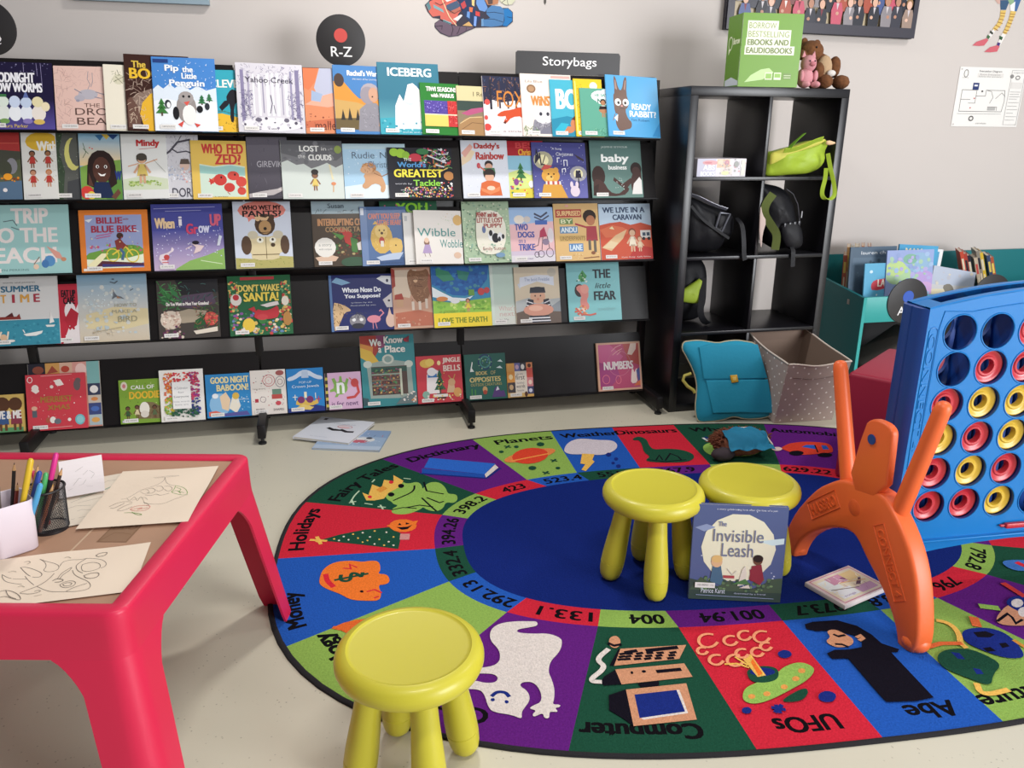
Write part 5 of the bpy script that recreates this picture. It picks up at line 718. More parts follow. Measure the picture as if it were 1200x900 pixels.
 '6.4 -11.5 -56.8|L eb9a72 0.8 -15.8 -66.4 -16.7 -67.2 -17.8 -67.4 -18.6 -67.0 -18.9 -66.1 -18.5 -65.0 -17.6 -64.1 -16.5 -63.8 -15.6 -64.1|l e6b558 0.6 '
 '-17.9 -71.2 -20.1 -69.4 -23.1 -69.2|l e6b558 0.6 -17.8 -70.2 -19.4 -66.9|p 1c2c78 -4.5 -67.7 -5.1 -68.4 -5.8 -68.8 -6.7 -69.1 -7.5 -68.9 -8.0 -68.5 -8'
 '.2 -67.9 -8.1 -67.2 -7.6 -66.5 -6.8 -66.1 -5.9 -65.8 -5.1 -66.0 -4.6 -66.4 -4.4 -67.0|p 1c2c78 -1.8 -84.4 -2.5 -85.2 -3.4 -85.8 -4.4 -86.0 -5.4 -85.9 '
 '-6.0 -85.4 -6.3 -84.7 -6.0 -83.8 -5.4 -83.0 -4.4 -82.5 -3.4 -82.2 -2.4 -82.4 -1.8 -82.9 -1.5 -83.6|p 1c2c78 -23.8 -86.1 -24.1 -86.5 -24.6 -86.9 -25.2 '
 '-87.0 -25.7 -86.9 -26.1 -86.6 -26.2 -86.2 -26.1 -85.8 -25.8 -85.3 -25.3 -85.0 -24.8 -84.9 -24.2 -84.9 -23.9 -85.2 -23.7 -85.6|l 1c2c78 1 -18.5 -85.9 -'
 '16.2 -86.9|l 1c2c78 1 -17.4 -85.4 -17.6 -87.6|l 1c2c78 1 -16.2 -85.5 -18.5 -87.3|p 15121c 5.2 -56.0 7.9 -55.2 15.0 -55.4 19.0 -58.6 20.7 -62.9 21.1 -6'
 '6.8 24.2 -69.7 23.1 -70.7 21.3 -70.7 21.1 -88.0 16.0 -88.6 8.9 -87.9 8.8 -84.1 8.9 -71.4 4.7 -71.1 4.6 -68.7 7.4 -67.6 11.2 -68.0 15.0 -67.5 17.4 -63.'
 '6 15.4 -62.2 10.6 -59.5 7.0 -59.5 4.6 -58.0|P c98f6e 9.4 -59.6 12.2 -59.2 13.5 -61.2 14.9 -63.8 13.4 -66.2 10.5 -67.0 7.9 -66.6 6.7 -63.9 9.3 -62.4|l '
 '15121c 0.8 10.7 -61.5 11.4 -62.4 13.3 -62.1|l 15121c 0.8 9.0 -65.4 10.5 -65.8 11.4 -66.8|l c98f6e 1 16.2 -63.4 17.5 -62.9 17.6 -64.0 16.2 -64.7|P 1c2c'
 '78 45.2 -65.0 49.9 -63.7 55.6 -64.9 57.3 -69.2 55.4 -75.8 53.2 -77.6 48.8 -77.0 45.1 -72.8 43.3 -69.4|P 1f4a38 32.4 -73.3 36.1 -71.5 41.7 -71.7 44.6 -'
 '74.3 46.4 -79.1 41.3 -82.2 37.5 -86.4 34.4 -83.2 30.8 -78.8 30.9 -75.9|p 15121c 48.4 -65.7 52.1 -65.7 53.5 -67.5 51.3 -68.5 48.1 -67.9|p 15121c 46.1 -'
 '72.4 48.4 -72.2 48.8 -73.9 46.2 -74.0|p 15121c 51.8 -71.1 53.9 -71.1 53.7 -72.7 51.2 -73.1|p 1c2c78 36.7 -72.7 38.6 -73.4 38.4 -76.0 36.7 -75.5|p 1c2c'
 '78 37.9 -79.4 39.4 -80.1 39.0 -81.9 37.2 -81.7|L e6b558 1.5 42.6 -59.5 44.4 -60.6 44.9 -63.0 44.0 -66.2 41.7 -69.7 41.9 -71.3|l d86a3c 1.5 32.8 -69.8 '
 '36.6 -69.0 41.7 -69.7|l d86a3c 2.4 53.1 -60.0 51.7 -62.8|L e6b558 1.5 34.6 -85.2 33.3 -88.0 35.2 -88.9 40.4 -88.1|l c98a3c 1.2 56.8 -70.7 57.4 -73.5|l'
 ' 8fb556 2.4 59.6 -54.9 62.9 -56.2|P c98f6e 58.1 -61.6 64.4 -56.8 69.5 -54.4 72.5 -57.3 69.1 -64.0 64.4 -65.1 58.6 -64.0|P 1c2c78 67.2 -54.1 72.1 -51.2'
 ' 76.8 -52.2 75.0 -58.9 69.7 -60.6 67.4 -57.8|p d9cfc9 72.4 -55.1 71.5 -55.9 70.5 -56.5 69.4 -56.8 68.7 -56.7 68.3 -56.2 68.4 -55.5 68.9 -54.6 69.8 -53'
 '.7 70.9 -53.1 71.9 -52.8 72.7 -52.9 73.1 -53.4 73.0 -54.1|p d9cfc9 70.6 -59.3 69.7 -60.2 68.6 -60.9 67.7 -61.2 67.0 -61.1 66.7 -60.6 67.0 -59.8 67.6 -'
 '58.8 68.5 -57.9 69.6 -57.2 70.6 -56.9 71.2 -56.9 71.5 -57.5 71.3 -58.3|l 15121c 0.8 58.7 -62.0 64.0 -59.2 64.0 -61.0 62.9 -63.7 65.9 -62.4|l c23a3a 2 '
 '74.5 -45.2 75.3 -51.6|P 3f6fb8 82.7 -33.0 88.2 -32.7 92.3 -34.0 91.1 -38.3 85.7 -39.7 82.2 -37.8|l d22c3a 2 87.6 -34.9 88.8 -38.0')
KNIT='p 3f3c48 -15.2 7.6 -13.3 9.3 -11.6 11.8 12.7 12.8 15.0 8.7 19.8 7.8 22.8 7.9 25.0 6.2 25.0 2.2 22.2 -0.0 7.9 -0.8 3.8 -2.5 -0.3 -4.5 -4.4 -5.1 -8.5 -3.7 -11.0 -1.2 -10.9 0.4 -8.3 2.2 -11.8 2.6 -14.0 5.0|p 6b5a68 -10.7 0.2 -8.6 1.8 -7.2 1.1 -3.2 0.2 -0.3 -0.5 7.1 -0.7 3.2 -2.4 -0.6 -4.3 -4.4 -4.8 -8.2 -3.4 -10.5 -1.2|p c9695e -14.5 7.3 -12.8 9.2 -8.7 11.4 -3.0 12.2 2.2 7.2 -0.2 4.5 -1.4 -0.0 -4.9 0.6 -8.3 2.1 -8.3 3.6 -11.8 3.0 -13.4 4.9|p 5d7f86 -14.6 7.6 -13.3 9.1 -12.3 6.6 -13.4 5.2|p d8d4d4 -2.6 2.3 1.0 4.4 1.8 4.0 -0.5 1.6|p e6e0dc -6.2 10.3 -3.9 11.1 -3.0 10.1 -5.3 9.3|p 4a5a72 -5.6 7.9 -0.7 10.0 1.0 7.9 -3.1 5.2 -5.4 6.4|p b06a5c -4.8 5.1 -0.2 7.1 1.0 6.4 -2.5 4.4|p 7aa0a6 -11.4 8.0 -7.1 6.1 -6.6 4.8 -11.1 6.6|p 7aa0a6 -7.1 2.1 -3.2 0.8 -3.7 0.0 -7.1 1.2|p c8a06a 1.6 -0.2 5.0 1.8 6.5 -0.3|p 2f3d5c -0.7 12.3 8.0 12.7 7.4 7.4 10.3 3.8 7.9 -0.3 6.5 -0.3 3.3 3.0 1.0 6.6|p b84a4e 0.9 8.7 2.8 10.1 3.6 7.8 1.9 6.4|p 6a90c8 3.9 5.7 5.1 5.7 5.0 2.8 3.6 3.6|p d8704a 4.8 7.6 6.5 7.4 6.2 5.5 4.9 5.6|p c84a48 7.7 6.1 9.6 5.6 9.7 3.8 7.7 4.2|p e0c080 6.0 11.5 7.4 11.1 7.1 7.9 6.0 8.4|p 6a90c8 8.3 12.1 10.9 12.3 13.3 7.6 12.1 5.9 9.5 6.4 8.0 9.0|p 7a9ad8 7.1 4.0 8.3 3.7 7.9 -0.3 6.8 -0.0|p 6a90b8 10.3 2.8 11.5 3.1 11.5 -0.1 10.3 -0.2|p 4f7aa8 12.7 6.8 15.0 8.6 19.2 8.4 21.0 6.9 20.7 1.8 19.8 0.4 15.1 -0.3 11.5 -0.1 11.2 2.5 14.5 3.4 12.7 5.0|p 2f74b0 20.7 7.5 22.8 7.7 24.7 6.0 24.7 2.5 22.2 0.2 20.1 0.4 21.1 2.6|p b07a5c 10.9 12.3 18.6 12.6 18.0 9.4 15.6 8.8 13.3 8.7|p 5a4a48 13.0 11.3 15.6 11.4 15.6 9.3 13.6 8.9|p c9c8b0 18.6 11.3 19.8 12.6 24.5 12.8 26.2 11.3 24.5 9.4 21.6 9.1 19.5 10.0|l e6d0a8 0.35 -7.6 10.5 -6.0 6.9 -4.3 3.3 -1.1 -0.2|l 2a2630 0.16 -10.4 -0.9 -7.5 -0.5 -7.8 -2.1|l 2a2630 0.16 -3.2 -0.1 -2.6 -1.9 -3.5 -4.4|l 2a2630 0.16 0.6 -0.5 0.0 -2.4 -0.9 -3.7|l 2a2630 0.16 3.5 -0.8 3.2 -2.3|l 2a2630 0.16 12.7 5.5 16.2 5.9 20.7 5.3|l 2a2630 0.16 11.8 2.9 16.2 3.0 20.7 1.8|l 2a2630 0.16 22.2 4.2 24.7 3.8|l 2a2630 0.16 -8.3 2.1 -4.9 0.7 -1.4 -0.3|l 2a2630 0.16 -5.9 9.0 -8.2 7.8 -10.5 8.8|l 2a2630 0.16 -5.4 6.4 -1.9 4.7 2.1 6.7|l 2a2630 0.16 19.8 10.0 22.1 11.7 22.7 9.1'
LEGS='p c9a59a -7.3 12.3 1.6 12.7 1.7 8.0 -2.0 7.9|p 3f5a78 -1.0 9.7 5.1 10.0 3.8 5.2 0.5 5.1|p 8fae88 1.6 12.7 11.5 13.1 9.5 7.2 5.6 7.8|p 4a6a9a 7.6 11.5 12.3 11.7 10.6 4.7 8.3 4.6|p e8e4e4 5.7 7.4 8.6 9.4 9.2 4.7 6.7 4.9|p d8b868 0.4 4.8 3.9 5.0 3.6 1.9 2.6 -1.8 0.3 -4.4 -1.7 -5.2 -2.5 -4.2 -0.3 -1.5 0.8 1.8|p d8b868 6.8 4.8 10.3 4.7 9.2 0.6 8.2 -3.1 6.5 -6.5 4.1 -6.3 5.3 -3.2 6.5 0.9|p e6e0dc -1.9 -4.2 -0.8 -5.6 -3.4 -9.0 -5.4 -8.5|p e6e0dc 4.0 -6.0 6.6 -6.7 4.0 -12.1 2.0 -11.8|p 3a4038 -3.7 -4.9 -1.5 -6.2 -2.2 -7.0 -3.8 -6.1|p 4a6a48 -4.8 -7.0 -3.0 -8.0 -4.0 -9.2 -5.4 -8.4|p 3a5a40 2.6 -7.3 4.9 -8.0 4.4 -9.5 2.8 -9.0|p 4a3a78 2.2 -10.5 4.0 -10.9 3.4 -12.5 1.8 -12.2|p c8646e -5.1 -8.8 -3.9 -9.7 -6.0 -12.4 -8.8 -12.7 -13.3 -12.6 -11.1 -10.7|p c8646e 2.1 -12.0 3.8 -12.5 2.8 -15.1 -1.4 -15.6 -5.3 -15.5 -2.0 -13.0|l 9a6a3c 0.3 0.9 3.6 3.7 3.5|l 9a6a3c 0.3 1.0 2.2 3.7 2.1|l 9a6a3c 0.3 0.6 0.7 3.3 0.3|l 9a6a3c 0.3 -0.0 -0.8 3.0 -1.4|l 9a6a3c 0.3 -1.1 -2.3 2.0 -3.3|l 9a6a3c 0.3 -1.7 -3.8 0.9 -4.8|l 9a6a3c 0.3 7.1 3.3 10.0 3.2|l 9a6a3c 0.3 6.8 2.0 9.8 2.0|l 9a6a3c 0.3 6.5 0.5 9.3 0.3|l 9a6a3c 0.3 6.2 -0.9 8.9 -1.4|l 9a6a3c 0.3 5.6 -2.6 8.3 -3.1|l 9a6a3c 0.3 5.1 -4.3 7.8 -4.7|l 9a6a3c 0.3 4.5 -5.6 6.9 -6.1'
P1_ART = 'L 7a7068 0.375 38.2 83.4 46.9 84.4 54.6 84.8 64.4 84.9 61.7 83.2 50.2 82.5 40.0 82.2|L 7a7068 0.375 50.1 82.0 51.3 74.0 46.8 67.2 41.6 64.2 35.1 61.4 30.6 53.9 26.3 46.4 20.7 45.3|L 7a7068 0.375 50.1 82.0 54.9 71.1 61.2 66.0 66.8 64.4|L 6f9a4a 0.6 66.8 64.4 74.1 61.7 80.3 56.2 84.4 47.7 80.6 45.8 73.3 48.9 65.8 52.8 67.9 57.7 66.8 64.4|L 6f9a4a 0.6 68.6 61.1 75.7 56.8 73.0 53.6 79.7 50.5|L 6f9a4a 0.6 67.4 53.5 70.9 56.1 76.8 49.7|L 7a7068 0.375 84.7 46.5 79.2 42.6 73.1 38.8 66.6 33.0 54.5 33.3 45.6 37.6|L a8a090 0.375 35.1 56.8 41.4 51.5 45.7 53.3 40.3 60.8 35.6 60.2|L 7a7068 0.375 40.3 60.8 44.7 62.7 50.4 57.3 47.5 51.9 42.0 54.8|L 7a7068 0.375 47.7 64.7 52.5 65.4 57.4 58.9 53.9 54.6 50.4 57.3|L 7a7068 0.375 55.6 63.8 61.8 64.3 66.5 57.8 63.0 53.6 57.4 58.9|L 7a7068 0.375 41.9 50.3 48.8 48.3 52.6 51.3 57.8 47.3 65.2 51.0|L a8a090 0.375 26.3 46.4 31.2 40.3 32.1 50.3 39.3 38.3 38.0 50.7 47.7 35.1|L a8a090 0.375 32.8 42.4 39.1 45.0 43.3 46.7 47.6 41.8|L 7a7068 0.375 45.6 37.6 53.6 32.3 50.3 31.6|L 7a7068 0.45 15.4 32.4 20.0 38.4 26.1 40.9 34.2 38.9|L 7a7068 0.45 17.6 30.1 21.5 29.2 27.6 37.5|L 7a7068 0.45 25.8 26.0 29.4 33.0 35.1 36.6|L 7a7068 0.45 26.3 24.9 31.7 24.6 37.4 31.0|L d88a80 0.6 37.3 26.7 39.4 31.8 48.8 32.4 54.7 31.1 54.9 25.7 50.0 23.1 41.6 23.5 37.3 26.7|L d88a80 0.6 39.2 26.5 49.9 29.5 42.3 24.7 52.8 28.1|L 6f9a4a 0.6 34.4 20.8 38.9 21.3 44.0 20.3 51.5 17.8 51.7 15.7 46.4 17.3 41.2 21.5'
P2_ART = 'L 7a7068 0.45 16.6 64.7 22.0 55.6 27.5 52.0 33.2 51.1 36.7 42.8 32.8 40.3 26.6 44.2 21.7 48.8 18.1 57.2 16.6 64.7|L 7a7068 0.525 25.0 75.6 27.8 75.9 35.1 67.2 40.9 57.8 40.5 50.9 35.3 53.0 29.7 63.7 25.0 75.6|L 7a7068 0.45 31.1 56.1 34.9 46.3 39.4 36.9|L 7a7068 0.375 33.7 89.2 39.2 81.7 44.6 76.5 48.8 69.0 48.6 60.4 43.8 59.4 39.8 63.9 40.7 70.8 38.6 80.4 33.7 89.2|L 7a7068 0.375 48.8 69.0 49.0 77.7 53.7 80.3 59.1 78.2 63.1 79.6 67.6 77.8 73.5 72.4 77.3 63.4 77.4 56.0 75.2 54.0|L 7a7068 0.45 63.1 79.6 60.0 71.8 58.6 65.0 61.6 53.7 65.3 48.0|L 7a7068 0.375 62.5 66.4 67.1 69.9 72.8 65.2 75.2 54.0 70.1 48.9 64.9 51.0 62.6 60.5 62.5 66.4|L 7a7068 0.375 51.6 42.3 52.2 53.2 55.1 60.6 57.0 64.2 56.5 57.2 53.6 49.9 53.1 43.1|L 7a7068 0.375 42.1 32.6 47.6 23.7 52.5 17.8 60.9 14.4 67.6 11.7 73.7 13.2 74.4 19.6 71.4 28.9 65.2 38.2 60.5 47.1 58.2 56.5|L 7a7068 0.375 60.9 14.4 64.7 20.8 71.2 24.9|L 7a7068 0.375 55.2 30.0 56.9 34.1 60.8 35.3 64.4 30.3 64.2 23.7 60.6 21.1 56.9 24.5 55.2 30.0|L 7a7068 0.375 56.9 29.3 58.8 32.3 62.5 29.8 61.7 24.7 58.4 25.5 56.9 29.3|L 7a7068 0.525 49.5 40.4 51.3 43.8 56.1 39.1 55.1 35.4 51.4 36.4|L 7a7068 0.375 34.4 23.8 38.1 28.9 42.1 32.6 46.1 41.8 47.9 55.0|L 7a7068 0.375 34.6 22.4 41.6 18.3 46.4 21.6 44.2 25.1 42.2 23.3|L 7a7068 0.45 67.1 41.6 70.7 45.3 75.8 43.7 76.2 35.2 72.4 33.4 68.8 36.0 67.1 41.6|L 7a7068 0.45 68.0 83.7 69.5 88.3 74.7 88.8 74.0 81.3 69.9 79.9 68.0 83.7|L a8a090 0.375 25.2 85.8 27.3 87.9 29.6 84.0 27.7 80.9|L a8a090 0.375 49.1 85.2 50.8 87.5 53.1 83.6|L a8a090 0.375 19.6 67.7 21.7 69.8 24.1 67.3|L 7a7068 0.375 22.4 30.0 25.1 32.0 30.8 26.6 35.7 16.9 37.7 8.5 32.6 13.0 27.4 20.2 24.6 18.8|L 7a7068 0.375 25.2 31.5 28.6 19.7 34.3 12.4|L a8a090 0.375 31.0 35.7 32.5 37.8 34.8 34.2|L a8a090 0.375 44.0 13.5 47.7 14.6'
# ------------------------------------------------------------------ reading rug
RA, RB, RN = 1.42, .992, 2.638
def se(th, k=1.0, a=RA, b=RB):
    r = (abs(math.cos(th)/a)**RN + abs(math.sin(th)/b)**RN)**(-1/RN)*k
    return (r*math.cos(th), r*math.sin(th))
RO, RI = (.918, .531), (.826, .453)
_B = [((-1.315, -.456), (-.884, -.204), (-.798, -.163)), ((-1.45, .0), (-.93, -.004), (-.835, .006)), ((-1.358, .394), (-.88, .229), (-.793, .189)),
      ((-1.08, .749), (-.747, .383), (-.681, .324)), ((-.718, .944), (-.54, .48), (-.48, .415)), ((-.349, .986), (-.339, .527), (-.305, .445)),
      ((-.063, 1.0), (-.07, .512), (-.06, .45)), ((.226, .985), (.22, .53), (.2, .452)), ((.646, .942), (.5, .49), (.455, .4)), ((1.08, .75), (.74, .385), (.68, .325)),
      ((1.315, .456), (.884, .204), (.798, .163)), ((1.45, .0), (.93, .004), (.835, -.006)), ((1.358, -.394), (.88, -.229), (.793, -.189)),
      ((1.08, -.749), (.714, -.379), (.66, -.33)), ((.718, -.944), (.507, -.493), (.46, -.42)), ((.32, -.979), (.305, -.525), (.298, -.464)),
      ((.015, -.978), (.003, -.527), (.0, -.445)), ((-.279, -.981), (-.295, -.527), (-.298, -.435)), ((-.695, -.937), (-.509, -.488), (-.468, -.399)),
      ((-1.08, -.75), (-.74, -.385), (-.68, -.325))]
ang = [[math.atan2(p[1], p[0]) for p in b] for b in _B]
for j in range(3):
    for i in range(1, 20):
        while ang[i][j] > ang[i-1][j] + 1e-6: ang[i][j] -= 2*math.pi
ang.append([ang[0][j]-2*math.pi for j in range(3)])
RCOL = {'B': '2456ae', 'R': 'c8283a', 'G': '1d4a38', 'P': '5f2078', 'L': '8aac52'}
SEG = 'BRGPLBRGPLBRGPLBRGPL'; RING = 'GPLRBGPLRBGPLRBGPLRB'
TITLES = {0: 'Money', 1: 'Holidays', 2: 'Fairy Tales', 3: 'Dictionary', 4: 'Planets', 5: 'Weather', 6: 'Dinosaurs', 7: 'Whales', 8: 'Automobiles',
          14: 'Literature', 15: 'Abe', 16: 'UFOs', 17: 'Computer', 18: 'Ghosts', 19: 'Mythology'}
NUMS = {0: '332.4', 1: '394.26', 2: '398.2', 3: '423', 4: '523.4', 5: '551.6', 6: '567.9', 7: '599.5', 8: '629.22', 12: '792.8', 13: '796', 14: '808.8',
        15: '973.7', 16: '001.94', 17: '004', 18: '133.1', 19: '292.13'}
def arc(t0, t1, a, b, k, n): return [se(t0 + (t1-t0)*i/n, k, a, b) for i in range(n+1)]
sh = Sheet(1, 1, False)
sh.poly([se(2*math.pi*i/96, 1, *RI) for i in range(96)], '14266e')
for i in range(20):
    o0, r0, i0 = ang[i]; o1, r1, i1 = ang[i+1]
    sh.poly(arc(o0, o1, RA, RB, .992, 10) + arc(r1, r0, RO[0], RO[1], 1, 8), RCOL[SEG[i]])
    sh.poly(arc(r0, r1, RO[0], RO[1], 1, 8) + arc(i1, i0, RI[0], RI[1], 1, 8), RCOL[RING[i]])
def bender(thc, a, b, k):
    N = 240; pts = [se(thc + .9 - 1.8*i/N, k, a, b) for i in range(N+1)]; s = [0]
    for p, q in zip(pts, pts[1:]): s.append(s[-1] + math.hypot(q[0]-p[0], q[1]-p[1]))
    mid = s[N//2]
    def f(x, y):
        v = min(max(mid + x, 1e-4), s[-1]-1e-4); lo = 0
        while s[lo+1] < v: lo += 1
        u = (v-s[lo])/(s[lo+1]-s[lo]); p, q = pts[lo], pts[lo+1]; dx, dy = q[0]-p[0], q[1]-p[1]; L = math.hypot(dx, dy)
        return (p[0]+dx*u - dy/L*y, p[1]+dy*u + dx/L*y)
    return f
sh.lay = 1
for i in range(20):
    if i in TITLES:
        t = TITLES[i]; th = (ang[i][0]+ang[i+1][0])/2
        th += {0: .05, 15: .03, 16: -.01, 17: -.065, 18: -.10, 19: -.03}.get(i, 0)
        w = {'Automobiles': .36, 'Dinosaurs': .28, 'Fairy Tales': .38, 'Dictionary': .33, 'Mythology': .31, 'Literature': .31, 'Abe': .13, 'UFOs': .155, 'Computer': .28, 'Whales': .24, 'Ghosts': .22}.get(t, .037*len(t))
        des = any(c in t for c in 'gyp')
        sh.text(t, 0, -.008 if des else 0, w, .066 if des else .052, '121014', .045, bend=bender(th, RA, RB, .955 if i < 2 else .925))
    if i in NUMS:
        t = NUMS[i]; th = (ang[i][1]+ang[i+1][1])/2
        a, b = (RO[0]+RI[0])/2, (RO[1]+RI[1])/2
        sh.text(t, 0, 0, .029*len(t) + .01, .046, '121014', .042, bend=bender(th, a, b, 1))
sh.lay = 2
sub = Sheet(1, 1, False); sub.draw(RUG_ART)
for p, l, c in sub.items: sh.items.append((p, l+2, c))
rug = thing('reading_rug', 'large oval reading rug with pictures and numbers in coloured wedges around a navy centre', 'rug', (.922, -1.279, 0), (0, 0, -.082))
body = ([], [])
n = 120; body[0].extend([(*se(2*math.pi*i/n, .992), .0058) for i in range(n)] + [(*se(2*math.pi*i/n, .992), .0) for i in range(n)])
body[1].append(tuple(range(n)))
link('carpet_field', sheet_mesh('carpet_field', sh, lambda x, y, l: (x, y, .006+l*.00002), (body[0], body[1], '14266e')), CARPET, rug)
m = MB(); prof = [(.9895, .0), (.9895, .0068), (.9915, .0078), (.996, .0078), (.9992, .0055), (1.0, .0), (.9895, .0)]
rings = [[m.bm.verts.new((*se(2*math.pi*i/n, k), z)) for k, z in prof[:-1]] for i in range(n)]
for i in range(n):
    a, b = rings[i], rings[(i+1) % n]
    for j in range(len(a)): m.bm.faces.new([a[j], a[(j+1) % len(a)], b[(j+1) % len(a)], b[j]])
bmesh.ops.recalc_face_normals(m.bm, faces=m.bm.faces)
m.build('binding', mat('rug_binding', '17141a', .9, bump=.5, bscale=500), rug, 40)
RUGZ = .0066
# ------------------------------------------------------------------ stools
LIME = mat('lime_plastic', 'c6bc36', .40, spec=.45, coat=.1)
def stool(label, x, y, rot, z=RUGZ, h=.303, R=.147, group='lime green plastic stools'):
    t = thing('plastic_stool', label, 'stool', (x, y, z), (0, 0, rot), group)
    k = R/.148
    prof = [(0, .232), (.060, .232), (.085, .236), (.118, .238), (.134, .243), (.1435, .252), (.1475, .262), (.1475, .271), (.144, .281), (.137, .288), (.129, .2915), (.1235, .2925), (.121, .2905), (.115, .2895), (0, .2895)]
    MB().lathe([(r*k, zz*h/.2925) for r, zz in prof], 64).build('seat', LIME, t, 50)
    for i in range(4):
        a = i*math.pi/2; c, s = math.cos(a), math.sin(a)
        top = Vector((.078*c*k, .078*s*k, .245*h/.2925)); bot = Vector((.118*c*k, .118*s*k, 0))
        ax = (top-bot); L = ax.length; q = ax.to_track_quat('Z', 'Y').to_matrix().to_4x4()
        pr = [(0, -.0), (.012, .001), (.022, .006), (.029, .016), (.033, .032), (.0348, .055), (.0349, .0600), (.0338, .0606), (.0338, .0614), (.0349, .062), (.0345, .09), (.032, .13), (.0285, .18), (.0255, L), (0, L)]
        MB().lathe(pr, 28, T(*bot) @ q).build('leg', LIME, t, 60)
    return t
stool('lime green stool beside the glossy upright book, nearest the blue wedge art', .603, -1.523, math.radians(-12))
stool('lime green stool right behind the upright moonlit book', .899, -1.541, math.radians(-25))
stool('lime green stool nearest the pink table, partly off the rug edge', -.168, -2.111, math.radians(11), .002, .305, .150)
# ------------------------------------------------------------------ book against the stool, disc case, loose books on the floor
leash = ("b 54618c|s 70 26 4 4 96 96 1 c8d0e4|p 3c4a44 0 0 100 0 100 24 86 22 70 14 40 12 20 18 0 22|e 50 56 40 36 e2dfc6|p 8a98bc 2 76 14 80 24 77 12 72|p c8dce0 70 64 84 66 98 68 98 62 86 60|p 4a5a48 12 24 30 14 44 22 60 12 80 14 84 24 100 26 100 10 0 10|s 71 60 10 10 90 24 2.4 5f7a58,3c5246,7a9468"
 "|p 4a6a84 22 20 24 38 32 40 36 22 34 16|e 28 41 6 6 d8b08a|e 28 44 6 4 d8b478|p 8a2f44 66 22 64 34 72 38 78 22|p 8a3440 64 24 66 38 76 40 80 24 76 18|e 72 44 5 5 6a4838|e 72 46 5.5 4 2e2422|p d8d0c4 52 16 56 34 59 38 61 30 60 18|p d8d0c4 54 14 64 18 66 14|r 36 24 48 27 a84a50|l d8d4c8 1 40 34 46 28 50 32|p 4f7a4c 46 18 60 24 66 18|t 56 96 64 2.4 d8dce8 a story celebrating love after the loss of a pet|T 31 81 9 5 8288a0 The|t 49 69 54 13 6f7690 Invisible|t 49 54 34 14 6f7690 Leash|t 26 10 26 5 d8dce8 Patrice Karst|t 66 8 34 2 b8c0d4 illustrated by a friend|l 9aa4c4 .6 8 5 92 4")
u = Vector((.252, -.079, 0)).normalized(); up = Vector((0, 0, 1)); nrm = u.cross(up)
lean = math.radians(4.5); up2 = (up*math.cos(lean) - nrm*math.sin(lean)).normalized(); yv = up2.cross(u)
Ml = Matrix(((u.x, yv.x, up2.x, .677), (u.y, yv.y, up2.y, -1.642), (u.z, yv.z, up2.z, RUGZ+.0016), (0, 0, 0, 1)))
book('hardback with a white moon on its blue cover leaning against a lime stool', .258, .288, .013, leash, Ml, None, (.06, .13))
case_art = "b d8c4c8|r 6 8 94 92 d8ccb4|r 10 46 40 84 d8dcdc|r 30 60 62 88 c088a0|e 58 70 5 5 7a3f6a|r 62 56 90 86 dcc08c|p 5a3a50 62 40 84 60 88 56 70 36|r 12 14 50 44 d4d4d8|r 52 12 90 34 b890b0|l 6a5a50 1.6 14 50 60 30|l d8a060 1.6 40 62 88 44|k 72 26 12 14 88 86 12 1.4 e8d8b0,a87a9a,f0ece8|t 30 18 24 6 8a6aa0 songs|l c05a6a 1 4 4 96 4 96 96 4 96 4 4"
P0 = Vector((1.079, -1.802, 0)); ux = Vector((1.271-1.079, -1.742+1.802, 0)); uy = Vector((1.049-1.079, -1.664+1.802, 0))
ca = math.atan2(ux.y, ux.x)
cs = thing('disc_case', 'thin square pastel disc case lying on the rug by the orange foot', 'case', (1.079, -1.802, RUGZ+.001), (0, 0, ca))
MB().box(0, 0, 0, .196, .14, .0135, .0012).build('case_shell', mat('case_plastic', 'd9cdcb', .3), cs)
art_panel('cover_insert', .190, .134, case_art, T(.003, .003, .0142), cs, t=.0005)
def flat_book(label, M, w, h, t, art, group='books lying on the floor'):
    b = thing('picture_book', label, 'book', M=M, group=group); sh = Sheet(w, h).draw(art)
    V, F = cover_geom(w, h, t); V = [(x, z, -y) for x, y, z in V]
    link('cover', sheet_mesh('cover', sh, lambda x, y, l: (x, y, t+.00005+l*.00004), (V, F, art.split('|')[0].split()[1])), PRINT, b)
    MB().box(.004, .003, .0019, w-.004, h-.003, t-.0019).build('page_block', PAGES, b); return b
def Mq(x, y, z, a, tilt=0): return T(x, y, z) @ Rz(a) @ Rx(tilt)
flat_book('pale blue book lying flat on the floor under a white book', Mq(-.375, -.262, .0005, -.31), .285, .225, .008, "b 9db4d0|r 0 0 100 18 b8c8dc|p 8aa4c8 0 60 40 70 100 62 100 100 0 100|e 68 50 16 12 e0e0e0|e 62 40 12 8 c05a6a|e 74 58 5 5 3a3a4a|k 73 20 40 20 96 80 9 1 e4e8ee,c06a74,4a5a7a|s 74 20 4 4 96 96 1.6 c8d4e4")
flat_book('white book lying on top of a pale blue book on the floor', Mq(-.455, -.140, .0092, -.50, 0), .262, .262, .010, "b dfe2ea|l 1a1a20 7 38 52 50 46 62 48|l 1a1a20 7 62 50 74 44 84 46|l 1a1a20 3 50 50 66 48|e 62 62 10 5 e4c4c8|o 62 64 13 7 1.4 c88a90|r 10 86 16 94 3a3a44|t 56 76 40 6 b8bcc8 a moustache tale|t 40 12 30 4 b8bcc8 by someone")
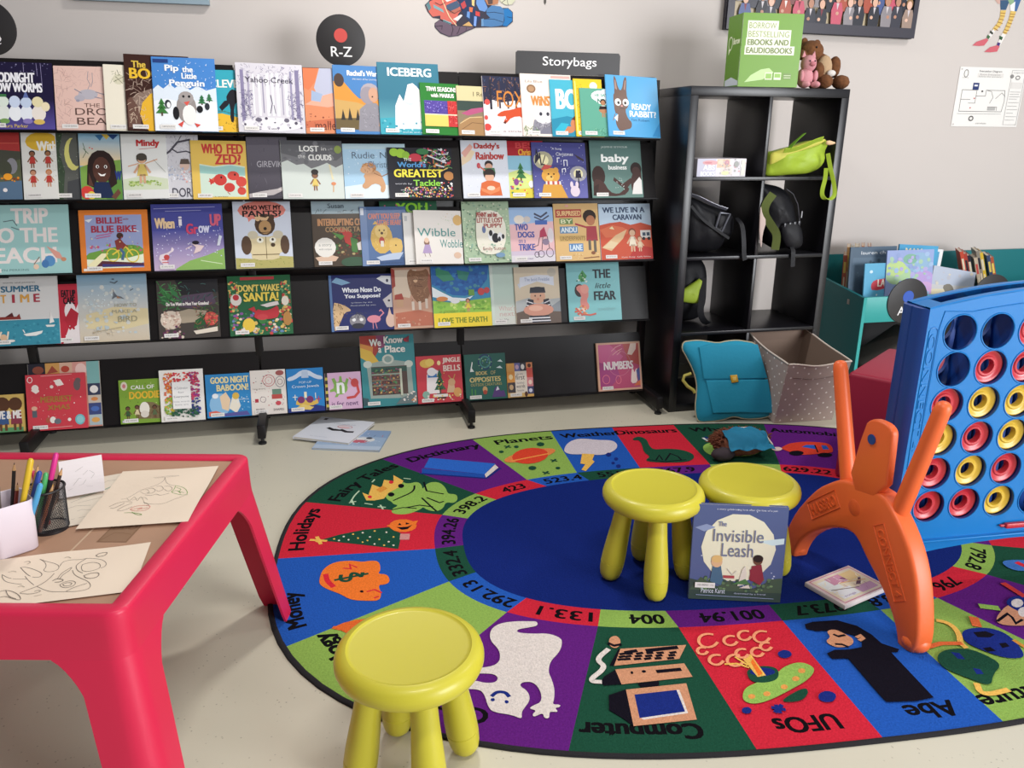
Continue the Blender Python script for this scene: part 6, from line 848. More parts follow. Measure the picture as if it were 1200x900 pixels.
# ------------------------------------------------------------------ shaggy toy lying on the rug
fur = mat('brown_fur', '7a4a38', .95, spec=.1, bump=.6, bscale=90, vary=.35, vscale=40)
toy = thing('shaggy_toy', 'shaggy brown toy in a bright blue cloth lying on the rug behind the stools', 'toy', (1.352, -.70, RUGZ))
m = MB().ball((0, 0, .046), (.118, .066, .046), 28, .12, 5)
rnd = random.Random(4)
for k in range(620):
    a = rnd.uniform(-.25, math.pi*1.15); e = rnd.uniform(.05, 1.2); c = Vector((.122*math.cos(a)*math.cos(e), .070*math.sin(a)*math.cos(e), .046+.046*math.sin(e)))
    if c.y < -.004+.10*c.x**2 and c.x > -.09 and c.z > .05: continue
    d = Vector((math.cos(a), math.sin(a), rnd.uniform(.5, 1.4))).normalized()*rnd.uniform(.016, .036) + Vector((rnd.uniform(-.01, .01), rnd.uniform(-.01, .01), 0))
    m.tube([c, c + d*.6, c + d + Vector((0, 0, -.006))], [.0038, .0028, .0004], 4)
m.build('fur_body', fur, toy, 60)
MB().ball((-.100, -.045, .028), (.05, .035, .027), 18, .15, 8).build('dark_foot', mat('dark_felt', '3a2f34', .9), toy, 60)
blu = mat('blue_cloth', '2f9fc8', .7, bump=.2, bscale=300)
m = MB(); nx, ny = 18, 12; gv = []
for j in range(ny+1):
    for i in range(nx+1):
        u_, v_ = i/nx*2-1, j/ny*2-1; x = .01+.095*u_; y = -.045+.05*v_ - .012*u_
        q = max(0, 1-(x/.128)**2-((y)/.078)**2); z = .048+.062*math.sqrt(q) + .005*math.sin(u_*9+v_*5)+.008
        gv.append(m.bm.verts.new((x, y, z)))
for j in range(ny):
    for i in range(nx): m.bm.faces.new([gv[j*(nx+1)+i], gv[j*(nx+1)+i+1], gv[(j+1)*(nx+1)+i+1], gv[(j+1)*(nx+1)+i]])
bmesh.ops.solidify(m.bm, geom=m.bm.faces[:], thickness=.003)
m.build('blue_shirt', blu, toy, 60)
MB().tube([(-.085, .006, .085), (-.02, .018, .112), (.05, .012, .108), (.098, -.02, .085), (.112, -.06, .055)], .0035, 8).build('white_hem', mat('white_hem', 'd8c8bc', .8), toy, 60)
# ------------------------------------------------------------------ pink art table
PINK = mat('pink_plastic', 'd4254b', .40, spec=.4, coat=.04, vary=.03, vscale=3)
TA = math.radians(-13.4)
table = thing('art_table', 'pink plastic children\'s table with a brown paper top and splayed legs', 'table', (-.662, -2.170, 0), (0, 0, TA))
Lx, Ly, H = .78, .715, .487    # local: x from -Lx to 0, y from 0 to Ly
def rrect(o, r, n=8):
    x0, x1, y0, y1 = -Lx-o, o, -o, Ly+o; P = []
    for cx, cy, a0 in ((x1-r, y0+r, -90), (x1-r, y1-r, 0), (x0+r, y1-r, 90), (x0+r, y0+r, 180)):
        for i in range(n+1):
            a = math.radians(a0 + 90*i/n); P.append((cx+r*math.cos(a), cy+r*math.sin(a), a))
    return P
def side_pts(r=.035):
    """perimeter stations: x, y, outward nx, ny, distance from nearest corner along the side"""
    S = []; sides = [((-Lx+r, 0), (-r, 0), (0, -1), Lx), ((0, r), (0, Ly-r), (1, 0), Ly), ((-r, Ly), (-Lx+r, Ly), (0, 1), Lx), ((-Lx, Ly-r), (-Lx, r), (-1, 0), Ly)]
    ds = [r, .045, .055, .062, .068, .074, .080, .086, .092, .099, .107, .116, .126, .137, .15, .17, .2, .25]
    for (a, b, nn, L) in sides:
        dd = [d for d in ds if d < L/2] + [L/2] + [L-d for d in reversed(ds) if d < L/2]
        dx, dy = (b[0]-a[0]), (b[1]-a[1]); q = math.hypot(dx, dy)
        for d in dd:
            t = (d-r)/q; S.append((a[0]+dx*t, a[1]+dy*t, nn[0], nn[1], min(d, L-d)))
        an = math.atan2(nn[1], nn[0])
        for i in range(1, 6):
            w = an + math.pi/2*i/6; cxy = (b[0]-nn[0]*r, b[1]-nn[1]*r)
            S.append((cxy[0]+r*math.cos(w), cxy[1]+r*math.sin(w), math.cos(w), math.sin(w), 0))
    return S
ZA, LWb, LWt = .396, .072, .092     # arch height, leg width at foot and below the fillet
def zb(d):
    zf = .325
    if d <= LWb: return 0.0
    if d < LWt: return zf*(d-LWb)/(LWt-LWb)
    f = min(1, (d-LWt)/.058); return zf + (ZA-zf)*math.sin(f*math.pi/2)**.8
def flare(x, y, nx, ny, z, o=0):
    k = .052*max(0, (.40-z)/.40); e = .010*max(0, (H-z)/H)
    cx, cy = -Lx/2, Ly/2
    return (x + k*(x-cx)/(Lx/2) + e*nx + o*nx, y + k*(y-cy)/(Ly/2) + e*ny + o*ny, z)
S = side_pts(); NS = len(S); SPL = .394
apr = MB(); rows = [SPL, .41, .43, .455, H-.008]
g = []
for (x, y, nx, ny, d) in S:
    z0 = max(zb(d), SPL) if d > .151 else SPL
    g.append([apr.bm.verts.new(flare(x, y, nx, ny, z)) for z in rows])
for i in range(NS):
    a, b = g[i], g[(i+1) % NS]
    for j in range(len(rows)-1): apr.bm.faces.new([a[j], b[j], b[j+1], a[j+1]])
# rolled rim and ledge down to the recessed top
prev = [c[-1] for c in g]
for o, z in ((-.001, H-.003), (-.005, H), (-.030, H), (-.034, H-.002), (-.036, H-.006)):
    cur = [apr.bm.verts.new((x+nx*o, y+ny*o, z)) for x, y, nx, ny, d in S]
    for i in range(NS): apr.bm.faces.new([prev[i], prev[(i+1) % NS], cur[(i+1) % NS], cur[i]])
    prev = cur
inn = [[apr.bm.verts.new(flare(x, y, nx, ny, z, -.006)) for z in (SPL, H-.008)] for x, y, nx, ny, d in S]
for i in range(NS):
    a, b = inn[i], inn[(i+1) % NS]; apr.bm.faces.new([b[0], a[0], a[1], b[1]]); apr.bm.faces.new([g[i][0], g[(i+1) % NS][0], b[0], a[0]])
bmesh.ops.recalc_face_normals(apr.bm, faces=apr.bm.faces)
apr.build('apron_frame', PINK, table, 45)
def leg_mesh(corner):
    m = MB(); st = [i for i, q in enumerate(S) if q[4] < .16 and zb(q[4]) < SPL-.0008 and abs(q[0]-corner[0]) < .3 and abs(q[1]-corner[1]) < .3]
    i0 = next(i for i in st if (i-1) % NS not in st); seq = []
    while i0 % NS in st: seq.append(i0 % NS); i0 += 1
    rws = 14; A, B = [], []
    for i in seq:
        x, y, nx, ny, d = S[i]; lo = zb(d); zz = [lo + (SPL-lo)*j/rws for j in range(rws+1)]
        A.append([m.bm.verts.new(flare(x, y, nx, ny, z)) for z in zz]); B.append([m.bm.verts.new(flare(x, y, nx, ny, z, -.006)) for z in zz])
    F = m.bm.faces.new
    for k in range(len(seq)-1):
        for j in range(rws):
            F([A[k][j], A[k+1][j], A[k+1][j+1], A[k][j+1]]); F([B[k+1][j], B[k][j], B[k][j+1], B[k+1][j+1]])
        F([A[k+1][0], A[k][0], B[k][0], B[k+1][0]])
    for k in (0, -1):
        for j in range(rws): F([A[k][j], A[k][j+1], B[k][j+1], B[k][j]])
    return m
for c in ((0, 0), (0, Ly), (-Lx, Ly), (-Lx, 0)): leg_mesh(c).build('leg', PINK, table, 45)
KRAFT = mat('kraft_paper', 'b48d73', .5, spec=.35, vary=.10, vscale=5, bump=.08, bscale=30)
top = MB().box(-Lx+.034, .034, H-.016, -.034, Ly-.034, H-.0065).build('paper_top', KRAFT, table)
TZ = H-.0064
art_panel('tape_seam', .004, .30, "b c8ab90", T(-.205, .04, TZ+.0004) @ Rz(.02), top, PAPERART, .0003, 'c8ab90')
art_panel('stamped_print', .062, .10, "l 84644e .1 0 0 0 0|T 50 66 80 24 87664e DBO|l 87664e 3 6 4 30 40 54 40 90 34|l 87664e 3 4 96 4 2 96 2 96 96", T(-.175, .26, TZ+.0002), top, PAPERART, .0001, '94745c')
# ------------------------------------------------------------------ colouring sheets
def quad_sheet(label, bl, br, tr, tl, art, z, paper, curl=0, name='colouring_sheet'):
    o, ux, uy = Vector((*bl, 0)), Vector((br[0]-bl[0], br[1]-bl[1], 0)), Vector((tl[0]-bl[0], tl[1]-bl[1], 0))
    w, h = ux.length, uy.length; ux.normalize(); uy.normalize()
    sh = Sheet(w, h); N = 10
    for i in range(N):
        for j in range(N): sh.poly([(w*(i+a)/N, h*(j+b)/N) for a, b in ((0, 0), (1, 0), (1, 1), (0, 1))], paper)
    sh.lay = 1; sh.draw(art)
    def fn(x, y, l):
        p = o + ux*x + uy*y; p.z = z + l*.00004 + curl*max(0, y/h-.35)**2*2.2 + .0012*math.sin(x*31+1)*math.sin(y*23)
        return p
    ob = link(name, sheet_mesh(name, sh, fn), PAPERART); me = ob.data
    tag(ob, label, 'paper', 'colouring sheets on the pink table'); return ob
TT = H + .0012 - .0064
quad_sheet('colouring sheet of a parrot with green head and pink belly', (-.823, -1.820), (-.601, -1.834), (-.572, -1.537), (-.791, -1.527), P1_ART, TT+.0052, 'ecd9c4')
quad_sheet('uncoloured drawing sheet of a winged creature nearest the table front', (-.959, -2.099), (-.662, -2.091), (-.662, -1.908), (-.959, -1.915), P2_ART, TT+.0017, 'ecd9c4')
quad_sheet('colouring sheet mostly hidden under the parrot drawing', (-.890, -1.810), (-.745, -1.770), (-.775, -1.555), (-.905, -1.560),
           "l 8a8078 .6 14 20 40 30 60 24 50 14 20 12|l 8a8078 .6 20 50 50 62 80 70 90 60 60 50 30 46|l 8ab0a0 2 30 58 50 64|l 6fa08a 2 60 66 70 70|l 8a8078 .6 40 74 60 86 84 84|l 8a8078 .6 10 34 30 40 50 36", TT+.0019, 'e6d8c6')
quad_sheet('white drawing sheet curling up behind the black mesh cup', (-.895, -1.665), (-.806, -1.640), (-.835, -1.505), (-.930, -1.520),
           "l 9a9490 .7 30 40 44 60 60 54 52 40 40 36|l 9a9490 .7 52 66 66 76 80 66 70 54|l 9a9490 .7 20 24 30 30|l 9a9490 .7 60 30 74 26|l 9a9490 .7 36 76 54 84", TT+.0085, 'e6dcdc', .035)
# ------------------------------------------------------------------ pencil cups
TOPZ = H - .0062
WC = Vector((-.926, -1.868, TOPZ)); wa = math.radians(34)
wcup = thing('pencil_cup', 'white square plastic pencil cup on the pink table', 'cup', WC, (0, 0, wa))
m = MB(); N = 40; WCH = .108
def rsq(s, r, z, n=8):
    P = []
    for cx, cy, a0 in ((s-r, -s+r, -90), (s-r, s-r, 0), (-s+r, s-r, 90), (-s+r, -s+r, 180)):
        for i in range(n+1):
            a = math.radians(a0+90*i/n); P.append((cx+r*math.cos(a), cy+r*math.sin(a), z))
    return P
loops = [rsq(.036, .014, 0), rsq(.039, .016, .003), rsq(.043, .016, WCH-.002), rsq(.042, .016, WCH), rsq(.0405, .015, WCH-.001), rsq(.037, .013, .004)]
vv = [[m.bm.verts.new(p) for p in l] for l in loops]; q = len(vv[0])
for a, b in zip(vv, vv[1:]):
    for i in range(q): m.bm.faces.new([a[i], a[(i+1) % q], b[(i+1) % q], b[i]])
m.bm.faces.new(vv[0][::-1]); m.bm.faces.new(vv[-1]); bmesh.ops.recalc_face_normals(m.bm, faces=m.bm.faces)
m.build('cup_body', mat('white_plastic', 'dccfd8', .5), wcup, 50)
BC = Vector((-.878, -1.792, TOPZ))
bcup = thing('pencil_cup', 'round black wire mesh pencil cup on the pink table', 'cup', BC)
MESH = mat('black_mesh_wire', '18161a', .4)
m = MB(); HB = .093; nu, nv = 56, 22; R0, R1 = .035, .0385; g = []
for j in range(nv+1):
    r = R0+(R1-R0)*j/nv; g.append([m.bm.verts.new((r*math.cos(2*math.pi*(i+.5*(j % 2))/nu), r*math.sin(2*math.pi*(i+.5*(j % 2))/nu), .004+(HB-.006)*j/nv)) for i in range(nu)])
for j in range(nv):
    for i in range(nu):
        k = (i+1) % nu
        if j % 2 == 0: fs = [(g[j][i], g[j][k], g[j+1][i]), (g[j][k], g[j+1][k], g[j+1][i])]
        else: fs = [(g[j][i], g[j+1][k], g[j+1][i]), (g[j][i], g[j][k], g[j+1][k])]
        for f in fs: m.bm.faces.new(f)
wire = m.build('wire_mesh', MESH, bcup, None)
mod = wire.modifiers.new('wire', 'WIREFRAME'); mod.thickness = .0008; mod.use_replace = True
def ring(R, z, r): return MB().tube([(R*math.cos(2*math.pi*i/40), R*math.sin(2*math.pi*i/40), z) for i in range(41)], r, 8, False)
ring(R1, HB, .0026).build('rim', MESH, bcup, 60)
MB().lathe([(0, 0), (R0+.001, 0), (R0+.001, .006), (R0-.001, .006), (R0-.001, .002), (0, .002)], 40).build('base', MESH, bcup, 40)
def pencil(kind, label, b, top, col, tip=None, r=.0038, group=None, capc=None):
    b, top = Vector(b), Vector(top); ax = top-b; L = ax.length; q = ax.to_track_quat('Z', 'Y').to_matrix().to_4x4()
    t = thing(kind, label, 'pencil' if 'pencil' in kind else 'pen', M=T(*b) @ q, group=group)
    if tip:   # sharpened pencil, point up
        MB().lathe([(0, 0), (r, 0), (r, L-.018), (r*.97, L-.017)], 6).build('barrel', mat('lacquer_'+col, col, .35), t, 20)
        MB().lathe([(r*.97, L-.017), (r*.32, L-.005)], 10).build('wood_cone', WOODC, t, 60)
        MB().lathe([(r*.32, L-.005), (0, L)], 8).build('lead', mat('lead_'+tip, tip, .6), t, 60)
    else:     # felt pen with cap
        MB().lathe([(0, 0), (r*.8, 0), (r, .004), (r, L*.68), (0, L*.68)], 12).build('barrel', mat('pen_'+col, col, .35), t, 40)
        MB().lathe([(r*1.08, L*.66), (r*1.12, L*.68), (r*1.05, L-.004), (r*.6, L), (0, L)], 12).build('cap', mat('cap_'+(capc or col), capc or col, .35), t, 40)
    return t
WOODC = mat('cut_wood', 'c79a6a', .7)
def inW(dx, dy): return (WC.x+dx, WC.y+dy, TOPZ+.006)
GW, GB = 'pencils and pens in the white cup', 'pencils and pens in the black mesh cup'
pencil('felt_pen', 'tall yellow pen in the white cup', inW(.006, -.008), (-.862, -1.874, TOPZ+.190), 'd9b52e', r=.0055, group=GW)
pencil('felt_pen', 'dark blue pen in the white cup beside the yellow pen', inW(.014, .006), (-.855, -1.862, TOPZ+.158), '27459a', r=.005, group=GW)
pencil('felt_pen', 'light blue pen in the white cup', inW(.02, .0), (-.852, -1.878, TOPZ+.138), '4fa3d6', r=.005, group=GW)
pencil('colour_pencil', 'grey pencil with a red tip in the white cup', inW(-.012, -.02), (-.924, -1.880, TOPZ+.158), '6f6560', 'b8503c', group=GW)
pencil('colour_pencil', 'brown red pencil low in the white cup', inW(-.004, .012), (-.900, -1.855, TOPZ+.136), '7a2f2a', '5a1f1c', group=GW)
pencil('colour_pencil', 'black pencil leaning back at the white cup', inW(-.01, .02), (-.905, -1.838, TOPZ+.172), '2a2422', '2a2422', group=GW)
pencil('colour_pencil', 'pale tan pencil standing behind the yellow pen', inW(.01, .018), (-.862, -1.842, TOPZ+.165), 'b3924e', '8a6a30', group=GW)
def inB(dx, dy): return (BC.x+dx, BC.y+dy, TOPZ+.005)
pencil('felt_pen', 'black pen with a bright pink cap in the mesh cup', inB(-.016, -.012), (BC.x+.034, BC.y+.004, TOPZ+.166), '241f26', r=.005, group=GB, capc='d8308a')
pencil('felt_pen', 'green pen in the mesh cup', inB(-.024, -.006), (BC.x+.012, BC.y-.006, TOPZ+.128), '3f9a5a', r=.0048, group=GB, capc='52b068')
pencil('colour_pencil', 'dark brown sharpened pencil tilting out of the mesh cup', inB(-.008, -.006), (BC.x+.044, BC.y-.008, TOPZ+.138), '33201c', '2a1814', group=GB)
pencil('colour_pencil', 'pink pencil standing at the back of the mesh cup', inB(-.018, .016), (BC.x-.022, BC.y+.022, TOPZ+.142), 'c8305a', 'b02850', group=GB)
pencil('colour_pencil', 'orange pencil with yellow end low in the mesh cup', inB(-.014, -.022), (BC.x+.026, BC.y-.02, TOPZ+.108), 'a8603a', 'd8a040', group=GB)
pencil('colour_pencil', 'red pencil inside the mesh cup', inB(-.006, .012), (BC.x-.012, BC.y+.016, TOPZ+.112), 'b04038', '8a2a28', group=GB)
# ------------------------------------------------------------------ black cube shelf
KX, KF, KB, KW, KH = 1.281, -.142, .247, .765, 1.467
KB_M = mat('cube_shelf_laminate', '121116', .34, spec=.55, bump=.03, bscale=120)
kal = thing('cube_shelf', 'tall black cube shelf two columns wide with bags in its cells', 'shelf', (KX, KF, 0))
dK = KB-KF; to, ti = .038, .016
for n_, b in (('side_panel', (0, 0, 0, to, dK, KH-to)), ('side_panel', (KW-to, 0, 0, KW, dK, KH-to)), ('top_panel', (0, 0, KH-to, KW, dK, KH)), ('bottom_panel', (to, 0, 0, KW-to, dK, to))):
    MB().box(*b, .0015).build(n_, KB_M, kal)
zs = [to+.335, to+.335*2+ti, to+.335*3+ti*2]
ci = (KW-2*to-ti)/2
for z in zs: MB().box(to, .001, z, KW-to, dK, z+ti, .001).build('shelf_board', KB_M, kal)
lo = to
for z in zs + [KH-to]:
    MB().box(to+ci, .0015, lo, to+ci+ti, dK, z, .001).build('divider', KB_M, kal); lo = z+ti
CELL = [to] + [z+ti for z in zs]       # cell floors, bottom to top
LC, RC = KX+to, KX+to+ci+ti
# ---- boxed set in the top left cell
bs = thing('box_set', 'small illustrated gift box lying in the top cell of the cube shelf', 'box', (1.345, -.120, CELL[3]))
def art_box(parent, w, d, h, front, left=None, body='e0dcdc', name='carton'):
    o = MB().box(0, 0, 0, w, d, h, .0015).build(name, mat('carton_'+body, body, .35, coat=.2), parent)
    art_panel('front_print', w-.002, h-.002, front, T(.001, -.0004, .001) @ UP, parent, t=.0003)
    if left: art_panel('side_print', d-.002, h-.002, left, T(-.0004, d-.001, .001) @ Rz(-math.pi/2) @ UP, parent, t=.0003)
    return o
art_box(bs, .237, .20, .078, "b dfdadf|r 0 0 38 100 c4c2d4|e 26 78 16 14 d8a0a4|e 22 78 8 5 c87880|T 24 52 24 30 f2f2f6 ABS|T 22 16 30 26 eceef4 BOOKS|r 40 50 66 98 e6c0a0|e 48 80 6 14 e8d0b8|e 60 78 5 16 c08a98|r 48 10 72 52 dcd4cc|e 58 20 8 12 d8dca8|s 80 40 44 6 98 96 2 c8b4b4,e8dcd0,a8a8a4,d8a0a0|e 80 70 5 18 9a9c98|l f0f0f0 2 86 88 90 54|r 90 6 98 94 d8d8cc", None, 'cbc6cc')
# ---- soft bags
def bag_mat(n, c, r=.75, **k): return mat(n, c, r, spec=.3, bump=.25, bscale=60, **k)
BLKN = bag_mat('black_nylon', '17171b', .55); LIMEN = bag_mat('lime_nylon', 'a2bc38', .45); YELN = bag_mat('yellow_nylon', 'c8c455', .6)
def soft(name, outline, y, depth, back, m, parent, base, nz=.1, k=2, seed=1, p=2.4):
    """stuffed shape whose outline is given in room x,z at depth y; stored relative to its thing"""
    pts = [(a-base[0], b-base[2]) for a, b in smooth_outline(outline, k)]
    o = MB().puff(pts, depth, back, p=p, nz=nz, nscale=14, seed=seed).build(name, m, parent, 60); o.location = (0, y-base[1], 0); return o
def strap(name, pts, w, m, parent, base, t=.003, side=(0, 1, 0)):
    P = [Vector(q) - Vector(base) for q in pts]
    for _ in range(2):
        Q = [P[0]]
        for a, b in zip(P, P[1:]): Q += [a*.75+b*.25, a*.25+b*.75]
        P = Q + [P[-1]]
    return MB().ribbon(P, w, t, side).build(name, m, parent, 60)
b0 = (1.80, -.06, CELL[3])
gb = thing('drawstring_bag', 'bright lime green bag lying on its side in the top cell of the cube shelf', 'bag', b0)
soft('bag_body', [(max(x, 1.676), z) for x, z in G_BAG], -.115, .05, .14, LIMEN, gb, b0, .30, 1, 3, 3.2)
tb = soft('top_panel', [(max(x, 1.682), z+.004) for x, z in G_TOP], -.150, .016, .03, YELN, gb, b0, .1, 1, 5, 6)
soft('peach_corner', G_TIP, -.170, .010, .012, bag_mat('peach_nylon', 'dcb890', .6), gb, b0, .1, 1, 6)
strap('carry_strap', [(x, -.195, z) for x, z in G_STRAP1], .024, bag_mat('green_webbing', '5f8a20', .8), gb, b0, side=(.6, -.5, .6))
strap('carry_strap', [(x, -.200, z+.004) for x, z in G_STRAP2], .022, LIMEN, gb, b0, side=(0, -.6, .8))
strap('shoulder_strap', [(x, -.205, z) for x, z in G_LOOP], .018, LIMEN, gb, b0, side=(.8, -.6, 0))
b0 = (1.82, -.02, CELL[2])
bp = thing('backpack', 'black backpack with olive shoulder strap standing in the right cell of the cube shelf', 'bag', b0)
BPo = [(max(x, RC+.006), z+.004 if z < .77 else z) for x, z in BP]
soft('pack_body', BPo, -.03, .085, .17, BLKN, bp, b0, .2, 2, 7)
soft('front_pocket', BP_POCKET, -.115, .025, .02, BLKN, bp, b0, .2, 2, 8)
MB().tube([Vector((x, -.112, z))-Vector(b0) for x, z in ((1.80, 1.035), (1.838, 1.012), (1.868, .965), (1.885, .90), (1.892, .85))], .0022, 6).build('zip', mat('zip_grey', '5a5a60', .4), bp, 60)
MB().box(1.885-b0[0], -.125-b0[1], .905-b0[2], 1.889-b0[0], -.121-b0[1], .935-b0[2]).build('zip_pull', mat('zip_metal', '9a9aa0', .3), bp)
for i, x in enumerate((1.800, 1.826, 1.85, 1.872)): MB().box(x-b0[0], -.128-b0[1], .862+.004*i-b0[2], x+.012-b0[0], -.120-b0[1], .882+.003*i-b0[2], .002).build('buckle', mat('buckle_black', '3a3a40', .3), bp)
strap('shoulder_strap', [(x+.006, -.152, z) for x, z in BP_STRAP], .036, bag_mat('olive_webbing', '56602e', .8), bp, b0, .006, side=(.9, -.4, .1))
strap('web_tail', [(1.850, -.13, .772), (1.848, -.150, .757), (1.848, -.152, .735), (1.853, -.151, .683)], .022, BLKN, bp, b0, side=(1, 0, 0))
b0 = (1.655, -.15, CELL[2])
pk = thing('cloth_pouch', 'limp pale pink cloth hanging beside the black backpack', 'cloth', b0)
soft('cloth', [(x+.012, z) for x, z in BP_PINK], -.158, .005, .005, bag_mat('pink_cloth', 'c8b4ac', .9), pk, b0, .2, 1, 4)
b0 = (1.45, 0, CELL[2])
bb = thing('shoulder_bag', 'black shoulder bag with silver edging slumped in the left cell of the cube shelf', 'bag', b0)
BBo = [(max(x, LC+.004), z) for x, z in BB]
soft('bag_body', BBo, -.02, .09, .16, BLKN, bb, b0, .3, 2, 11)
sil = mat('silver_trim', '7a7c86', .3, spec=.6, metal=.4)
strap('silver_edge', [(x+.008, -.085-.01*i, z) for i, (x, z) in enumerate(BB_EDGE)], .018, sil, bb, b0, .004, side=(0, -.8, .6))
MB().tube([Vector((x, -.112, z))-Vector(b0) for x, z in BB_TAG+BB_TAG[:1]], .005, 6).build('silver_frame', sil, bb, 60)
soft('side_pocket', [(1.474, .928), (1.524, .920), (1.494, .854), (1.466, .868)], -.104, .010, .02, BLKN, bb, b0, .1, 1, 2)
strap('web_tail', [(1.575, -.09, .905), (1.584, -.135, .88), (1.588, -.155, .80), (1.592, -.156, .752), (1.600, -.156, .722)], .022, BLKN, bb, b0, side=(1, 0, 0))
strap('bag_fold', [(1.335, -.11, .965), (1.39, -.118, .905), (1.45, -.122, .865), (1.53, -.118, .818)], .012, BLKN, bb, b0, .008, side=(.3, 0, 1))
b0 = (1.44, .06, CELL[1])
lb = thing('backpack', 'dark backpack with a lime green panel at the back of the lower left cell', 'bag', b0)
soft('pack_body', [(LC+.006, CELL[1]+.02), (LC+.01, .66), (1.40, .71), (1.49, .705), (1.525, .66), (1.535, .55), (1.53, .44), (1.50, CELL[1]+.004), (1.40, CELL[1]+.003)], .08, .075, .12, BLKN, lb, b0, .2, 2, 13)
soft('lime_panel', [(max(x, LC+.02), z) for x, z in B3G], -.012, .022, .03, bag_mat('lime_panel', 'a8c040', .5), lb, b0, .3, 1, 14)
strap('shoulder_strap', [(1.47, -.02, .62), (1.462, -.04, .53), (1.45, -.05, .46), (1.475, -.05, .415), (1.51, -.03, .400)], .03, BLKN, lb, b0, .006, side=(1, -.3, .2))
# ---- on top of the shelf
GBx = Vector((1.495, -.146, 0)); gx = Vector((1.760-1.495, -.176+.146, 0)); ga = math.atan2(gx.y, gx.x)
gbox = thing('display_carton', 'shiny green cardboard carton with white panel text standing on the cube shelf', 'box', (1.495, -.140, KH), (0, 0, ga))
gm = mat('green_card', '68981a', .28, coat=.5)
MB().box(0, 0, 0, .268, .16, .292, .002).build('carton', gm, gbox)
art_panel('front_print', .266, .290, "b 68981a|r 8 76 59 90 e6ead0|r 8 65 81 78 e6ead0|r 7 54 81 67 e6ead0|r 6 44 89 56 e6ead0|t 33 83.5 45 8 8a9a5a BORROW|t 44 72 68 8 8a9a5a BESTSELLING|T 44 61 69 8 6a7a3a EBOOKS AND|T 47 50 77 8 6a7a3a EAUDIOBOOKS|p b8d890 10 6 20 16 36 24 50 26 58 20 40 10|r 44 10 56 20 e2ecc8|r 45 11.5 55 18.5 8ab84a|r 59 10 71 20 e2ecc8|r 60 13 70 18.5 8ab84a|r 75 11 88 19 6a8a3a|l d8e4b8 .8 76 13 87 13|l d8e4b8 .8 76 16 87 16", T(.001, -.0006, .001) @ UP, gbox, t=.0004)  # pale patch at bottom left is a window reflection painted into the print
art_panel('side_print', .158, .290, "b 5c8c18|o 26 62 13 9 3 e2e8c8|p e2e8c8 14 54 30 54 16 46|T 68 64 46 9 e2e8c8 Borrow|p c9d2da 6 2 98 2 98 8 50 14 6 10", T(-.0006, .159, .001) @ Rz(-math.pi/2) @ UP, gbox, t=.0004)
pig = thing('plush_pig', 'small pink plush pig sitting beside the green carton', 'toy', (1.822, -.125, KH))
PK = mat('pink_plush', 'cf8f96', .9, bump=.4, bscale=160)
m = MB().ball((0, 0, .044), (.036, .034, .044), 20, .04); m.ball((.008, -.006, .100), (.034, .032, .036), 20, .03); m.build('body', PK, pig, 60)
for s in (-1, 1):
    MB().prism([(-.012, 0), (.012, 0), (s*.004, .028)], -.005, .005, T(.008+s*.022, 0, .126), bevel=.002).build('ear', PK, pig, 60)
    MB().ball((s*.034+.004, -.022, .050), (.011, .012, .024), 12).build('arm', PK, pig, 60)
    MB().ball((s*.024+.004, -.044, .014), (.015, .030, .014), 12).build('leg', PK, pig, 60)
    MB().ball((.008+s*.012, -.036, .110), .0035, 8).build('eye', BLACK, pig, 60)
MB().ball((.008, -.040, .098), (.013, .010, .010), 12).build('snout', mat('pink_snout', 'b87078', .8), pig, 60)
bear = thing('plush_bear', 'brown plush animal slumped beside the pink pig on the cube shelf', 'toy', (1.935, -.035, KH))
BR = mat('brown_plush', '6f4526', .95, bump=.8, bscale=110, vary=.25, vscale=60); CRM = mat('cream_plush', 'b89a78', .95, bump=.6, bscale=120)
MB().ball((.012, .0, .075), (.062, .055, .078), 24, .05).build('body', BR, bear, 60)
MB().ball((-.046, -.010, .158), (.055, .050, .046), 24, .05).build('head', BR, bear, 60)
MB().ball((-.092, -.020, .142), (.028, .028, .022), 16, .05).build('muzzle', BR, bear, 60)
for c in ((-.072, .008, .198), (-.010, .005, .192)): MB().ball(c, (.017, .010, .018), 14, .05).build('ear', BR, bear, 60)
MB().ball((.010, -.040, .090), (.036, .026, .052), 18, .05).build('belly_patch', CRM, bear, 60)
MB().ball((-.050, -.058, .172), .0045, 8).build('eye', BLACK, bear, 60)
for c, r in (((-.032, -.062, .070), (.026, .028, .042)), ((.068, -.030, .095), (.026, .028, .046))): MB().ball(c, r, 16, .06).build('arm', BR, bear, 60)
for c, r in (((-.006, -.080, .030), (.034, .040, .030)), ((.085, -.065, .030), (.036, .042, .030))): MB().ball(c, r, 18, .06).build('leg', BR, bear, 60)
MB().ball((.028, -.072, .066), (.022, .012, .014), 12).build('white_tag', mat('white_plush', 'd8d2cc', .9), bear, 60)
# ------------------------------------------------------------------ turquoise bag and spotted basket in front of the shelf
TU = bag_mat('turquoise_canvas', '2390b0', .7)
A_ = Vector((1.365, -.295, .004)); u_ = Vector((.99346, -.11419, 0)); v_ = Vector((.02763, .24034, .97030)); n_ = Vector((-.1108, -.96395, .24192))
Mt = Matrix(((u_.x, -n_.x, v_.x, A_.x), (u_.y, -n_.y, v_.y, A_.y), (u_.z, -n_.z, v_.z, A_.z), (0, 0, 0, 1)))
tbag = thing('satchel', 'turquoise canvas bag with a yellow buckle leaning against the cube shelf', 'bag', M=Mt)
out = smooth_outline(T_TEAL, 1)
m = MB().puff(out, .030, .045, p=6, rings=12, nz=.10, nscale=9, seed=2); m.build('bag_body', TU, tbag, 60)
MB().tube([(x, -.001, z) for x, z in out+out[:1]], .0032, 8, False).build('piping', mat('cream_piping', 'b9ad8e', .7), tbag, 60)
